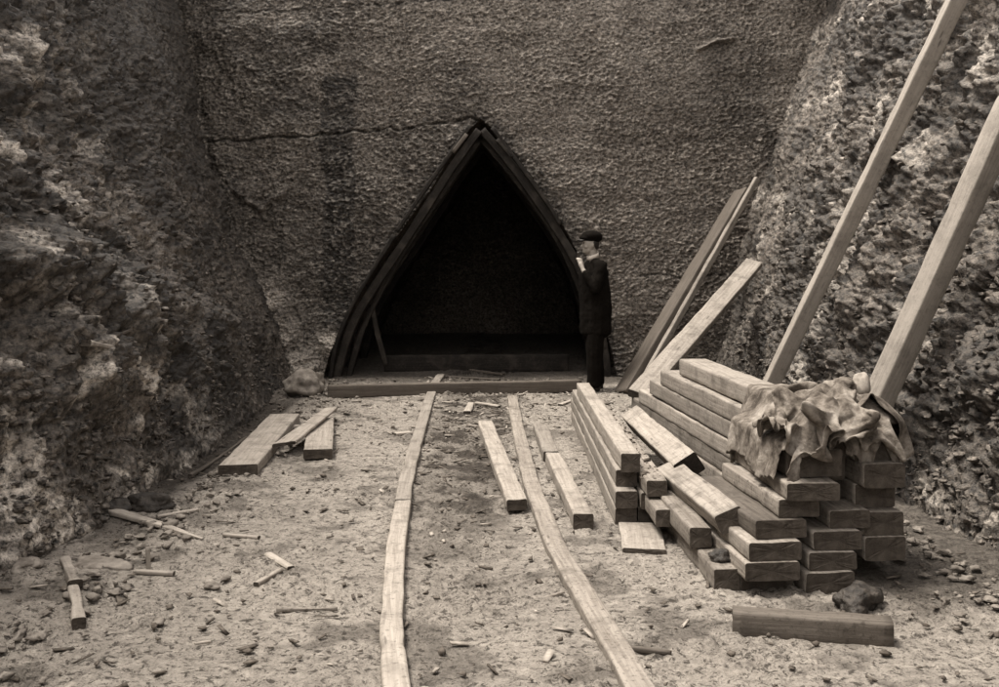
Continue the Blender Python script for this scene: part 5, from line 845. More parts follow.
CL_B = (64, 44, [
1401,4977,527,-7,3,12,2,5,16,9,6,19,-4,20,23,10,2,20,-13,17,-9,-9,-13,14,-10,8,7,1,14,-9,-18,-6,16,-21,9,13,6,-10,33,2,-13,27,-16,-31,20,6,-7,17,3,4,18,
-6,7,11,-8,17,7,2,22,-16,-9,22,5,-5,31,8,2,22,6,5,21,4,1,9,11,7,6,-11,12,4,-15,11,3,-23,-5,3,-31,-24,-16,2,-10,-19,12,-10,-5,11,2,12,9,-9,2,14,2,21,8,-2,
21,26,-8,37,-10,5,29,-11,1,32,-13,0,18,-3,-6,15,-9,-11,9,-1,-1,-2,-15,-2,-4,-26,82,-344,-198,-4,5,12,8,10,19,25,13,28,19,4,25,16,32,13,-18,12,6,-8,-7,13,
-8,17,4,-19,-5,17,-19,10,9,14,-32,20,-9,-18,20,-11,-12,18,-5,13,14,3,-6,15,-11,6,6,-2,13,11,13,1,10,-9,15,4,0,24,-5,-1,24,2,-3,20,13,3,24,8,5,18,8,-4,15,
-3,3,12,-8,12,3,-20,11,1,-29,-30,-11,-17,-14,-22,10,2,-25,12,-9,2,13,2,21,6,-1,14,24,-14,41,-17,-13,42,-14,1,40,-15,11,24,-16,8,17,-5,2,8,10,-14,5,12,-19,
-8,-9,-4,-7,-28,59,-373,-200,-1,9,12,13,18,21,27,18,29,28,8,35,27,21,21,-7,24,-1,-13,4,9,-16,-1,18,-26,20,8,11,-24,23,0,-24,25,-11,-11,13,-3,-17,10,-4,
16,7,-7,11,7,-3,1,13,-1,19,-1,8,4,14,-5,9,13,1,19,-9,-9,13,10,7,30,-1,4,21,16,2,25,-10,10,18,9,-8,9,8,-5,11,-12,14,-2,-30,-17,-2,-30,-22,-31,10,8,-26,8,
-4,-6,12,-5,16,18,-7,39,-10,-12,44,0,-6,40,-38,-7,36,-32,4,26,-12,11,11,-2,3,5,16,-7,4,26,-31,-11,6,-5,-9,-30,49,-406,-196,-1,14,12,16,23,23,26,29,28,28,
10,33,26,27,19,8,11,14,-6,13,5,-22,9,10,-23,9,20,-5,-23,17,10,-21,27,-3,-15,15,-3,-17,10,-11,7,8,8,17,2,-1,17,4,-3,17,4,-3,10,11,4,5,18,-6,16,3,4,23,-13,
4,19,15,-1,27,-11,11,22,8,-4,18,-11,0,12,9,-12,5,19,5,5,-24,-6,-3,-40,-24,-29,8,8,-16,9,-10,-1,7,1,14,18,-16,43,-6,1,34,-32,-10,45,-30,4,22,-41,-10,17,
-18,-2,16,3,11,4,18,-13,-6,26,-12,4,33,-17,-5,-23,59,-431,-197,-7,10,15,15,26,24,22,20,20,13,26,30,26,12,19,11,16,18,0,12,9,-14,12,11,-8,17,8,-18,-15,24,
-6,-16,20,0,-12,17,11,-16,9,-3,-6,14,-6,10,9,0,18,5,10,24,-2,2,13,14,-4,25,-9,14,19,12,0,22,-3,-10,24,-18,10,15,8,10,17,5,-8,14,-6,0,-2,17,-12,10,17,-22,
9,-16,13,0,-30,-26,-13,-1,9,-15,11,-9,7,12,-8,16,-13,-10,38,-1,-8,33,-26,5,24,-38,-6,22,-27,1,14,-27,-10,11,-3,-6,4,17,-5,4,28,9,-6,30,-30,7,5,65,-429,
-198,4,-1,18,3,12,24,9,22,21,16,20,25,17,14,16,7,18,16,8,11,14,6,7,13,-5,15,9,-15,21,8,-7,-11,19,-2,-17,18,-2,-14,18,4,-17,11,-6,0,14,3,20,-5,6,18,13,-3,
26,-15,13,32,5,-15,35,-13,12,30,-13,4,21,2,-7,20,6,13,-11,0,4,1,15,-17,4,11,-9,11,23,-23,9,-7,13,2,-17,-10,-4,-20,-10,6,9,-7,11,11,-10,17,-11,1,16,-28,
-7,30,-14,-6,16,-23,4,12,-27,-9,13,-10,0,13,-12,-11,8,8,2,-3,24,-9,4,21,0,2,27,51,-420,-191,12,-1,21,8,4,24,1,7,21,1,14,19,11,17,18,17,18,15,15,10,11,12,
16,3,3,8,11,-1,14,9,-13,20,8,-15,-7,22,-3,-27,19,-11,-11,14,4,-15,11,-3,16,10,2,25,-15,9,34,1,-12,44,-22,-9,43,-13,-2,39,-2,0,18,5,14,2,-8,12,-9,11,1,-11,
22,-2,-14,29,-17,23,9,-22,11,2,4,4,-16,6,6,-14,-10,17,5,-9,9,-10,-8,18,-17,-7,15,-20,-5,3,-22,0,18,-1,-9,11,-13,5,10,-14,-6,13,-5,-6,12,-3,-10,4,13,6,-8,
18,-1,3,28,65,-412,-163,5,12,22,-2,4,18,9,-8,13,3,15,20,3,3,19,21,20,6,17,21,-1,18,5,11,7,9,11,1,6,12,-12,18,11,-18,19,13,-19,-15,26,-4,-24,10,2,-10,13,
-5,7,12,3,24,-20,-7,46,-16,-3,57,-7,-8,43,-23,-9,36,-7,-5,25,5,9,-4,12,3,-19,15,29,-28,14,-7,-12,36,-19,21,17,-20,16,-7,1,7,-12,10,4,-13,-8,14,-20,-11,
14,-23,-11,12,-15,1,17,-2,-6,3,-17,-10,11,-8,1,10,12,-12,9,-8,-5,14,-5,7,11,-1,-9,12,0,-4,-3,23,15,-8,23,56,-418,-144,16,12,14,7,12,17,5,6,20,-1,-1,16,
11,21,-15,15,17,7,22,7,7,11,18,5,5,7,11,-1,7,14,-4,-3,23,-16,21,10,-23,7,22,-4,-25,9,-10,-1,11,1,11,12,-8,26,-10,2,45,-23,-6,47,-15,-10,48,-11,-7,32,3,
-3,22,-9,-12,-5,12,11,-23,24,33,-28,5,1,-22,37,-23,24,22,-18,16,-5,-3,10,-10,0,10,-16,-7,11,-18,-6,13,-19,1,5,-20,-4,11,-14,-10,13,-1,0,6,-14,-13,10,-3,
2,9,13,-11,8,5,2,14,3,2,15,3,-9,5,15,10,-9,26,67,-434,-148,6,13,19,25,14,10,11,8,23,11,21,-13,9,17,-16,16,10,12,8,15,1,11,2,12,-2,3,16,-7,13,14,-14,4,20,
-10,8,24,-14,16,13,-9,-13,15,-10,6,5,-10,13,-5,0,30,4,-12,37,-12,6,42,-21,-13,39,-2,0,27,-6,-7,17,2,-13,0,12,9,-21,18,29,-23,3,-17,-27,22,5,24,32,-17,14,
0,-8,13,-10,-5,10,-10,4,7,-14,-2,9,-21,-4,11,-17,-5,10,-21,-8,13,-11,-14,6,1,0,10,-12,-7,14,1,0,-4,16,5,18,9,1,3,23,3,20,20,-1,29,1,50,-484,-145,23,14,
15,22,17,23,19,22,-28,23,25,-16,20,9,7,8,16,0,6,2,11,-4,4,15,-12,7,22,-10,4,31,-13,10,21,-9,13,10,-11,10,17,-11,4,10,-9,14,-9,-8,19,-1,-8,34,-6,-5,25,9,
-5,28,-11,-1,24,-8,-14,17,3,-2,10,4,3,15,3,1,-14,21,15,-20,2,-1,-27,19,-17,22,15,0,19,17,-10,15,-11,-14,15,-1,12,5,-7,7,6,-12,0,9,-18,-9,10,-26,-17,10,
-13,-15,9,-11,7,6,-19,-7,16,-2,1,1,23,6,8,28,9,31,3,1,35,10,3,29,17,39,-536,-150,20,17,25,28,26,-15,32,34,-8,30,14,-30,27,23,-3,4,-6,10,-10,-3,16,-16,5,
22,-14,12,37,-16,20,19,-10,10,26,-10,4,26,-9,11,3,-11,14,4,-12,20,0,-2,27,-11,-10,22,7,-4,22,-9,-8,16,3,6,13,-7,-4,16,-1,-1,9,10,6,10,9,-6,-1,14,-5,-16,
6,-12,-19,-2,1,19,16,3,20,20,-16,25,-3,-19,11,16,6,18,-4,14,1,-2,12,-1,-21,-1,5,-29,-18,10,-29,-28,5,-12,1,9,-14,8,9,-11,4,5,25,3,22,24,6,45,25,11,40,6,
11,37,4,18,-586,-147,32,28,0,27,31,3,35,18,-34,39,23,-16,20,19,-6,-2,7,12,-12,-12,13,-22,9,27,-19,14,40,-19,5,37,-3,17,26,-10,6,18,-11,9,3,-10,18,2,-14,
24,0,0,26,-9,-7,23,-7,-5,20,-1,-10,5,10,9,11,-1,6,12,-1,3,14,7,-9,-11,8,-7,0,13,-1,-21,-8,-9,13,9,-1,26,10,-7,30,13,-21,20,25,-17,20,15,-3,16,-6,14,3,4,
15,-4,-16,13,-6,-39,-13,9,-34,-30,7,-18,3,-7,-18,5,8,-10,1,24,13,5,36,28,16,40,38,15,45,4,10,42,14,15,-611,-157,20,27,5,39,22,-25,27,35,-12,37,13,-16,19,
9,-12,1,10,9,-18,-2,22,-29,-8,24,-14,20,46,-16,20,27,-5,-1,37,-10,6,18,-9,11,4,-1,17,-1,-20,24,0,-9,25,-5,3,23,-10,-11,14,3,-5,13,5,8,12,0,11,12,1,-8,2,
14,-8,4,13,1,-19,7,-13,11,0,-10,19,12,3,32,10,-14,27,14,-16,23,12,-15,20,8,-15,14,5,13,0,-12,20,-6,-13,19,-9,-25,1,2,-38,-29,8,-21,1,1,-18,-6,11,-3,16,
24,10,4,30,29,15,43,15,9,47,24,16,28,-16,24,-604,-134,22,20,-13,20,30,-9,26,12,-26,28,12,-7,16,9,-3,-3,9,14,-19,-7,11,-11,21,27,-16,23,39,-14,16,31,-8,
2,32,-5,-5,20,-3,13,7,-10,4,10,-3,22,-9,-16,21,2,-8,24,-3,4,18,-5,-4,16,2,-3,14,3,4,14,3,-2,14,5,-3,-9,19,-13,5,6,-18,12,18,1,21,5,-16,22,10,-22,23,15,
-15,23,12,-6,21,4,4,7,-10,2,11,-12,22,-6,-23,19,-11,-16,8,0,-31,-15,8,-20,-6,7,-15,-10,12,9,16,20,7,9,30,15,2,40,22,22,39,4,8,18,-14,36,-585,-128,13,23,
-10,19,8,-23,14,15,-7,8,16,-5,13,1,5,4,2,17,-2,13,14,-8,19,20,-10,21,26,-12,18,28,-12,-11,32,1,5,18,-19,-2,16,11,6,8,2,13,5,0,21,-4,-18,24,-2,-11,25,-1,
-1,21,-7,-5,20,-5,-5,15,3,5,16,3,-13,8,17,-13,1,21,-16,15,18,-19,23,17,-15,19,7,-6,22,6,-12,14,5,1,16,-3,1,13,-5,6,-2,-25,21,9,-15,13,-4,-24,9,-5,-19,-8,
9,-8,-11,9,-5,2,16,1,-3,20,10,5,22,6,12,27,8,15,22,-2,13,24,-9,46,-558,-124,14,8,-19,10,10,-13,6,15,-2,-9,13,2,-2,13,12,3,11,12,-3,13,17,1,10,18,-6,16,
21,12,3,17,-4,-3,28,-23,-1,17,-9,-7,25,-13,11,12,1,9,8,11,13,6,20,22,-5,-5,31,-11,-13,29,-5,-10,28,-10,-3,21,-8,-5,10,13,-6,21,9,-13,3,30,-19,22,18,-19,
25,15,-18,11,18,-10,18,4,-2,13,-5,6,-2,-20,5,7,-13,4,4,-17,20,8,-19,12,12,-9,4,-2,-15,-9,10,-4,-12,9,6,-2,17,2,5,17,3,4,18,3,9,16,-1,12,14,-4,11,13,-8,
54,-524,-120,12,0,-17,7,10,-8,-10,10,2,-6,14,13,-5,13,13,-5,14,12,-3,13,15,1,13,15,6,9,12,17,-4,22,-26,4,8,-11,-12,23,-24,12,12,-19,14,10,-3,12,6,19,8,
3,21,11,18,31,26,-3,-9,42,-15,-13,30,-9,-8,20,-5,4,14,0,-7,19,16,-13,4,25,-20,27,17,-24,15,26,-11,16,9,-12,16,8,4,8,-14,8,0,-20,8,-2,-21,12,7,-17,10,10,
-12,8,11,-9,2,11,-9,-13,10,0,-14,2,9,-8,16,5,1,18,2,8,11,1,10,13,0,13,2,-4,12,11,-5,52,-490,-109,12,-7,-19,11,6,-8,-6,13,2,-3,15,13,-1,18,15,1,19,9,-6,
-6,21,3,11,7,-7,-5,23,-23,1,-4,-25,1,12,-18,5,19,-11,9,16,-6,12,17,3,12,5,6,18,-6,25,18,3,35,18,18,9,45,-16,-9,26,-8,-16,21,-4,7,12,-4,-2,20,9,-13,10,24,
-20,22,18,-16,12,19,-13,15,12,-3,14,3,-3,0,-14,13,5,-20,9,9,-17,10,10,-14,-2,16,0,2,10,-9,14,6,-9,-11,11,-3,-19,-5,7,-12,4,8,-5,15,6,2,17,0,12,8,0,12,8,
-1,11,11,-4,57,-477,-93,10,2,-22,14,-2,-6,3,11,-13,-6,13,9,2,18,2,-11,6,21,5,10,22,-23,-20,5,-25,-4,14,-19,5,19,-16,6,16,-12,9,15,-3,10,16,6,14,-2,7,16,
-4,-2,21,8,19,28,6,32,24,11,15,33,-10,-3,31,-13,-7,14,-4,-6,13,2,6,20,3,-9,11,11,-12,13,17,-12,15,12,-10,14,12,-2,14,2,1,13,-8,-3,12,-9,-1,11,-12,14,11,
-15,8,-8,-13,0,14,-3,0,12,10,7,11,-7,-11,9,4,-12,-12,7,-15,-3,9,-11,12,6,0,23,-4,10,11,-2,13,6,-2,72,-487,-66,3,20,-24,9,7,-16,10,4,-20,-1,13,-7,0,14,-3,
-8,17,18,-17,-19,26,-22,0,28,-27,-16,15,-24,2,25,-15,7,18,-8,11,10,-1,14,-1,6,22,-5,10,23,-2,20,24,2,13,38,22,18,31,-6,14,21,-6,5,16,-9,0,15,-8,-2,15,-1,
-1,14,3,-6,13,6,1,14,-2,-8,13,0,-11,12,2,-11,12,3,-3,13,0,-1,13,-1,2,15,2,4,15,1,7,-12,-12,14,15,-8,7,12,13,7,14,8,-4,12,4,-13,7,4,-20,4,-6,-19,-26,9,-21,
17,4,5,20,-5,11,9,-2,78,-517,-94,11,18,14,6,29,-15,9,17,-28,4,10,-15,1,13,-6,-9,21,19,-15,-19,27,-32,-16,29,-31,-9,31,-29,-3,32,-15,7,12,-6,12,4,3,19,-6,
12,34,-7,26,23,-8,23,34,19,20,43,3,8,25,2,-3,16,-5,0,10,-8,8,10,-10,-7,14,4,6,13,-7,5,16,0,3,15,2,8,17,2,-7,13,0,-13,12,4,-11,4,10,-17,13,-2,-1,13,-7,-10,
10,4,17,7,-9,25,12,-7,13,20,-9,2,22,-7,9,15,5,-9,6,11,-23,0,14,-30,-20,11,-28,-23,8,-14,30,-2,5,19,-5,89,-544,-119,12,22,20,13,40,0,6,26,-24,6,7,-16,1,
12,-7,-9,17,15,-28,0,29,-30,-21,35,-26,-22,36,-28,-3,30,-15,5,11,-5,14,0,11,27,-10,15,33,-20,38,32,9,29,52,1,14,37,-5,3,18,7,-7,10,5,-17,4,6,-3,10,-11,
15,7,0,2,15,-4,3,19,3,16,17,0,1,15,5,8,13,-3,-12,13,-2,-14,9,5,-22,2,10,-18,12,-4,-6,12,0,14,17,-8,27,21,-7,19,22,-11,20,3,-19,8,16,3,-9,6,13,-26,1,15,
-35,-12,15,-32,-31,9,-28,15,7,0,22,-5,99,-540,-138,14,26,22,11,35,2,5,27,-12,4,14,-15,3,9,-10,-20,7,15,-20,13,31,-29,-15,32,-22,-24,31,-25,-3,27,-14,6,
9,-3,14,-13,15,28,-4,20,38,-22,31,37,6,27,51,1,13,21,22,7,20,6,-9,11,2,-9,10,3,-18,6,3,0,13,-7,16,7,-1,2,21,3,20,12,-2,5,15,2,1,14,0,-18,6,-3,-4,16,-2,
-16,4,8,-16,11,0,-2,14,-2,12,17,-4,20,20,-8,22,14,-19,20,4,-19,6,13,1,-15,-3,10,-22,14,21,-38,-8,19,-23,-27,6,-31,6,11,-19,14,4,122,-517,-149,10,23,16,
7,32,-3,2,24,-1,1,12,-10,-2,14,-6,-18,14,8,-15,-6,28,-25,-4,27,-18,-20,26,-18,4,15,-13,7,9,-1,16,-14,5,21,-5,24,40,-11,23,35,3,30,40,17,12,21,23,-7,11,
16,2,14,6,-9,12,0,-9,13,-1,-3,14,0,-3,13,-1,15,13,-2,0,11,-6,0,12,-1,0,11,-3,0,12,5,1,13,-6,-13,8,6,-9,11,3,6,14,-7,12,15,-11,10,13,-21,13,13,-17,22,5,
-2,-3,11,9,-12,9,13,-29,-3,8,-25,3,23,-27,-24,10,-21,8,7,-9,10,-8,125,-501,-132,5,32,-4,1,20,1,-1,17,2,-12,10,5,-3,16,-4,-16,18,4,-17,-2,20,-9,-5,18,-12,
-14,21,-16,6,2,-6,12,1,-3,14,-1,7,22,0,16,27,1,20,32,7,21,30,20,-4,13,28,10,18,9,2,15,-7,0,15,-6,-4,13,6,-2,13,-2,-9,11,-4,0,12,-2,0,11,14,0,12,2,0,11,
-1,0,12,3,0,12,-4,-4,13,-1,-2,6,-19,7,14,-3,5,14,-13,-3,10,-16,13,11,-11,3,6,12,7,9,10,-24,3,10,-25,-1,14,-9,8,22,-24,-13,9,-12,11,1,-9,11,-5,129,-472,
-169,1,28,-3,-4,14,4,1,6,13,-9,1,21,-19,14,7,-4,20,-4,-16,4,14,-7,-8,16,-3,7,12,0,5,13,-4,11,-8,-5,13,4,-1,15,5,10,19,11,17,28,3,3,16,22,-1,13,26,10,21,
-4,-9,14,-12,-4,16,-12,-2,14,-4,4,14,0,0,11,10,0,12,10,0,11,18,0,12,7,0,12,3,0,11,2,0,12,-7,0,12,-17,-3,4,-21,-1,13,-16,-1,15,-13,7,10,-4,13,9,4,-16,3,
21,-9,13,14,-6,12,22,-18,-15,12,-13,8,18,-9,12,-9,-12,6,-4,-7,-1,-13,103,-439,-188,-21,7,10,0,12,6,12,8,13,18,8,13,-3,-1,28,-20,14,9,-2,16,-4,-7,8,10,-2,
6,12,8,-2,13,-2,16,-1,-4,11,5,6,18,11,3,14,10,3,15,17,-3,9,16,0,15,18,-7,18,-21,1,19,-15,0,15,-6,1,16,-5,0,11,3,0,12,10,0,11,18,0,12,18,0,12,15,0,11,5,
0,12,-1,0,12,-15,0,11,-13,2,7,-32,-1,19,-4,-2,0,-19,6,13,4,-7,8,16,4,21,13,-11,1,27,-16,-7,27,-9,21,9,-6,14,-13,-11,5,-6,-14,4,-3,-13,4,-4,70,-459,-203,
-13,20,1,0,13,4,16,7,17,7,6,15,22,6,19,7,0,25,-10,6,16,-2,12,7,0,13,5,4,15,4,2,3,14,0,13,14,-1,10,11,-1,12,14,1,16,16,-5,10,9,-7,20,-17,-2,17,2,-1,17,-11,
1,11,-11,0,14,-2,0,12,-2,0,12,13,0,11,11,0,12,20,0,12,12,0,11,7,0,12,-1,0,12,-7,0,11,-18,0,12,-21,3,8,-16,0,14,-9,-8,6,13,8,18,-4,-12,-2,24,-7,-1,33,-6,
31,22,-5,22,-11,-6,13,-15,-11,6,-7,-14,-5,-6,-14,0,-5,43,-468,-195,-9,25,-5,0,20,-3,-1,5,17,8,6,17,15,7,17,22,4,19,13,5,19,4,4,18,1,9,12,1,10,10,1,11,11,
1,14,13,2,16,15,7,18,19,-4,16,10,-12,20,-9,-9,8,2,-8,10,-14,7,6,12,1,12,-10,-2,13,2,0,12,-1,0,11,11,0,12,4,0,11,13,0,12,7,0,12,6,0,11,1,0,12,-8,0,12,-4,
0,11,-9,8,8,-14,2,13,-6,-3,14,0,-3,14,3,-15,9,18,-2,-9,35,-2,45,7,-7,19,-19,-5,24,-13,-8,8,-11,-9,11,-9,-14,-4,-5,13,-506,-192,-2,29,-7,12,15,6,-5,12,0,
-4,10,12,-3,7,20,14,5,21,23,3,26,17,5,21,15,3,18,6,2,14,0,5,14,1,17,9,1,27,16,-2,23,16,-35,6,0,-5,14,-8,4,13,-4,9,10,-3,9,9,14,-5,6,17,5,15,3,0,12,4,0,
11,-4,0,12,0,0,11,-5,0,12,0,0,12,2,0,11,6,0,12,7,0,12,4,0,11,-5,-10,11,6,-2,12,-9,-1,13,2,5,13,-4,-5,19,9,2,-14,27,-3,46,-4,-5,29,-21,-5,33,-9,-4,23,-14,
-10,15,-4,-7,-2,-12,2,-549,-180,-6,30,-21,10,18,4,-14,14,-9,-4,11,8,2,8,21,4,5,27,27,2,30,27,-1,28,25,2,24,7,-11,16,-3,10,15,-6,14,16,8,37,9,-18,33,0,-29,
-15,5,-9,17,-15,4,15,-2,13,4,15,6,10,22,10,20,10,-2,10,20,0,12,0,0,12,-7,0,11,-6,0,12,-15,0,12,-3,0,11,-8,0,12,11,0,11,12,0,12,14,0,12,13,-4,13,8,-6,12,
-3,-7,10,-4,-4,12,-7,12,8,-10,3,10,27,-5,45,-11,-5,31,-21,-3,42,-11,-7,29,-6,14,-6,-22,-3,2,-13,-30,-553,-174,-2,26,1,-3,17,-20,-4,18,-3,1,0,16,1,18,16,
-1,-7,27,27,6,27,33,3,32,27,-1,26,8,-14,17,-2,0,14,-9,24,18,-9,31,22,-4,51,-1,-34,-5,-5,1,-6,-22,-2,18,1,10,16,11,10,8,26,7,8,28,0,16,11,0,12,4,0,12,-10,
0,11,-14,0,12,-19,0,12,-8,0,11,-4,0,12,9,0,12,18,0,11,22,0,12,13,2,17,1,-3,14,4,-7,9,-8,-5,12,4,9,-3,-15,-13,28,2,9,51,-8,-9,36,-1,-6,46,-8,11,11,-31,-8,
13,-21,10,-12,-4,-55,-558,-180,11,17,0,5,19,-2,-1,15,-6,0,10,10,-11,-5,26,15,3,27,17,-1,36,33,2,29,31,5,11,6,2,19,2,-8,12,-10,15,22,-7,33,15,-9,48,16,-35,
13,-8,5,-1,-17,5,9,-9,2,6,21,12,16,11,0,14,23,3,7,21,0,12,-1,0,11,-6,0,12,-14,0,12,-18,0,11,-8,0,12,-3,0,12,11,0,11,15,0,12,17,0,11,15,5,20,5,-3,13,-5,
-6,10,-8,1,15,7,-6,18,-4,-8,19,-21,-9,51,-11,2,43,-2,6,40,3,-3,7,-23,-1,10,-23,10,-12,-4,-51,-563,-192,6,15,0,10,14,5,-4,3,17,-8,1,19,-1,-3,31,20,5,26,
33,4,24,28,9,11,18,-2,20,4,13,6,3,-3,14,-12,20,19,-9,18,28,-14,26,13,-12,32,5,-5,18,-11,10,-2,-15,3,14,14,-4,4,16,5,17,5,2,10,9,0,12,3,0,12,-1,0,11,-13,
0,12,-6,0,12,-5,0,11,3,0,12,4,0,12,11,0,11,12,0,12,9,-7,14,-6,6,14,0,-2,13,-5,0,21,6,-8,23,-14,-6,43,-7,-7,49,-22,-2,32,0,12,29,9,-7,5,-17,5,-6,-12,10,
9,-7,-51,-577,-199,1,14,-2,-6,1,20,-2,0,26,1,-4,35,32,6,23,29,8,16,30,14,7,15,-4,17,3,11,8,0,12,8,-4,10,12,-5,9,19,-9,19,16,-2,14,21,-8,19,15,-5,16,6,-2,
18,0,2,12,-1,-5,14,-3,0,11,9,1,15,-4,0,12,-2,0,12,2,0,11,0,0,12,1,0,12,8,0,11,3,0,12,6,0,11,0,0,12,-3,0,12,0,-5,3,-12,-2,17,-2,5,16,7,0,28,6,-8,44,-12,
-11,42,-21,-6,57,15,8,17,-11,7,15,-7,-9,-11,-11,20,7,-3,17,-16,-17,-68,-553,-192,0,17,4,-6,-1,24,-7,-16,43,41,21,16,34,-7,22,29,18,5,24,3,15,3,2,14,-12,
-1,11,-2,16,8,-6,19,7,-7,13,14,0,6,16,0,17,2,-9,19,9,-5,16,8,1,15,5,-3,17,5,-12,12,18,-5,16,-8,4,17,0,0,12,-3,0,11,2,0,12,11,0,11,9,0,12,11,0,12,7,0,11,
-1,0,12,-3,0,12,-10,-7,3,-17,7,12,-3,-6,6,-11,5,19,18,0,43,4,-17,42,-24,-1,50,3,-5,47,9,1,26,0,5,-11,-12,8,-16,-16,33,0,-8,19,-8,-15,-125,-535,-171,17,
-4,2,-9,-6,33,29,19,16,51,15,22,37,-11,21,19,1,30,19,-3,-2,1,8,8,-16,3,12,-6,23,2,-7,20,6,-6,16,10,0,8,13,5,7,13,-3,16,9,-5,17,5,-4,19,1,-9,21,7,-14,18,
17,-13,21,4,8,8,-15,-2,15,3,0,11,6,0,12,12,0,11,16,0,12,14,0,12,6,0,11,-3,0,12,-10,0,12,-17,-6,-8,-21,5,12,-7,-3,9,-10,5,21,21,0,44,4,-19,46,-23,-13,58,
-5,1,38,9,8,14,14,10,0,-14,15,-29,-14,26,-6,-28,28,-18,-5,-146,-527,-137,18,-6,3,17,26,5,37,18,20,45,4,26,30,4,24,-1,-33,12,8,-7,21,3,9,9,13,13,6,-8,27,
-2,-8,23,2,-6,19,4,-4,14,9,-11,11,6,4,14,15,-4,20,10,-2,18,8,-8,19,8,-13,18,6,-9,16,11,-8,20,-1,9,10,-10,-3,10,13,0,11,11,0,12,14,0,12,10,0,11,3,0,12,1,
0,12,-14,1,11,-18,-5,-9,-20,-2,3,-15,4,16,8,2,23,7,2,41,5,-15,43,-19,-17,53,-10,2,35,5,9,-2,11,16,1,-2,23,-10,-22,11,-21,-28,29,-12,-17,-124,-508,-86,8,
15,0,27,4,-5,35,22,11,24,16,25,21,-37,16,12,-19,16,7,-1,19,-10,-6,9,-4,7,12,-3,25,4,-4,23,6,2,21,6,-2,34,4,-5,22,-9,-8,18,5,-3,18,11,0,22,9,0,15,13,-9,
17,7,-4,10,16,-2,11,10,-2,13,9,-5,14,5,-2,16,2,0,12,-1,0,12,2,0,11,1,0,12,5,2,9,-14,2,11,-15,-8,5,-14,4,0,-15,-5,13,-4,8,18,13,2,27,-1,-5,39,-5,-18,44,
-19,0,21,-8,5,17,4,16,-7,3,20,-1,-6,7,-21,-28,18,-5,-29,-74,-488,-75,6,3,15,13,15,8,26,11,-2,20,17,14,12,-31,13,13,-20,15,0,-17,21,0,0,18,2,10,13,-11,9,
12,1,26,-8,-2,33,3,-4,36,-5,-6,29,14,-4,30,-4,0,27,10,-7,16,2,-5,9,10,1,8,13,-2,19,0,-3,12,6,-6,11,9,-4,12,8,0,7,13,-1,15,7,-1,16,-7,0,13,0,-6,-1,-16,-13,
8,-1,13,6,-8,4,14,-3,-5,12,-5,1,1,-16,1,22,1,9,15,4,0,30,-3,-2,30,-4,-6,15,-16,0,16,-8,9,7,-7,15,-2,2,15,1,-20,2,-18,-27,-35,-471,-67,3,5,14,2,7,12,16,
14,3,17,14,5,8,-22,13,-1,-12,17,15,-22,17,5,-9,20,-9,-2,14,1,15,10,-1,21,-13,-3,43,-1,-10,40,14,-7,48,-10,3,30,8,-11,30,-5,2,13,10,-17,2,8,15,2,19,-5,7,
18,1,13,12,8,8,-7,-10,11,8,-16,20,-4,7,15,16,-1,16,-11,-3,19,-14,-8,-3,-11,-9,-12,-2,-4,15,-6,10,14,-2,6,14,7,0,11,-8,-1,8,-13,3,13,-6,11,22,7,6,12,-7,
5,19,-4,-8,11,-13,3,19,-6,2,5,-14,17,0,-5,6,2,-26,-44,-457,-66,9,0,11,9,-1,11,14,2,8,13,12,2,-2,1,23,8,-26,5,5,-8,23,2,-9,21,7,-9,8,4,13,12,-10,26,3,-10,
42,2,-8,51,-18,2,51,3,-11,32,-6,7,19,10,-13,8,-4,-15,4,14,16,2,22,5,-3,24,1,6,17,-4,15,7,0,12,-19,-18,19,-3,11,16,23,0,18,-23,-21,-10,2,-2,2,-14,-1,0,-15,
-2,17,-4,10,13,7,-4,11,-7,8,12,-1,3,11,-9,1,12,-9,-8,10,-7,5,16,-6,2,18,-3,18,19,-1,-8,8,-12,10,10,-5,3,3,-18,15,-1,-18,-56,-433,-49,14,3,6,16,0,6,14,-7,
0,9,-7,19,8,10,19,-7,-16,14,20,-12,8,3,-5,16,2,6,12,-11,17,2,0,35,7,-3,42,6,-9,44,-20,-13,45,-5,10,25,9,-12,18,-1,-4,7,13,-18,5,5,5,0,29,17,-1,17,7,2,15,
-1,12,11,-12,14,-6,-9,20,-16,11,16,21,-13,23,-10,-8,-14,-14,4,-12,-12,-3,4,-13,-1,14,-4,-5,3,-13,10,13,4,3,11,-8,1,15,-4,-5,12,-9,5,15,6,3,14,-9,4,21,1,
-2,11,-16,11,16,-6,-7,2,-13,12,-1,-11,8,2,-22,-58,-383,-36,17,-7,-2,20,-14,8,18,-8,10,12,-17,9,5,-9,28,-4,6,14,-1,-3,16,17,2,-2,1,20,10,-7,23,6,-12,40,
0,10,36,7,-13,39,-5,-7,31,-17,-4,20,9,5,10,10,-18,1,-1,-8,11,15,10,-2,17,1,8,21,16,-4,12,-4,15,4,-5,13,3,-10,15,-10,12,12,19,-4,17,-2,-21,-1,-21,6,-14,
-12,4,-9,-13,-11,-3,-13,1,7,-11,7,9,-10,8,15,1,-6,17,0,-1,25,5,5,24,-5,8,22,8,0,6,-15,5,20,-7,0,-3,-13,-12,-1,-12,3,6,-21,25,-9,-7,-62,-339,-56,5,1,18,
19,-20,14,19,-21,15,26,-22,7,8,-12,26,-3,-3,15,-13,11,0,2,21,10,13,23,-5,-11,44,3,12,31,7,-14,38,-8,3,24,4,-8,19,2,-15,8,-5,4,10,11,-7,-4,17,-6,17,6,11,
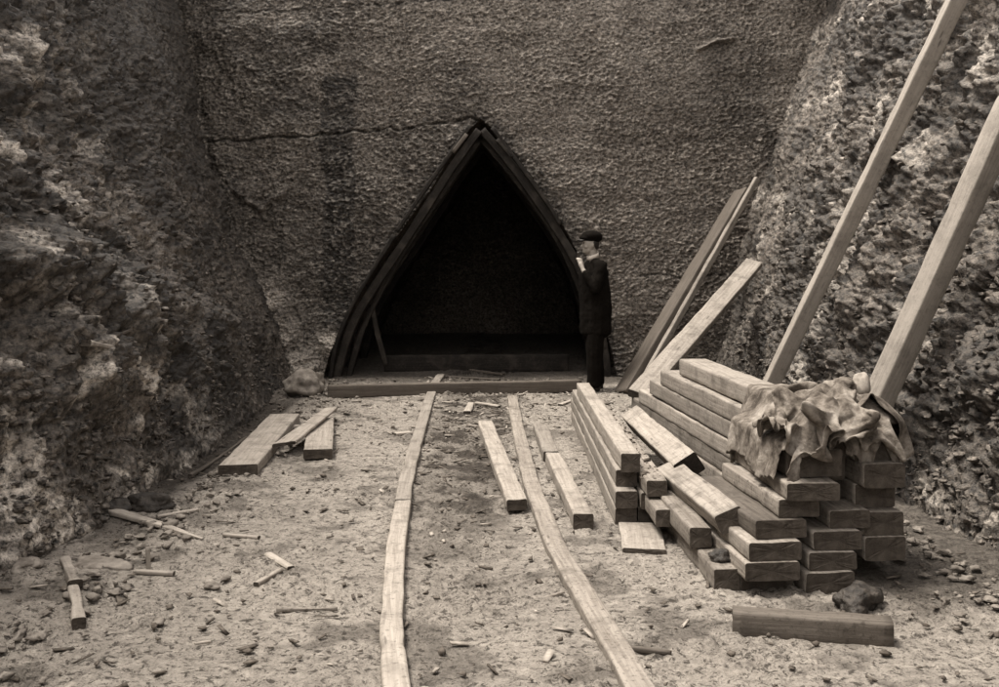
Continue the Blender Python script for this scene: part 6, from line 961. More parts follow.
-7,12,9,0,12,-10,13,4,-4,9,8,5,13,4,5,9,10,6,12,10,-2,15,-1,-20,8,-11,4,-13,-15,-9,-8,-21,6,-19,-16,-3,-7,-18,4,9,-15,-2,18,0,-2,28,0,2,35,15,14,31,16,
11,23,-19,1,24,-4,4,-7,-14,-10,9,-5,-7,-26,-9,-5,-1,-26,20,15,-18,-39,-342,-67,1,5,22,0,1,33,20,-32,23,28,-28,10,-4,-13,25,14,-6,8,-10,18,3,-9,32,-5,4,
39,0,19,42,6,-16,36,-10,3,30,5,-17,11,-7,-1,15,8,-5,2,11,-12,7,12,11,-8,11,-3,14,6,9,2,12,10,-4,11,-3,12,8,-4,13,4,5,-2,14,0,13,4,5,12,8,-3,14,-5,-13,11,
6,-5,-11,-28,-14,-8,-26,6,-19,-17,13,-16,-14,0,4,-16,-5,14,-7,-6,39,11,3,39,31,21,43,0,8,39,-13,14,5,-20,-3,-2,-15,-18,-6,-6,-7,-29,14,-8,-11,-32,19,13,
-18,-42,-311,-93,2,6,19,0,-2,41,15,-26,40,27,-29,11,8,-25,18,6,7,11,-4,14,10,-9,38,-18,18,44,7,-13,44,-10,2,42,0,-12,22,-1,-14,8,-4,-2,7,10,4,-4,18,-11,
4,19,9,-14,-1,2,-2,17,10,12,6,1,10,8,1,10,9,3,6,12,5,-1,16,-3,14,-4,2,15,2,6,12,9,-20,13,2,-2,-11,-30,-16,-26,-17,8,-3,-31,14,-16,-8,-1,3,-14,-6,28,-1,
-18,27,27,16,48,-4,26,47,-4,10,38,-8,2,15,-23,-1,-5,-14,-10,-26,-7,-5,-28,25,-23,-29,-18,18,16,-11,-39,-328,-117,2,12,24,8,23,28,3,-7,44,16,-30,25,17,-19,
8,-13,1,10,16,13,-2,10,32,3,-3,44,-9,-1,48,-2,-22,25,-4,-5,24,-4,-4,18,1,7,-4,14,-4,6,11,0,-6,25,5,-12,7,0,-16,18,12,14,13,8,13,9,4,13,3,3,-1,15,-3,13,
-1,4,15,6,-8,11,-6,-10,16,4,-16,14,5,-15,-15,-17,1,-19,-25,17,-11,-13,9,-5,-16,-2,14,-10,-24,12,18,13,42,-16,21,46,0,11,38,-11,21,38,-3,-1,12,-19,-3,-11,
-12,-6,-18,-9,-4,-28,21,-14,-35,2,-13,-20,-18,-29,-289,-119,4,-7,25,2,16,31,13,18,26,5,-9,31,7,-21,-3,4,4,12,5,13,7,19,15,-1,-1,37,-5,-13,34,-4,-10,35,
3,-6,23,-9,-1,19,6,-6,8,13,8,3,15,-3,-18,10,-6,-22,13,13,1,25,20,3,26,11,19,-6,16,7,15,3,16,-2,-1,14,4,-17,4,-3,-10,15,10,-14,14,-5,-21,13,0,-16,-12,-13,
-6,-14,-19,15,0,-5,11,6,-10,-20,18,5,20,16,-14,20,34,-21,8,35,-5,16,32,10,4,17,-25,12,18,-6,-3,-10,-14,-7,-16,-10,1,-20,13,-4,-27,9,-6,-26,-2,-54,-306,
-124,-6,9,26,12,-1,23,10,17,15,4,-11,22,12,11,8,6,2,11,13,1,6,-4,17,-4,0,23,1,-5,26,-2,-2,25,8,-9,27,4,-12,24,7,3,17,-1,7,1,14,-5,-19,9,-2,-14,25,5,-17,
29,32,21,7,35,17,8,13,24,-10,6,13,8,-13,7,-6,-21,-6,-3,-18,18,17,-22,19,11,-26,7,-12,-9,-19,-9,-15,8,-4,3,13,-7,11,19,-9,23,11,-11,11,26,-13,24,23,-18,
4,26,13,10,10,-22,-1,9,-17,11,17,-1,-4,5,-15,1,-18,-6,0,-18,-2,5,-14,11,-5,-28,5,-81,-314,-102,7,-15,17,9,12,13,8,6,16,10,6,12,7,-12,13,10,8,8,2,15,3,3,
13,4,3,15,3,-3,16,-6,-9,26,2,-6,27,4,-11,31,9,4,18,8,3,-3,14,-2,-12,18,-17,-26,21,32,-4,30,44,27,5,25,31,-14,29,21,3,0,15,-10,-18,2,-2,-31,-15,4,-24,21,
20,-28,22,19,-26,-8,-14,-14,4,-4,2,-6,-11,11,24,-6,23,27,-4,14,28,-11,22,18,-20,7,26,5,-2,13,-11,-5,10,-15,8,-10,-9,4,9,-14,1,12,-9,0,-12,-9,5,-14,-4,5,
-15,9,6,-15,2,-107,-329,-80,20,-18,13,1,-4,22,10,8,10,14,10,-2,9,-3,14,-4,12,3,14,7,8,2,14,-1,9,6,9,-8,20,5,-3,18,-8,-9,32,10,-12,21,12,-6,17,11,-14,-7,
7,-5,-10,16,15,-17,29,48,11,21,35,38,-13,40,26,-3,22,28,-10,-5,13,-3,-15,-13,-3,-36,-13,0,-31,24,23,-24,21,20,-32,6,-2,-9,-13,-10,6,19,-7,8,11,-18,21,31,
-8,32,28,2,13,29,-8,1,8,-22,-4,12,-8,-7,14,3,5,-7,-13,0,-9,-12,3,16,-4,0,-8,-13,3,-16,-3,1,-15,-4,10,-15,12,-110,-328,-82,21,-10,25,4,-23,12,18,3,17,10,
10,3,8,14,-10,10,5,10,-10,11,2,14,3,9,-3,15,3,-1,17,10,-4,25,3,-14,6,12,-13,17,11,-9,3,11,-6,4,11,13,-7,25,33,4,20,30,34,-6,40,27,-1,19,34,-19,28,20,-7,
-7,14,-1,-18,-19,2,-32,-10,-1,-20,18,21,-30,22,18,-30,14,5,-12,-8,-11,0,8,-15,20,19,-1,19,28,-9,11,29,-10,23,22,-4,-7,24,-4,-5,15,-7,4,7,-12,-15,2,-5,14,
-14,-6,6,-3,-10,-2,-3,-15,5,-21,5,4,-12,-11,13,-20,11,-127,-335,-88,27,-8,25,9,-1,26,26,-6,-11,20,6,3,18,13,-5,-8,12,-3,0,8,11,-2,-5,17,-7,11,16,-1,25,
11,-10,19,9,-11,13,13,-10,0,10,0,0,16,10,6,15,29,8,17,16,30,-7,33,22,3,15,32,-18,23,20,-2,9,18,-12,-3,15,0,-17,-5,6,-23,-23,-6,-20,20,23,-20,18,13,-22,
13,3,-19,10,-3,-5,0,-14,3,20,-9,20,15,-2,3,25,-10,23,26,-4,5,27,-3,-4,19,10,-16,8,-2,1,9,-11,8,-4,-15,9,-10,-14,7,-24,-4,9,-20,-15,20,-20,3,3,-25,-16,-144,
-328,-66,23,-12,36,26,26,10,36,-3,-21,31,-5,-14,7,16,-6,-5,14,2,0,2,17,-12,-1,26,-14,4,33,-12,18,18,-15,15,7,-1,10,12,2,4,14,15,14,7,28,6,21,14,29,-13,
28,21,3,12,29,-14,17,18,6,-2,13,-13,-6,12,0,1,14,-6,-18,2,4,-11,-19,-4,-7,14,19,-15,17,11,-22,13,4,-18,15,2,-10,4,-12,-8,8,-9,6,15,-5,16,16,1,5,28,-14,
10,28,-5,6,32,11,-10,12,17,1,13,-10,4,-2,-16,12,-27,-12,7,-20,-29,33,-33,-9,-6,-23,-26,6,-26,-18,-143,-327,-17,28,-1,31,31,42,-16,40,-2,-19,24,-10,-32,
15,16,-5,1,3,15,-8,0,23,-16,2,33,-19,5,39,-16,26,16,-15,11,17,-5,-2,14,10,14,4,32,11,20,18,34,-8,35,20,1,11,25,-17,16,18,5,4,16,4,-6,13,-3,-17,0,-11,-11,
7,4,-11,12,-8,-14,-7,6,8,8,14,-11,16,9,-17,14,3,-21,16,8,-15,-1,-13,-14,1,-12,-3,12,-8,16,7,-1,18,29,8,10,29,-8,10,36,1,-7,23,22,0,15,-4,2,-1,-19,5,-19,
-25,17,-30,-30,28,-46,-26,0,-36,-34,-8,-14,-24,-132,-328,42,39,26,0,25,44,-21,39,-4,-23,16,-13,-38,20,-11,4,2,1,16,-8,6,28,-16,10,42,-19,11,40,-19,25,22,
-15,2,15,0,4,13,17,18,3,26,14,15,17,42,-17,36,14,3,13,27,-3,2,17,-7,9,13,6,-14,8,-4,-14,13,-4,-18,-2,-4,-19,3,-3,-2,15,10,-10,-7,15,-2,14,-1,-16,17,4,-25,
4,13,0,4,-16,-12,9,-15,-12,0,-8,8,15,-3,24,16,7,21,32,12,2,30,7,8,25,7,-2,17,-5,7,-3,-21,6,-29,-27,25,-17,-36,8,-44,-44,3,-36,-35,-9,4,-27,-100,-317,64,
2,33,-7,39,25,-26,38,-1,-19,17,-14,-23,12,-11,5,3,-1,15,-5,5,27,-17,11,39,-20,13,44,-14,6,27,-11,8,16,-2,10,10,11,10,10,8,30,3,27,31,-16,36,16,1,7,27,-4,
19,15,6,-4,13,-5,-11,10,-3,-21,4,-1,-16,10,-9,-19,12,-1,-16,-8,16,-8,12,5,-19,10,15,-15,6,19,-9,0,-21,-14,9,-7,14,-4,-8,-6,6,-13,6,21,-4,11,20,0,24,20,
11,9,24,7,9,23,5,2,6,-12,16,-2,-10,16,-19,-31,15,-24,-38,11,-33,-44,-7,-19,-34,-26,-17,-16,-93,-256,38,29,18,-15,32,7,-16,21,-9,-7,24,-3,-10,4,-5,11,3,
-1,15,-16,5,28,-10,10,36,-11,9,32,-10,6,27,-6,5,18,-2,6,15,0,16,5,0,24,4,25,12,-8,26,21,-7,24,25,-2,11,20,0,-7,12,-2,-5,14,-2,-11,10,-1,-25,0,2,-27,11,
-8,-23,5,14,-34,2,29,-17,3,19,-4,0,-21,-6,4,-19,12,2,-8,12,7,-5,10,18,8,2,14,-15,8,22,-2,18,21,7,13,11,7,11,10,-1,13,2,-9,14,-6,-19,16,-18,-30,9,-20,-33,
6,-20,-35,-15,-17,-24,-11,5,-24,-82,-240,10,28,9,-12,23,-7,-7,17,0,-1,10,5,9,2,0,17,-1,1,20,-8,4,25,-10,3,25,-6,7,25,-3,5,21,-10,6,20,-6,6,14,-6,8,9,-7,
8,9,19,15,-10,11,18,-3,26,23,-5,19,20,-4,14,22,-3,-3,15,-2,-15,4,6,-27,7,-7,-23,9,25,-35,-2,20,-40,-4,24,-1,-7,-28,-8,-10,-31,14,2,-7,10,12,5,5,19,12,14,
26,2,7,20,-17,8,26,-8,11,10,9,10,9,-3,15,-3,-6,19,-8,-16,13,-8,-23,-4,-6,-28,9,-16,-28,11,-17,-20,2,7,-22,-10,0,-22,-80,-229,-11,24,-3,-8,16,2,2,10,4,9,
1,8,20,-7,0,25,-7,-3,20,-1,10,21,-1,2,17,-1,3,18,-6,-6,19,-9,8,18,-7,-4,18,-13,11,7,0,14,-1,-5,8,11,18,15,6,20,21,-5,20,21,-4,28,19,-1,1,13,-15,-9,9,-5,
-19,12,15,-36,5,25,-38,13,35,-19,-33,-32,-19,-23,-35,31,-11,-4,4,7,-10,-4,16,17,2,25,12,19,32,-1,12,37,-6,8,21,-12,7,8,-10,14,0,5,10,-7,-22,23,-16,-19,
5,-5,-23,-3,-5,-29,-4,-2,-25,11,-12,-9,10,2,-13,6,6,-14,-92,-215,-29,24,-1,-7,16,2,2,1,7,20,-2,4,22,-13,-7,25,-1,9,20,-11,4,26,-4,0,20,1,0,17,-5,-4,18,
0,-15,12,-8,14,4,-9,14,2,-14,4,8,1,13,-1,11,16,14,21,16,15,25,20,-1,17,18,0,12,16,0,-7,9,-9,-26,11,17,-20,18,29,-49,-21,-3,-27,-31,-36,32,-24,-16,19,-12,
-12,6,7,-11,1,23,6,-11,30,30,15,34,-12,6,39,-9,17,19,-3,1,6,-13,17,-5,3,20,-10,-20,10,-12,-24,-7,-4,-30,-1,-3,-24,-1,1,-21,7,6,-11,10,-5,-9,10,0,-11,-92,
-201,-39,19,6,8,11,2,8,6,5,14,-8,-12,20,-9,12,28,-13,0,27,-10,0,26,-4,0,20,-6,-17,17,5,-15,5,-10,9,8,-8,14,9,9,0,-10,7,11,3,-2,17,3,9,14,10,10,25,17,9,
16,16,19,16,5,12,14,5,-5,10,12,-12,18,22,-38,-11,-20,-43,-21,4,-1,-28,-37,28,-17,-24,16,-9,0,11,8,-4,5,29,6,-16,19,21,6,35,-13,8,42,-11,6,22,-2,14,3,-6,
15,-1,0,21,-7,-10,5,-11,-28,3,-6,-25,0,-3,-28,1,0,-22,-3,6,-15,4,3,-13,10,-5,-9,])
CL_C = (18, 18, [
1660,5150,823,-3,35,4,-3,36,-2,-4,35,-2,-3,36,-10,-3,35,2,-3,36,3,-3,35,4,-4,35,9,-3,36,-1,-3,35,-4,-3,36,2,-3,35,-4,-3,36,3,-4,35,5,-3,35,6,-3,36,-7,-3,
35,1,89,-602,1,-3,35,-1,-3,36,-3,-3,35,-4,-3,36,-8,-4,35,1,-3,36,-2,-3,35,8,-3,35,3,-3,36,2,-3,35,-7,-4,36,-3,-3,35,3,-3,36,6,-3,35,7,-3,35,3,-4,36,0,-3,
35,-9,90,-602,4,-3,35,1,-4,36,-1,-3,35,-11,-3,36,-3,-3,35,1,-3,36,1,-3,35,4,-4,35,3,-3,36,-1,-3,35,-8,-3,36,-3,-3,35,5,-4,36,10,-3,35,2,-3,35,-1,-3,36,
0,-3,35,0,89,-580,28,-19,31,-3,14,30,-7,2,22,-42,-14,64,18,-9,21,17,-5,23,15,9,30,-5,-8,50,5,-5,31,2,5,20,-3,-10,52,-1,-10,29,-18,-11,29,4,9,36,8,-3,36,
-9,-4,35,-12,-4,36,-11,89,-551,54,-23,27,4,12,24,-7,3,25,0,-1,27,8,-37,53,-41,2,9,32,-12,27,9,1,36,-7,7,38,-11,5,36,-16,-9,37,-3,-5,35,-10,-15,26,-4,9,
33,-8,-12,34,-11,-5,36,-11,2,34,-10,91,-519,115,-11,33,-14,-15,28,3,29,-24,-16,2,43,10,-12,70,-2,-40,28,-36,13,0,25,-7,36,6,-6,30,-19,11,36,-8,-3,33,-19,
-22,24,-19,-14,29,-17,-4,35,-11,-2,35,-10,-7,36,-12,3,34,-9,109,-499,142,-9,31,-2,-6,38,-1,21,8,-13,10,35,-15,-17,23,10,-22,29,-16,0,16,9,-7,35,2,-11,32,
-15,-4,10,-35,-9,31,-18,-8,33,-15,-17,28,-19,-7,34,-11,-3,35,-12,2,37,-7,6,37,-5,88,-501,127,1,35,5,7,36,8,8,34,12,11,21,-25,-7,29,8,-22,21,-21,-13,27,
-6,13,29,19,-11,31,-14,-9,24,-23,-6,14,-33,-12,25,-26,-14,30,-17,-3,38,5,-4,36,0,3,28,-17,4,34,10,77,-495,87,10,32,13,7,37,9,9,33,13,8,35,6,-11,30,-19,
-19,13,-25,-13,29,-9,8,31,12,0,34,6,-12,34,-10,-6,14,-34,-10,18,-31,-11,24,-27,-8,36,-2,-2,36,10,0,30,-9,-8,27,-16,90,-499,94,6,36,8,8,35,11,9,34,10,6,
34,5,-8,31,-12,-17,26,-19,-20,20,-24,7,34,13,6,33,12,-8,36,-3,-13,32,-12,-5,13,-35,-9,19,-29,-8,25,-16,-3,38,6,-4,36,6,-3,31,-9,83,-516,64,8,35,10,10,34,
11,8,35,8,5,36,5,-5,36,-6,-19,20,-24,-18,24,-21,-3,36,3,12,31,17,-6,37,1,-9,36,-6,-8,26,-16,-4,1,-37,-8,27,-12,-5,37,2,-2,35,3,-6,37,-4,73,-523,36,10,33,
13,13,32,14,6,36,5,5,36,5,-8,35,-6,-10,28,-15,-18,30,-13,-9,28,-12,5,32,9,1,34,6,-21,21,-11,-2,25,-10,10,35,-12,-6,14,-18,-11,31,-12,-2,37,3,-9,35,-5,56,
-515,25,17,29,15,17,30,15,16,31,13,-3,38,-2,-14,31,-9,0,37,-4,-15,31,-13,-10,27,-11,5,27,9,-5,36,-2,-28,13,-14,-18,21,-14,19,30,-7,3,27,-16,-8,34,-9,-1,
37,-1,-14,34,-7,39,-499,22,21,27,15,22,21,16,23,25,13,-17,32,-6,-6,35,-6,-12,35,-6,9,35,-5,-20,28,-13,4,35,4,5,29,3,-31,14,-15,-30,5,-15,7,36,-10,13,31,
-9,5,34,-9,-10,35,-7,-12,35,-7,25,-476,24,22,27,15,31,14,14,31,15,12,-17,33,-3,-23,26,-9,-7,36,-6,9,36,-5,1,36,-5,4,26,2,-6,32,-2,-24,14,-11,-33,4,-16,
-8,26,-12,6,36,-9,8,35,-10,-5,36,-8,-14,34,-6,25,-451,25,29,19,14,34,8,13,32,14,13,-13,33,-2,-30,20,-10,-14,33,-7,8,36,-5,-2,37,-5,24,28,5,-3,38,-1,-26,
20,-11,-34,-4,-16,-28,18,-14,-2,35,-8,5,36,-10,6,35,-11,-15,34,-5,37,-435,25,29,17,13,36,3,14,32,16,11,-6,37,3,-32,15,-12,-22,27,-9,0,36,-5,15,33,-1,12,
36,1,5,36,0,-20,26,-9,-34,-4,-15,-28,13,-14,-14,28,-12,-8,35,-8,3,35,-10,-8,35,-7,49,-425,25,32,15,13,35,4,13,27,22,13,-2,31,1,-25,20,-8,-31,15,-12,2,38,
-4,13,36,-1,7,36,-1,10,35,0,-10,32,-5,-34,-5,-14,-35,-1,-16,-20,31,-13,-11,34,-10,-2,36,-9,-6,35,-8,])
CL = {'A': CL_A, 'B': CL_B, 'C': CL_C}
def cloth_obj(key, name, label, cat, th, cut=None, mat='cloth'):
    n, m, q = CL[key]; V = np.cumsum(np.array(q).reshape(-1, 3), axis=0)/1000.0
    Fq = gridfaces(n, m)
    if cut is not None:
        fi = Fq[:, 0]//m/(n-1); fj = (Fq[:, 0] % m)/(m-1); Fq = Fq[~cut(fi, fj)]
    V0 = V[0]*0+V.mean(0); V0[2] = V[:, 2].min()
    me = mesh_np(name, V-V0, Fq); o = link(name, me, W[mat]); o.location = V0
    s = o.modifiers.new('s', 'SUBSURF'); s.levels = s.render_levels = 1
    s = o.modifiers.new('t', 'SOLIDIFY'); s.thickness = th; s.offset = 0
    return tag(o, label, cat, 'cloths on the large pile')
cloth_obj('A', 'canvas_sheet', 'stained canvas sheet draped over the near corner of the large pile', 'sheet', .003,
          lambda u, v: (v < .05+.035*np.sin(u*23)) | (u < .24+.03*np.sin(v*11+1)))
cloth_obj('B', 'crumpled_sack', 'crumpled pale sack heaped on top of the draped canvas sheet', 'sack', .003,
          lambda u, v: (v < .06*np.sin(u*15)) | (u > .97+.03*np.sin(v*19)))
cloth_obj('C', 'canvas_flap', 'stiff canvas hanging off the right side of the large pile towards the rock', 'canvas', .003,
          lambda u, v: (u+v*.6 > 1.42))

def icos(bm, c, r, s=(1, 1, 1), sub=2):
    m = Matrix.Translation(c) @ Matrix.Diagonal((r*s[0], r*s[1], r*s[2], 1)); bmesh.ops.create_icosphere(bm, subdivisions=sub, radius=1, matrix=m)
def limb(bm, pts, s=(1, 1, 1)):      # pts: (x, y, z, r)
    for a, b in zip(pts, pts[1:]):
        A, B = Vector(a[:3]), Vector(b[:3]); n = max(2, int((B-A).length/(min(a[3], b[3])*.3*min(s))))
        for i in range(n+1):
            t = i/n; icos(bm, A.lerp(B, t), a[3]+(b[3]-a[3])*t, s)
def skin_over(name, bm, vox, mat, parent, sm=4, creases=0):
    me = bpy.data.meshes.new(name); bm.to_mesh(me); bm.free()
    o = bpy.data.objects.new(name, me); C.objects.link(o)
    r = o.modifiers.new('r', 'REMESH'); r.mode = 'VOXEL'; r.voxel_size = vox
    s = o.modifiers.new('s', 'SMOOTH'); s.iterations = sm; s.factor = .5
    dg = bpy.context.evaluated_depsgraph_get(); m2 = bpy.data.meshes.new_from_object(o.evaluated_get(dg))
    o.modifiers.clear(); o.data = m2; m2.materials.clear(); m2.materials.append(W[mat])
    if creases:
        n = len(m2.vertices); V = np.zeros(n*3, np.float32); m2.vertices.foreach_get('co', V); V = V.reshape(-1, 3)
        N = np.zeros(n*3, np.float32); m2.vertices.foreach_get('normal', N); N = N.reshape(-1, 3)
        V = V+N*(creases*fbm(V[:, 0], V[:, 1], V[:, 2]*.6, 11, 3))[:, None]; m2.vertices.foreach_set('co', V.ravel())
    m2.polygons.foreach_set('use_smooth', [True]*len(m2.polygons)); m2.update()
    o.parent = parent; return o
bpy.context.view_layer.update()
man = bpy.data.objects.new('person', None); C.objects.link(man); man.location = (gnd(595, 391).x, 12.1, 0.0); man.rotation_euler = (0, 0, math.radians(14))
tag(man, 'person in dark suit, flat cap and white collar standing at the tunnel mouth', 'person')
B = bmesh.new()
hx = -.055
icos(B, (hx, 0, 1.665), 1, (.094, .074, .108), 3); icos(B, (hx-.02, 0, 1.60), 1, (.066, .056, .062), 3)
icos(B, (hx-.068, 0, 1.572), .024, (1, 1.1, .9)); icos(B, (hx-.092, 0, 1.645), .013, (1.1, .8, 1.2)); icos(B, (hx-.102, 0, 1.63), .014, (1.2, .9, .8)); icos(B, (hx-.088, 0, 1.667), .010)
icos(B, (hx-.083, 0, 1.603), .012, (1, 1.8, .6)); icos(B, (hx-.082, 0, 1.592), .012, (1, 1.7, .6))
for s in (-1, 1):
    icos(B, (hx-.078, s*.032, 1.682), .013, (1, 1.5, .6)); icos(B, (hx+.008, s*.076, 1.64), .02, (.8, .35, 1.4)); icos(B, (hx-.062, s*.04, 1.625), .022)
limb(B, [(hx+.015, 0, 1.60, .056), (-.02, 0, 1.50, .055), (.0, 0, 1.40, .06)])
limb(B, [(0, 0, 1.36, .09), (0, 0, 1.22, .10), (.0, 0, 1.02, .10), (.005, 0, .93, .09)], (.85, 1.1, 1))
for s in (-1, 1):
    limb(B, [(0, 0, 1.42, .05), (.01, s*.17, 1.41, .055)])
    fx = -.06 if s < 0 else .05
    limb(B, [(0, s*.085, .90, .075), (fx*.5, s*.095, .50, .055), (fx+.02, s*.10, .10, .038)])
    limb(B, [(fx+.02, s*.10, .06, .035), (fx-.12, s*.115, .04, .03)])
nearA = [(.015, -.18, 1.41, .05), (-.075, -.235, 1.16, .04), (-.175, -.125, 1.36, .027)]
limb(B, nearA); limb(B, [(.015, .18, 1.41, .05), (.055, .235, 1.14, .04), (-.02, .19, .94, .028), (-.05, .165, .87, .026)])
limb(B, [(-.178, -.120, 1.37, .024), (-.195, -.088, 1.43, .028)], (1, 1, 1))
for k, (dx, dy, l) in enumerate(((-.024, .004, .9), (-.010, -.006, 1), (.006, -.010, .95), (.020, -.008, .78))):   # four fingers curled round the pipe bowl
    b0 = Vector((-.195+dx, -.080+dy, 1.452)); b1 = b0+Vector((-.004, .012, .036*l)); b2 = b1+Vector((-.002, .030*l, .010)); b3 = b2+Vector((.002, .016, -.014))
    limb(B, [(*b0, .0095), (*b1, .0088), (*b2, .0082), (*b3, .007)])
limb(B, [(-.172, -.095, 1.415, .013), (-.165, -.062, 1.445, .011), (-.172, -.044, 1.475, .009)])   # thumb
limb(B, [(-.05, .155, .86, .026), (-.055, .15, .82, .026)], (.7, 1, 1))
for k in range(4): limb(B, [(-.075+k*.018, .15, .81, .009), (-.08+k*.018, .145, .765, .0085), (-.07+k*.016, .135, .735-.006*abs(k-1), .0075)])
limb(B, [(-.075, .14, .85, .011), (-.095, .13, .80, .009)])
skin_over('body', B, .0055, 'skin', man, 3)
B = bmesh.new()     # jacket
limb(B, [(-.005, 0, 1.40, .13), (-.01, 0, 1.34, .165), (-.01, 0, 1.22, .175), (.0, 0, 1.06, .178), (.01, 0, .92, .185), (.012, 0, .66, .185)], (1.0, 1.1, .4))
for s in (-1, 1): limb(B, [(0, s*.04, 1.44, .06), (.012, s*.175, 1.405, .075)])
limb(B, [(.012, -.185, 1.40, .072), (-.075, -.24, 1.155, .058), (-.160, -.145, 1.33, .043)])
limb(B, [(.012, .185, 1.40, .072), (.055, .24, 1.14, .058), (-.015, .195, .95, .046), (-.035, .175, .90, .044)])
for s in (-1, 1): limb(B, [(-.02, s*.055, 1.475, .022), (-.10, s*.03, 1.38, .02), (-.125, s*.01, 1.25, .015)])
skin_over('jacket', B, .009, 'suit', man, 8, .010)
B = bmesh.new()
for s in (-1, 1):
    fx = -.06 if s < 0 else .05
    limb(B, [(.005, s*.075, .93, .125), (fx*.5, s*.095, .50, .10), (fx+.02, s*.10, .14, .082), (fx+.015, s*.10, .085, .084)], (1, .95, .6))
skin_over('trousers', B, .009, 'suit', man, 3, .006)
for s in (-1, 1):
    fx = -.06 if s < 0 else .05
    B = bmesh.new(); limb(B, [(fx+.045, s*.10, .055, .047), (fx-.03, s*.105, .05, .046), (fx-.13, s*.118, .036, .038)], (1, 1, .9)); icos(B, (fx+.055, s*.10, .022), .034, (1, 1, .7)); 
    skin_over('shoe', B, .007, 'leather', man, 2)
B = bmesh.new(); icos(B, (hx+.02, 0, 1.745), 1, (.122, .112, .064), 3); icos(B, (hx+.05, 0, 1.725), 1, (.09, .10, .06), 3); icos(B, (hx-.05, 0, 1.725), 1, (.075, .085, .04), 3); icos(B, (hx+.01, 0, 1.712), 1, (.106, .09, .045), 3)
cap = skin_over('flat_cap', B, .006, 'suit', man, 3, .003)
B = bmesh.new(); icos(B, (hx-.092, 0, 1.698), 1, (.060, .070, .014), 3); skin_over('peak', B, .004, 'leather', cap, 2)
B = bmesh.new(); icos(B, (hx+.035, 0, 1.66), 1, (.072, .079, .06), 3); icos(B, (hx+.05, 0, 1.625), 1, (.055, .062, .035), 3); skin_over('hair', B, .006, 'hair', man, 2)
B = bmesh.new()
cv = []
for i in range(33):
    a = 2*math.pi*i/32
    for (r, z) in ((.068, 0), (.066, .045), (.062, .045), (.062, 0)):
        cv.append(B.verts.new((-.018+math.cos(a)*r*1.02+z*-.15, math.sin(a)*r*.98, 1.492+z+.022*math.cos(a))))
for i in range(32):
    for k in range(4): B.faces.new((cv[i*4+k], cv[i*4+(k+1) % 4], cv[i*4+4+(k+1) % 4], cv[i*4+4+k]))
me = bpy.data.meshes.new('collar'); B.to_mesh(me); B.free(); link('collar', me, W['white'], man)
for s in (-1, 1):
    B = bmesh.new(); icos(B, (hx-.082, s*.032, 1.667), .0085, sub=3); me = bpy.data.meshes.new('eye'); B.to_mesh(me); B.free(); link('eye', me, W['hair'], man)
B = bmesh.new(); limb(B, [(-.150, -.008, 1.597, .004), (-.180, -.022, 1.585, .0045), (-.200, -.036, 1.535, .006)])
limb(B, [(-.205, -.042, 1.515, .014), (-.207, -.043, 1.555, .017)])
p = bpy.data.objects.new('tobacco_pipe', None)
me = bpy.data.meshes.new('pipe'); B.to_mesh(me); B.free(); p = link('tobacco_pipe', me, W['pipe']); p.location = man.location; p.rotation_euler = man.rotation_euler
tag(p, 'small dark tobacco pipe held to the mouth of the person', 'pipe')

def gz(x, y): return float(ground_h(np.array(float(x)), np.array(float(y))))
def stick(a, b, w, h, label, name='stick', cat='stick', mat='fresh', mid=None, grp='scraps of wood scattered on the mud', **k):
    A, B_ = gnd(*a), gnd(*b); pts = [A]
    if mid: pts.append(gnd(*mid))
    pts.append(B_)
    for q in pts: q.z = gz(q.x, q.y)+h*.45+.006
    return beam(name, pts, w, h, label, cat, grp, mat, mat=mat, end='end', **k) if False else beam(name, pts, w, h, label, cat, grp, mat, 'end', rad=.3, rough=.006, step=.03, **k)
stick((102, 514), (165, 531), .085, .035, 'long pale splintered slat by the foot of the left rock face', taper=.6)
stick((163, 530), (203, 543), .05, .025, 'short splinter lying end to end with the long pale slat', taper=.4)
stick((157, 519), (198, 513.5), .03, .02, 'thin stick lying just behind the long pale slat')
stick((224, 538.5), (259, 542), .03, .015, 'thin flat stick right of the splintered slat')
stick((134, 575.5), (174, 577), .03, .02, 'thin pale stick lying level below the upright peg')
stick((256, 586), (280, 573), .03, .02, 'dark slender stick crossing another, left of the track', mat='dusty')
stick((268, 558), (291, 571), .04, .02, 'short pale slat pointing at the dark slender stick')
stick((277, 611), (337, 611.5), .025, .018, 'long thin twig half sunk in the mud left of the track', mat='dusty')
stick((628, 652), (671, 657), .02, .018, 'thin dark twig right of the right-hand rail', mat='grey')
stick((394, 436), (411, 434), .07, .02, 'small wood flake left of the far end of the left-hand rail')
stick((467, 414), (471, 405), .07, .03, 'small pale block on the chips between the far ends of the rails')
stick((500, 407), (476, 404), .05, .02, 'thin slat among chips near the sill, between the rails')
stick((560, 405), (578, 398), .05, .02, 'thin slat near the sill left of the small stack')
stick((537, 470), (527, 462), .04, .02, 'splinter lying against the right-hand rail', mat='dusty')
stick((445, 378), (500, 380.5), .05, .03, 'broken slat lying on the dark tunnel floor behind the sill', mat='grey')
stick((470, 372), (504, 375), .06, .03, 'pale broken slat on the tunnel floor in front of the deep cross beam', mat='grey')
stick((190, 470), (246, 432), .03, .03, 'thin crooked stick lying in the wet channel', mat='grey', mid=(215, 452))
stick((214, 480), (240, 470), .02, .015, 'small twig in front of the broad thick plank', mat='grey')
beam('upright_peg', [gnd(149, 574)+Vector((0, 0, -.03)), gnd(149, 574)+Vector((-.01, .01, .135))], .028, .022, 'small pale peg standing upright in the mud', 'peg', None, 'wood', 'end', taper=.6, rad=.3, rough=.004, step=.02)
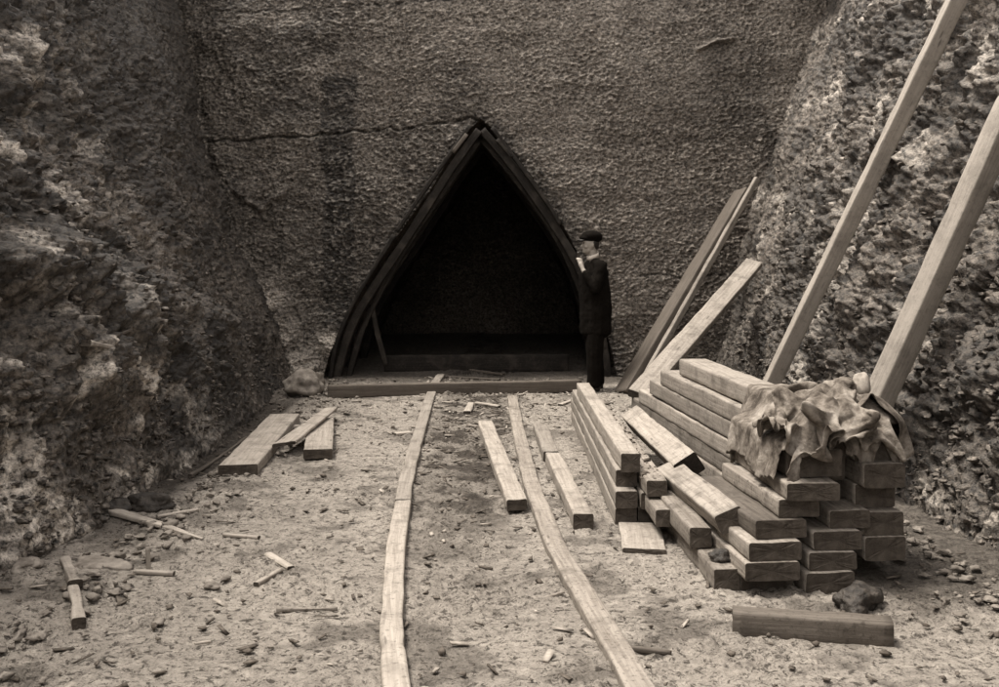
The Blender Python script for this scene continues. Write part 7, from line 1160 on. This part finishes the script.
def knotty(pts, r, label):
    A = [gnd(*q) for q in pts]
    for q in A: q.z = gz(q.x, q.y)+r*.9
    return beam('log_piece', A, r*2, r*1.9, label, 'log', 'pieces of split pale log', 'wood', 'end', rad=.01, rough=.014, step=.02, taper=.8)
knotty([(79, 630), (77, 612), (73, 596)], .028, 'lower piece of pale split log at the lower left, one end charred dark')
knotty([(75, 594), (70, 580), (64, 569)], .032, 'upper piece of pale split log at the lower left, forked end towards the rock')
def boulder(name, c, s, label, cat, mat='stone', seed=0, grp=None, sub=4, amp=.4):
    bm = bmesh.new(); bmesh.ops.create_icosphere(bm, subdivisions=sub, radius=1); n = len(bm.verts)
    V = np.array([v.co for v in bm.verts]); X, Y, Z = V.T
    a, b, _ = worley(X+seed, Y, Z+seed, .95)
    k = 1+amp*fbm(X+seed*3.1, Y, Z, .9, 4)-amp*.9*(a-.5)+.02*fbm(X, Y+seed, Z, 9, 3)
    V = V*k[:, None]*np.array(s)
    for v, q in zip(bm.verts, V): v.co = q
    me = bpy.data.meshes.new(name); bm.to_mesh(me); bm.free(); o = link(name, me, W[mat]); o.location = c; o.rotation_euler = (0, 0, seed)
    return tag(o, label, cat, grp)
boulder('rock', gnd(303, 395)+Vector((0, .15, .10)), (.26, .2, .15), 'large pale rock at the left end of the sill', 'rock', 'stone', 1)
boulder('rock', gnd(113, 515)+Vector((0, .05, .03)), (.13, .09, .06), 'dark wet rock at the foot of the left rock face, left of its neighbour', 'rock', 'stoned', 2, 'dark rocks by the wet channel')
boulder('rock', gnd(150, 511)+Vector((0, .05, .035)), (.14, .09, .06), 'rounded dark wet rock just behind the long pale slat', 'rock', 'stoned', 3, 'dark rocks by the wet channel')
boulder('rock', gnd(861, 612)+Vector((0, .05, .04)), (.13, .09, .065), 'dark flat rock on the mud at the right foot of the large pile', 'rock', 'stoned', 4)
boulder('rock', gnd(20, 575)+Vector((0, .05, .03)), (.12, .08, .04), 'flat slab of rock at the left edge, above the split log', 'rock', 'stone', 5)
boulder('rock', gnd(100, 570)+Vector((0, .05, .0)), (.16, .1, .04), 'low pale slab sunk in the mud beside the split log', 'rock', 'stone', 6)
boulder('clod', Vector((1.06, 5.14, .125)), (.055, .05, .03), 'dark clod lying on the lowest timber at the left foot of the large pile', 'clod', 'stoned', 7, None, 3)
boulder('clod', gnd(212, 588)+Vector((0, 0, .012)), (.04, .03, .018), 'small pale lump in the mud left of the track', 'clod', 'stone', 9, None, 3)
boulder('bundle', Vector((1.80, 5.62, .86)), (.085, .08, .06), 'small mottled bundle on the pile beside the foot of the nearest prop', 'bundle', 'cloth', 8, None, 4, .4)
boulder('round_bundle', Vector((1.90, 5.62, .88)), (.05, .05, .075), 'small rounded pale bundle against the nearest prop', 'bundle', 'chip', 12, None, 4, .15)
# ledge scraps on the left rock face
LX, LY, LZ = GL
def on_left(px, py, out=.03):
    u = CX+F*LX/np.maximum(LY, .5); v = HY+F*(CH-LZ)/np.maximum(LY, .5)
    e = np.hypot(u-px, v-py)+np.where(LY < 2, 1e3, 0); k = np.argmin(e+LY*.02)
    q = Vector((LX.ravel()[k], LY.ravel()[k], LZ.ravel()[k])); return q*(1-out/q.length)
beam('broken_slat', [on_left(84, 341), on_left(111, 347)], .09, .04, 'pale broken slat caught on the ledge of the left rock face', 'slat', None, 'wood', 'end', rad=.3, rough=.01, step=.03, taper=.7)
beam('stick', [on_left(107, 338), on_left(131, 330)], .02, .02, 'thin stick poking out beside the broken slat on the ledge', 'stick', None, 'grey', 'end', rad=.3, rough=.004, step=.03)
# countless chips, pebbles and clods
def scatter(name, n, fn, mat, label, seed, kindf):
    rs = np.random.RandomState(seed); Vs = []; Fs = []; base = 0
    if kindf == 'chip':
        bv = np.array([(x, y, z) for x in (-.5, .5) for y in (-.5, .5) for z in (-.5, .5)]); bf = np.array([(0, 1, 3, 2), (4, 6, 7, 5), (0, 4, 5, 1), (2, 3, 7, 6), (0, 2, 6, 4), (1, 5, 7, 3)])
    else:
        bm = bmesh.new(); bmesh.ops.create_icosphere(bm, subdivisions=1 if kindf == 'peb' else 2, radius=.5); bv = np.array([v.co for v in bm.verts]); bf = np.array([[v.index for v in f.verts] for f in bm.faces]); bm.free()
    xs, ys, zs = fn(rs, n); m = len(xs)
    for i in range(m):
        a = rs.rand()*6.28; ca, sa = math.cos(a), math.sin(a)
        if kindf == 'chip': s = np.array([.006+.02*rs.rand(), .02+.09*rs.rand()**2.2, .003+.006*rs.rand()]); v = bv*s*(1+.35*rs.randn(8, 3)*[1, .2, 1])
        else: r = .004+(.030 if kindf == 'rub' else .017)*rs.rand()**3; s = np.array([1.2, .5+.6*rs.rand(), .3+.35*rs.rand()])*r*2; v = bv*s*(1+.3*rs.randn(len(bv), 1)); v = np.round(v/r*1.6)*r/1.6*.4+v*.6
        t = rs.randn()*.18; v = np.stack([v[:, 0], v[:, 1], v[:, 2]+v[:, 1]*t], 1)
        v = np.stack([v[:, 0]*ca-v[:, 1]*sa, v[:, 0]*sa+v[:, 1]*ca, v[:, 2]], 1)+[xs[i], ys[i], zs[i]+s[2]*.3]
        Vs.append(v); Fs.append(bf+base); base += len(bv)
    me = mesh_np(name, np.concatenate(Vs), np.concatenate(Fs)); o = link(name, me, W[mat], smooth_=False)
    return tag(o, label, 'debris', None, 'stuff')
def on_ground(dens):
    def f(rs, n):
        y = 3.2+10.0*rs.rand(n)**1.1; x = rs.uniform(-2.5, 2.4, n)
        k = dens(x, y, rs.rand(n)); x, y = x[k], y[k]; return x, y, ground_h(x, y)+.012
    return f
far = lambda x, y, r: r < np.clip(.05+.95*smooth(8.0, 11.5, y)*smooth(1.6, .4, np.abs(x-.1)), 0, 1)
scatter('wood_chips', 3000, on_ground(far), 'chip', 'pale wood chips strewn over the mud, thickest before the sill', 1, 'chip')
scatter('dark_chips', 4200, on_ground(lambda x, y, r: r < .10+.9*smooth(.6, .3, np.abs(x+.2))*smooth(5, 9, y)), 'clod', 'dark muddy chips and bark strewn between the rails', 2, 'chip')
scatter('pebbles', 5500, on_ground(lambda x, y, r: r < .2+.8*smooth(1.5, 2.2, np.abs(x))), 'clod', 'earth clods and pebbles scattered over the mud', 3, 'peb')
scatter('rubble', 1500, lambda rs, n: (lambda y, x: (x, y, ground_h(x, y)+.015))(rs.uniform(3.2, 13, n), np.concatenate([-2.05+.25*np.abs(rs.randn(n//2)), 2.35-.22*np.abs(rs.randn(n-n//2))])), 'stone', 'loose rubble fallen along the foot of both rock faces', 4, 'rub')
def wall_pts(G, zmax, sgn):
    def f(rs, n):
        X, Y, Z = [g.ravel() for g in G]; k = rs.randint(0, len(X), n*6); k = k[(Y[k] > 2.6) & (Y[k] < 12.8) & (Z[k] > .0) & (rs.rand(len(k)) < np.exp(-np.maximum(Z[k], 0)/zmax))][:n]
        k = k[~((sgn > 0) & (X[k] > -2.5) & (Z[k] < .12) & (Y[k] > 6.8))]
        return X[k]+sgn*.004, Y[k], Z[k]
    return f
scatter('rock_fragments', 7000, wall_pts(GL, 1.3, 1), 'rockL', 'broken rock crumbling from the left rock face', 5, 'rub')
scatter('rock_fragments', 6000, wall_pts(GR, 1.1, -1), 'rockR', 'broken rock crumbling from the right rock face', 6, 'rub')
scatter('dirt', 260, lambda rs, n: (rs.uniform(.79, .93, n), rs.uniform(6.05, 9.2, n), np.full(n, .300)), 'clod', 'dirt fallen on the timbers of the small stack', 7, 'peb')


# ------------------------------------------------------------- camera, light
cam = bpy.data.cameras.new('camera'); co = bpy.data.objects.new('camera', cam); bpy.context.scene.collection.objects.link(co)
co.location = (0, 0, CH); co.rotation_euler = (math.radians(90), 0, 0)
cam.sensor_width = 36; cam.lens = F/999*36; cam.shift_y = -(343.5-HY)/999; cam.clip_end = 400; cam.clip_start = .05
bpy.context.scene.camera = co
sc = bpy.context.scene
w = bpy.data.worlds.new('World'); sc.world = w; w.use_nodes = True
nt = w.node_tree; bg = nt.nodes['Background']
sky = nt.nodes.new('ShaderNodeTexSky'); sky.sky_type = 'NISHITA'; sky.sun_disc = False
EL, AZ = 69, 272     # compass azimuth of the sun: from +Y clockwise
sky.sun_elevation = math.radians(EL); sky.sun_rotation = math.radians(AZ)
hs = nt.nodes.new('ShaderNodeHueSaturation'); hs.inputs['Saturation'].default_value = .12
wm = nt.nodes.new('ShaderNodeMix'); wm.data_type = 'RGBA'; wm.blend_type = 'MULTIPLY'; wm.inputs[0].default_value = 1; wm.inputs[7].default_value = (1, .93, .85, 1)
nt.links.new(sky.outputs[0], hs.inputs['Color']); nt.links.new(hs.outputs[0], wm.inputs[6]); nt.links.new(wm.outputs[2], bg.inputs[0]); bg.inputs[1].default_value = .14
sl = bpy.data.lights.new('sun', 'SUN'); sl.energy = 1.5; sl.angle = math.radians(18); sl.color = (1, .95, .87)
so = bpy.data.objects.new('sun', sl); sc.collection.objects.link(so)
e, a = math.radians(EL), math.radians(AZ)
v = Vector((math.sin(a)*math.cos(e), math.cos(a)*math.cos(e), math.sin(e)))
so.rotation_euler = (-v).to_track_quat('-Z', 'Y').to_euler()
sc.view_settings.view_transform = 'Standard'; sc.view_settings.look = 'None'; sc.view_settings.gamma = 1
sc.view_settings.exposure = 1.95
sc.render.engine = 'CYCLES'
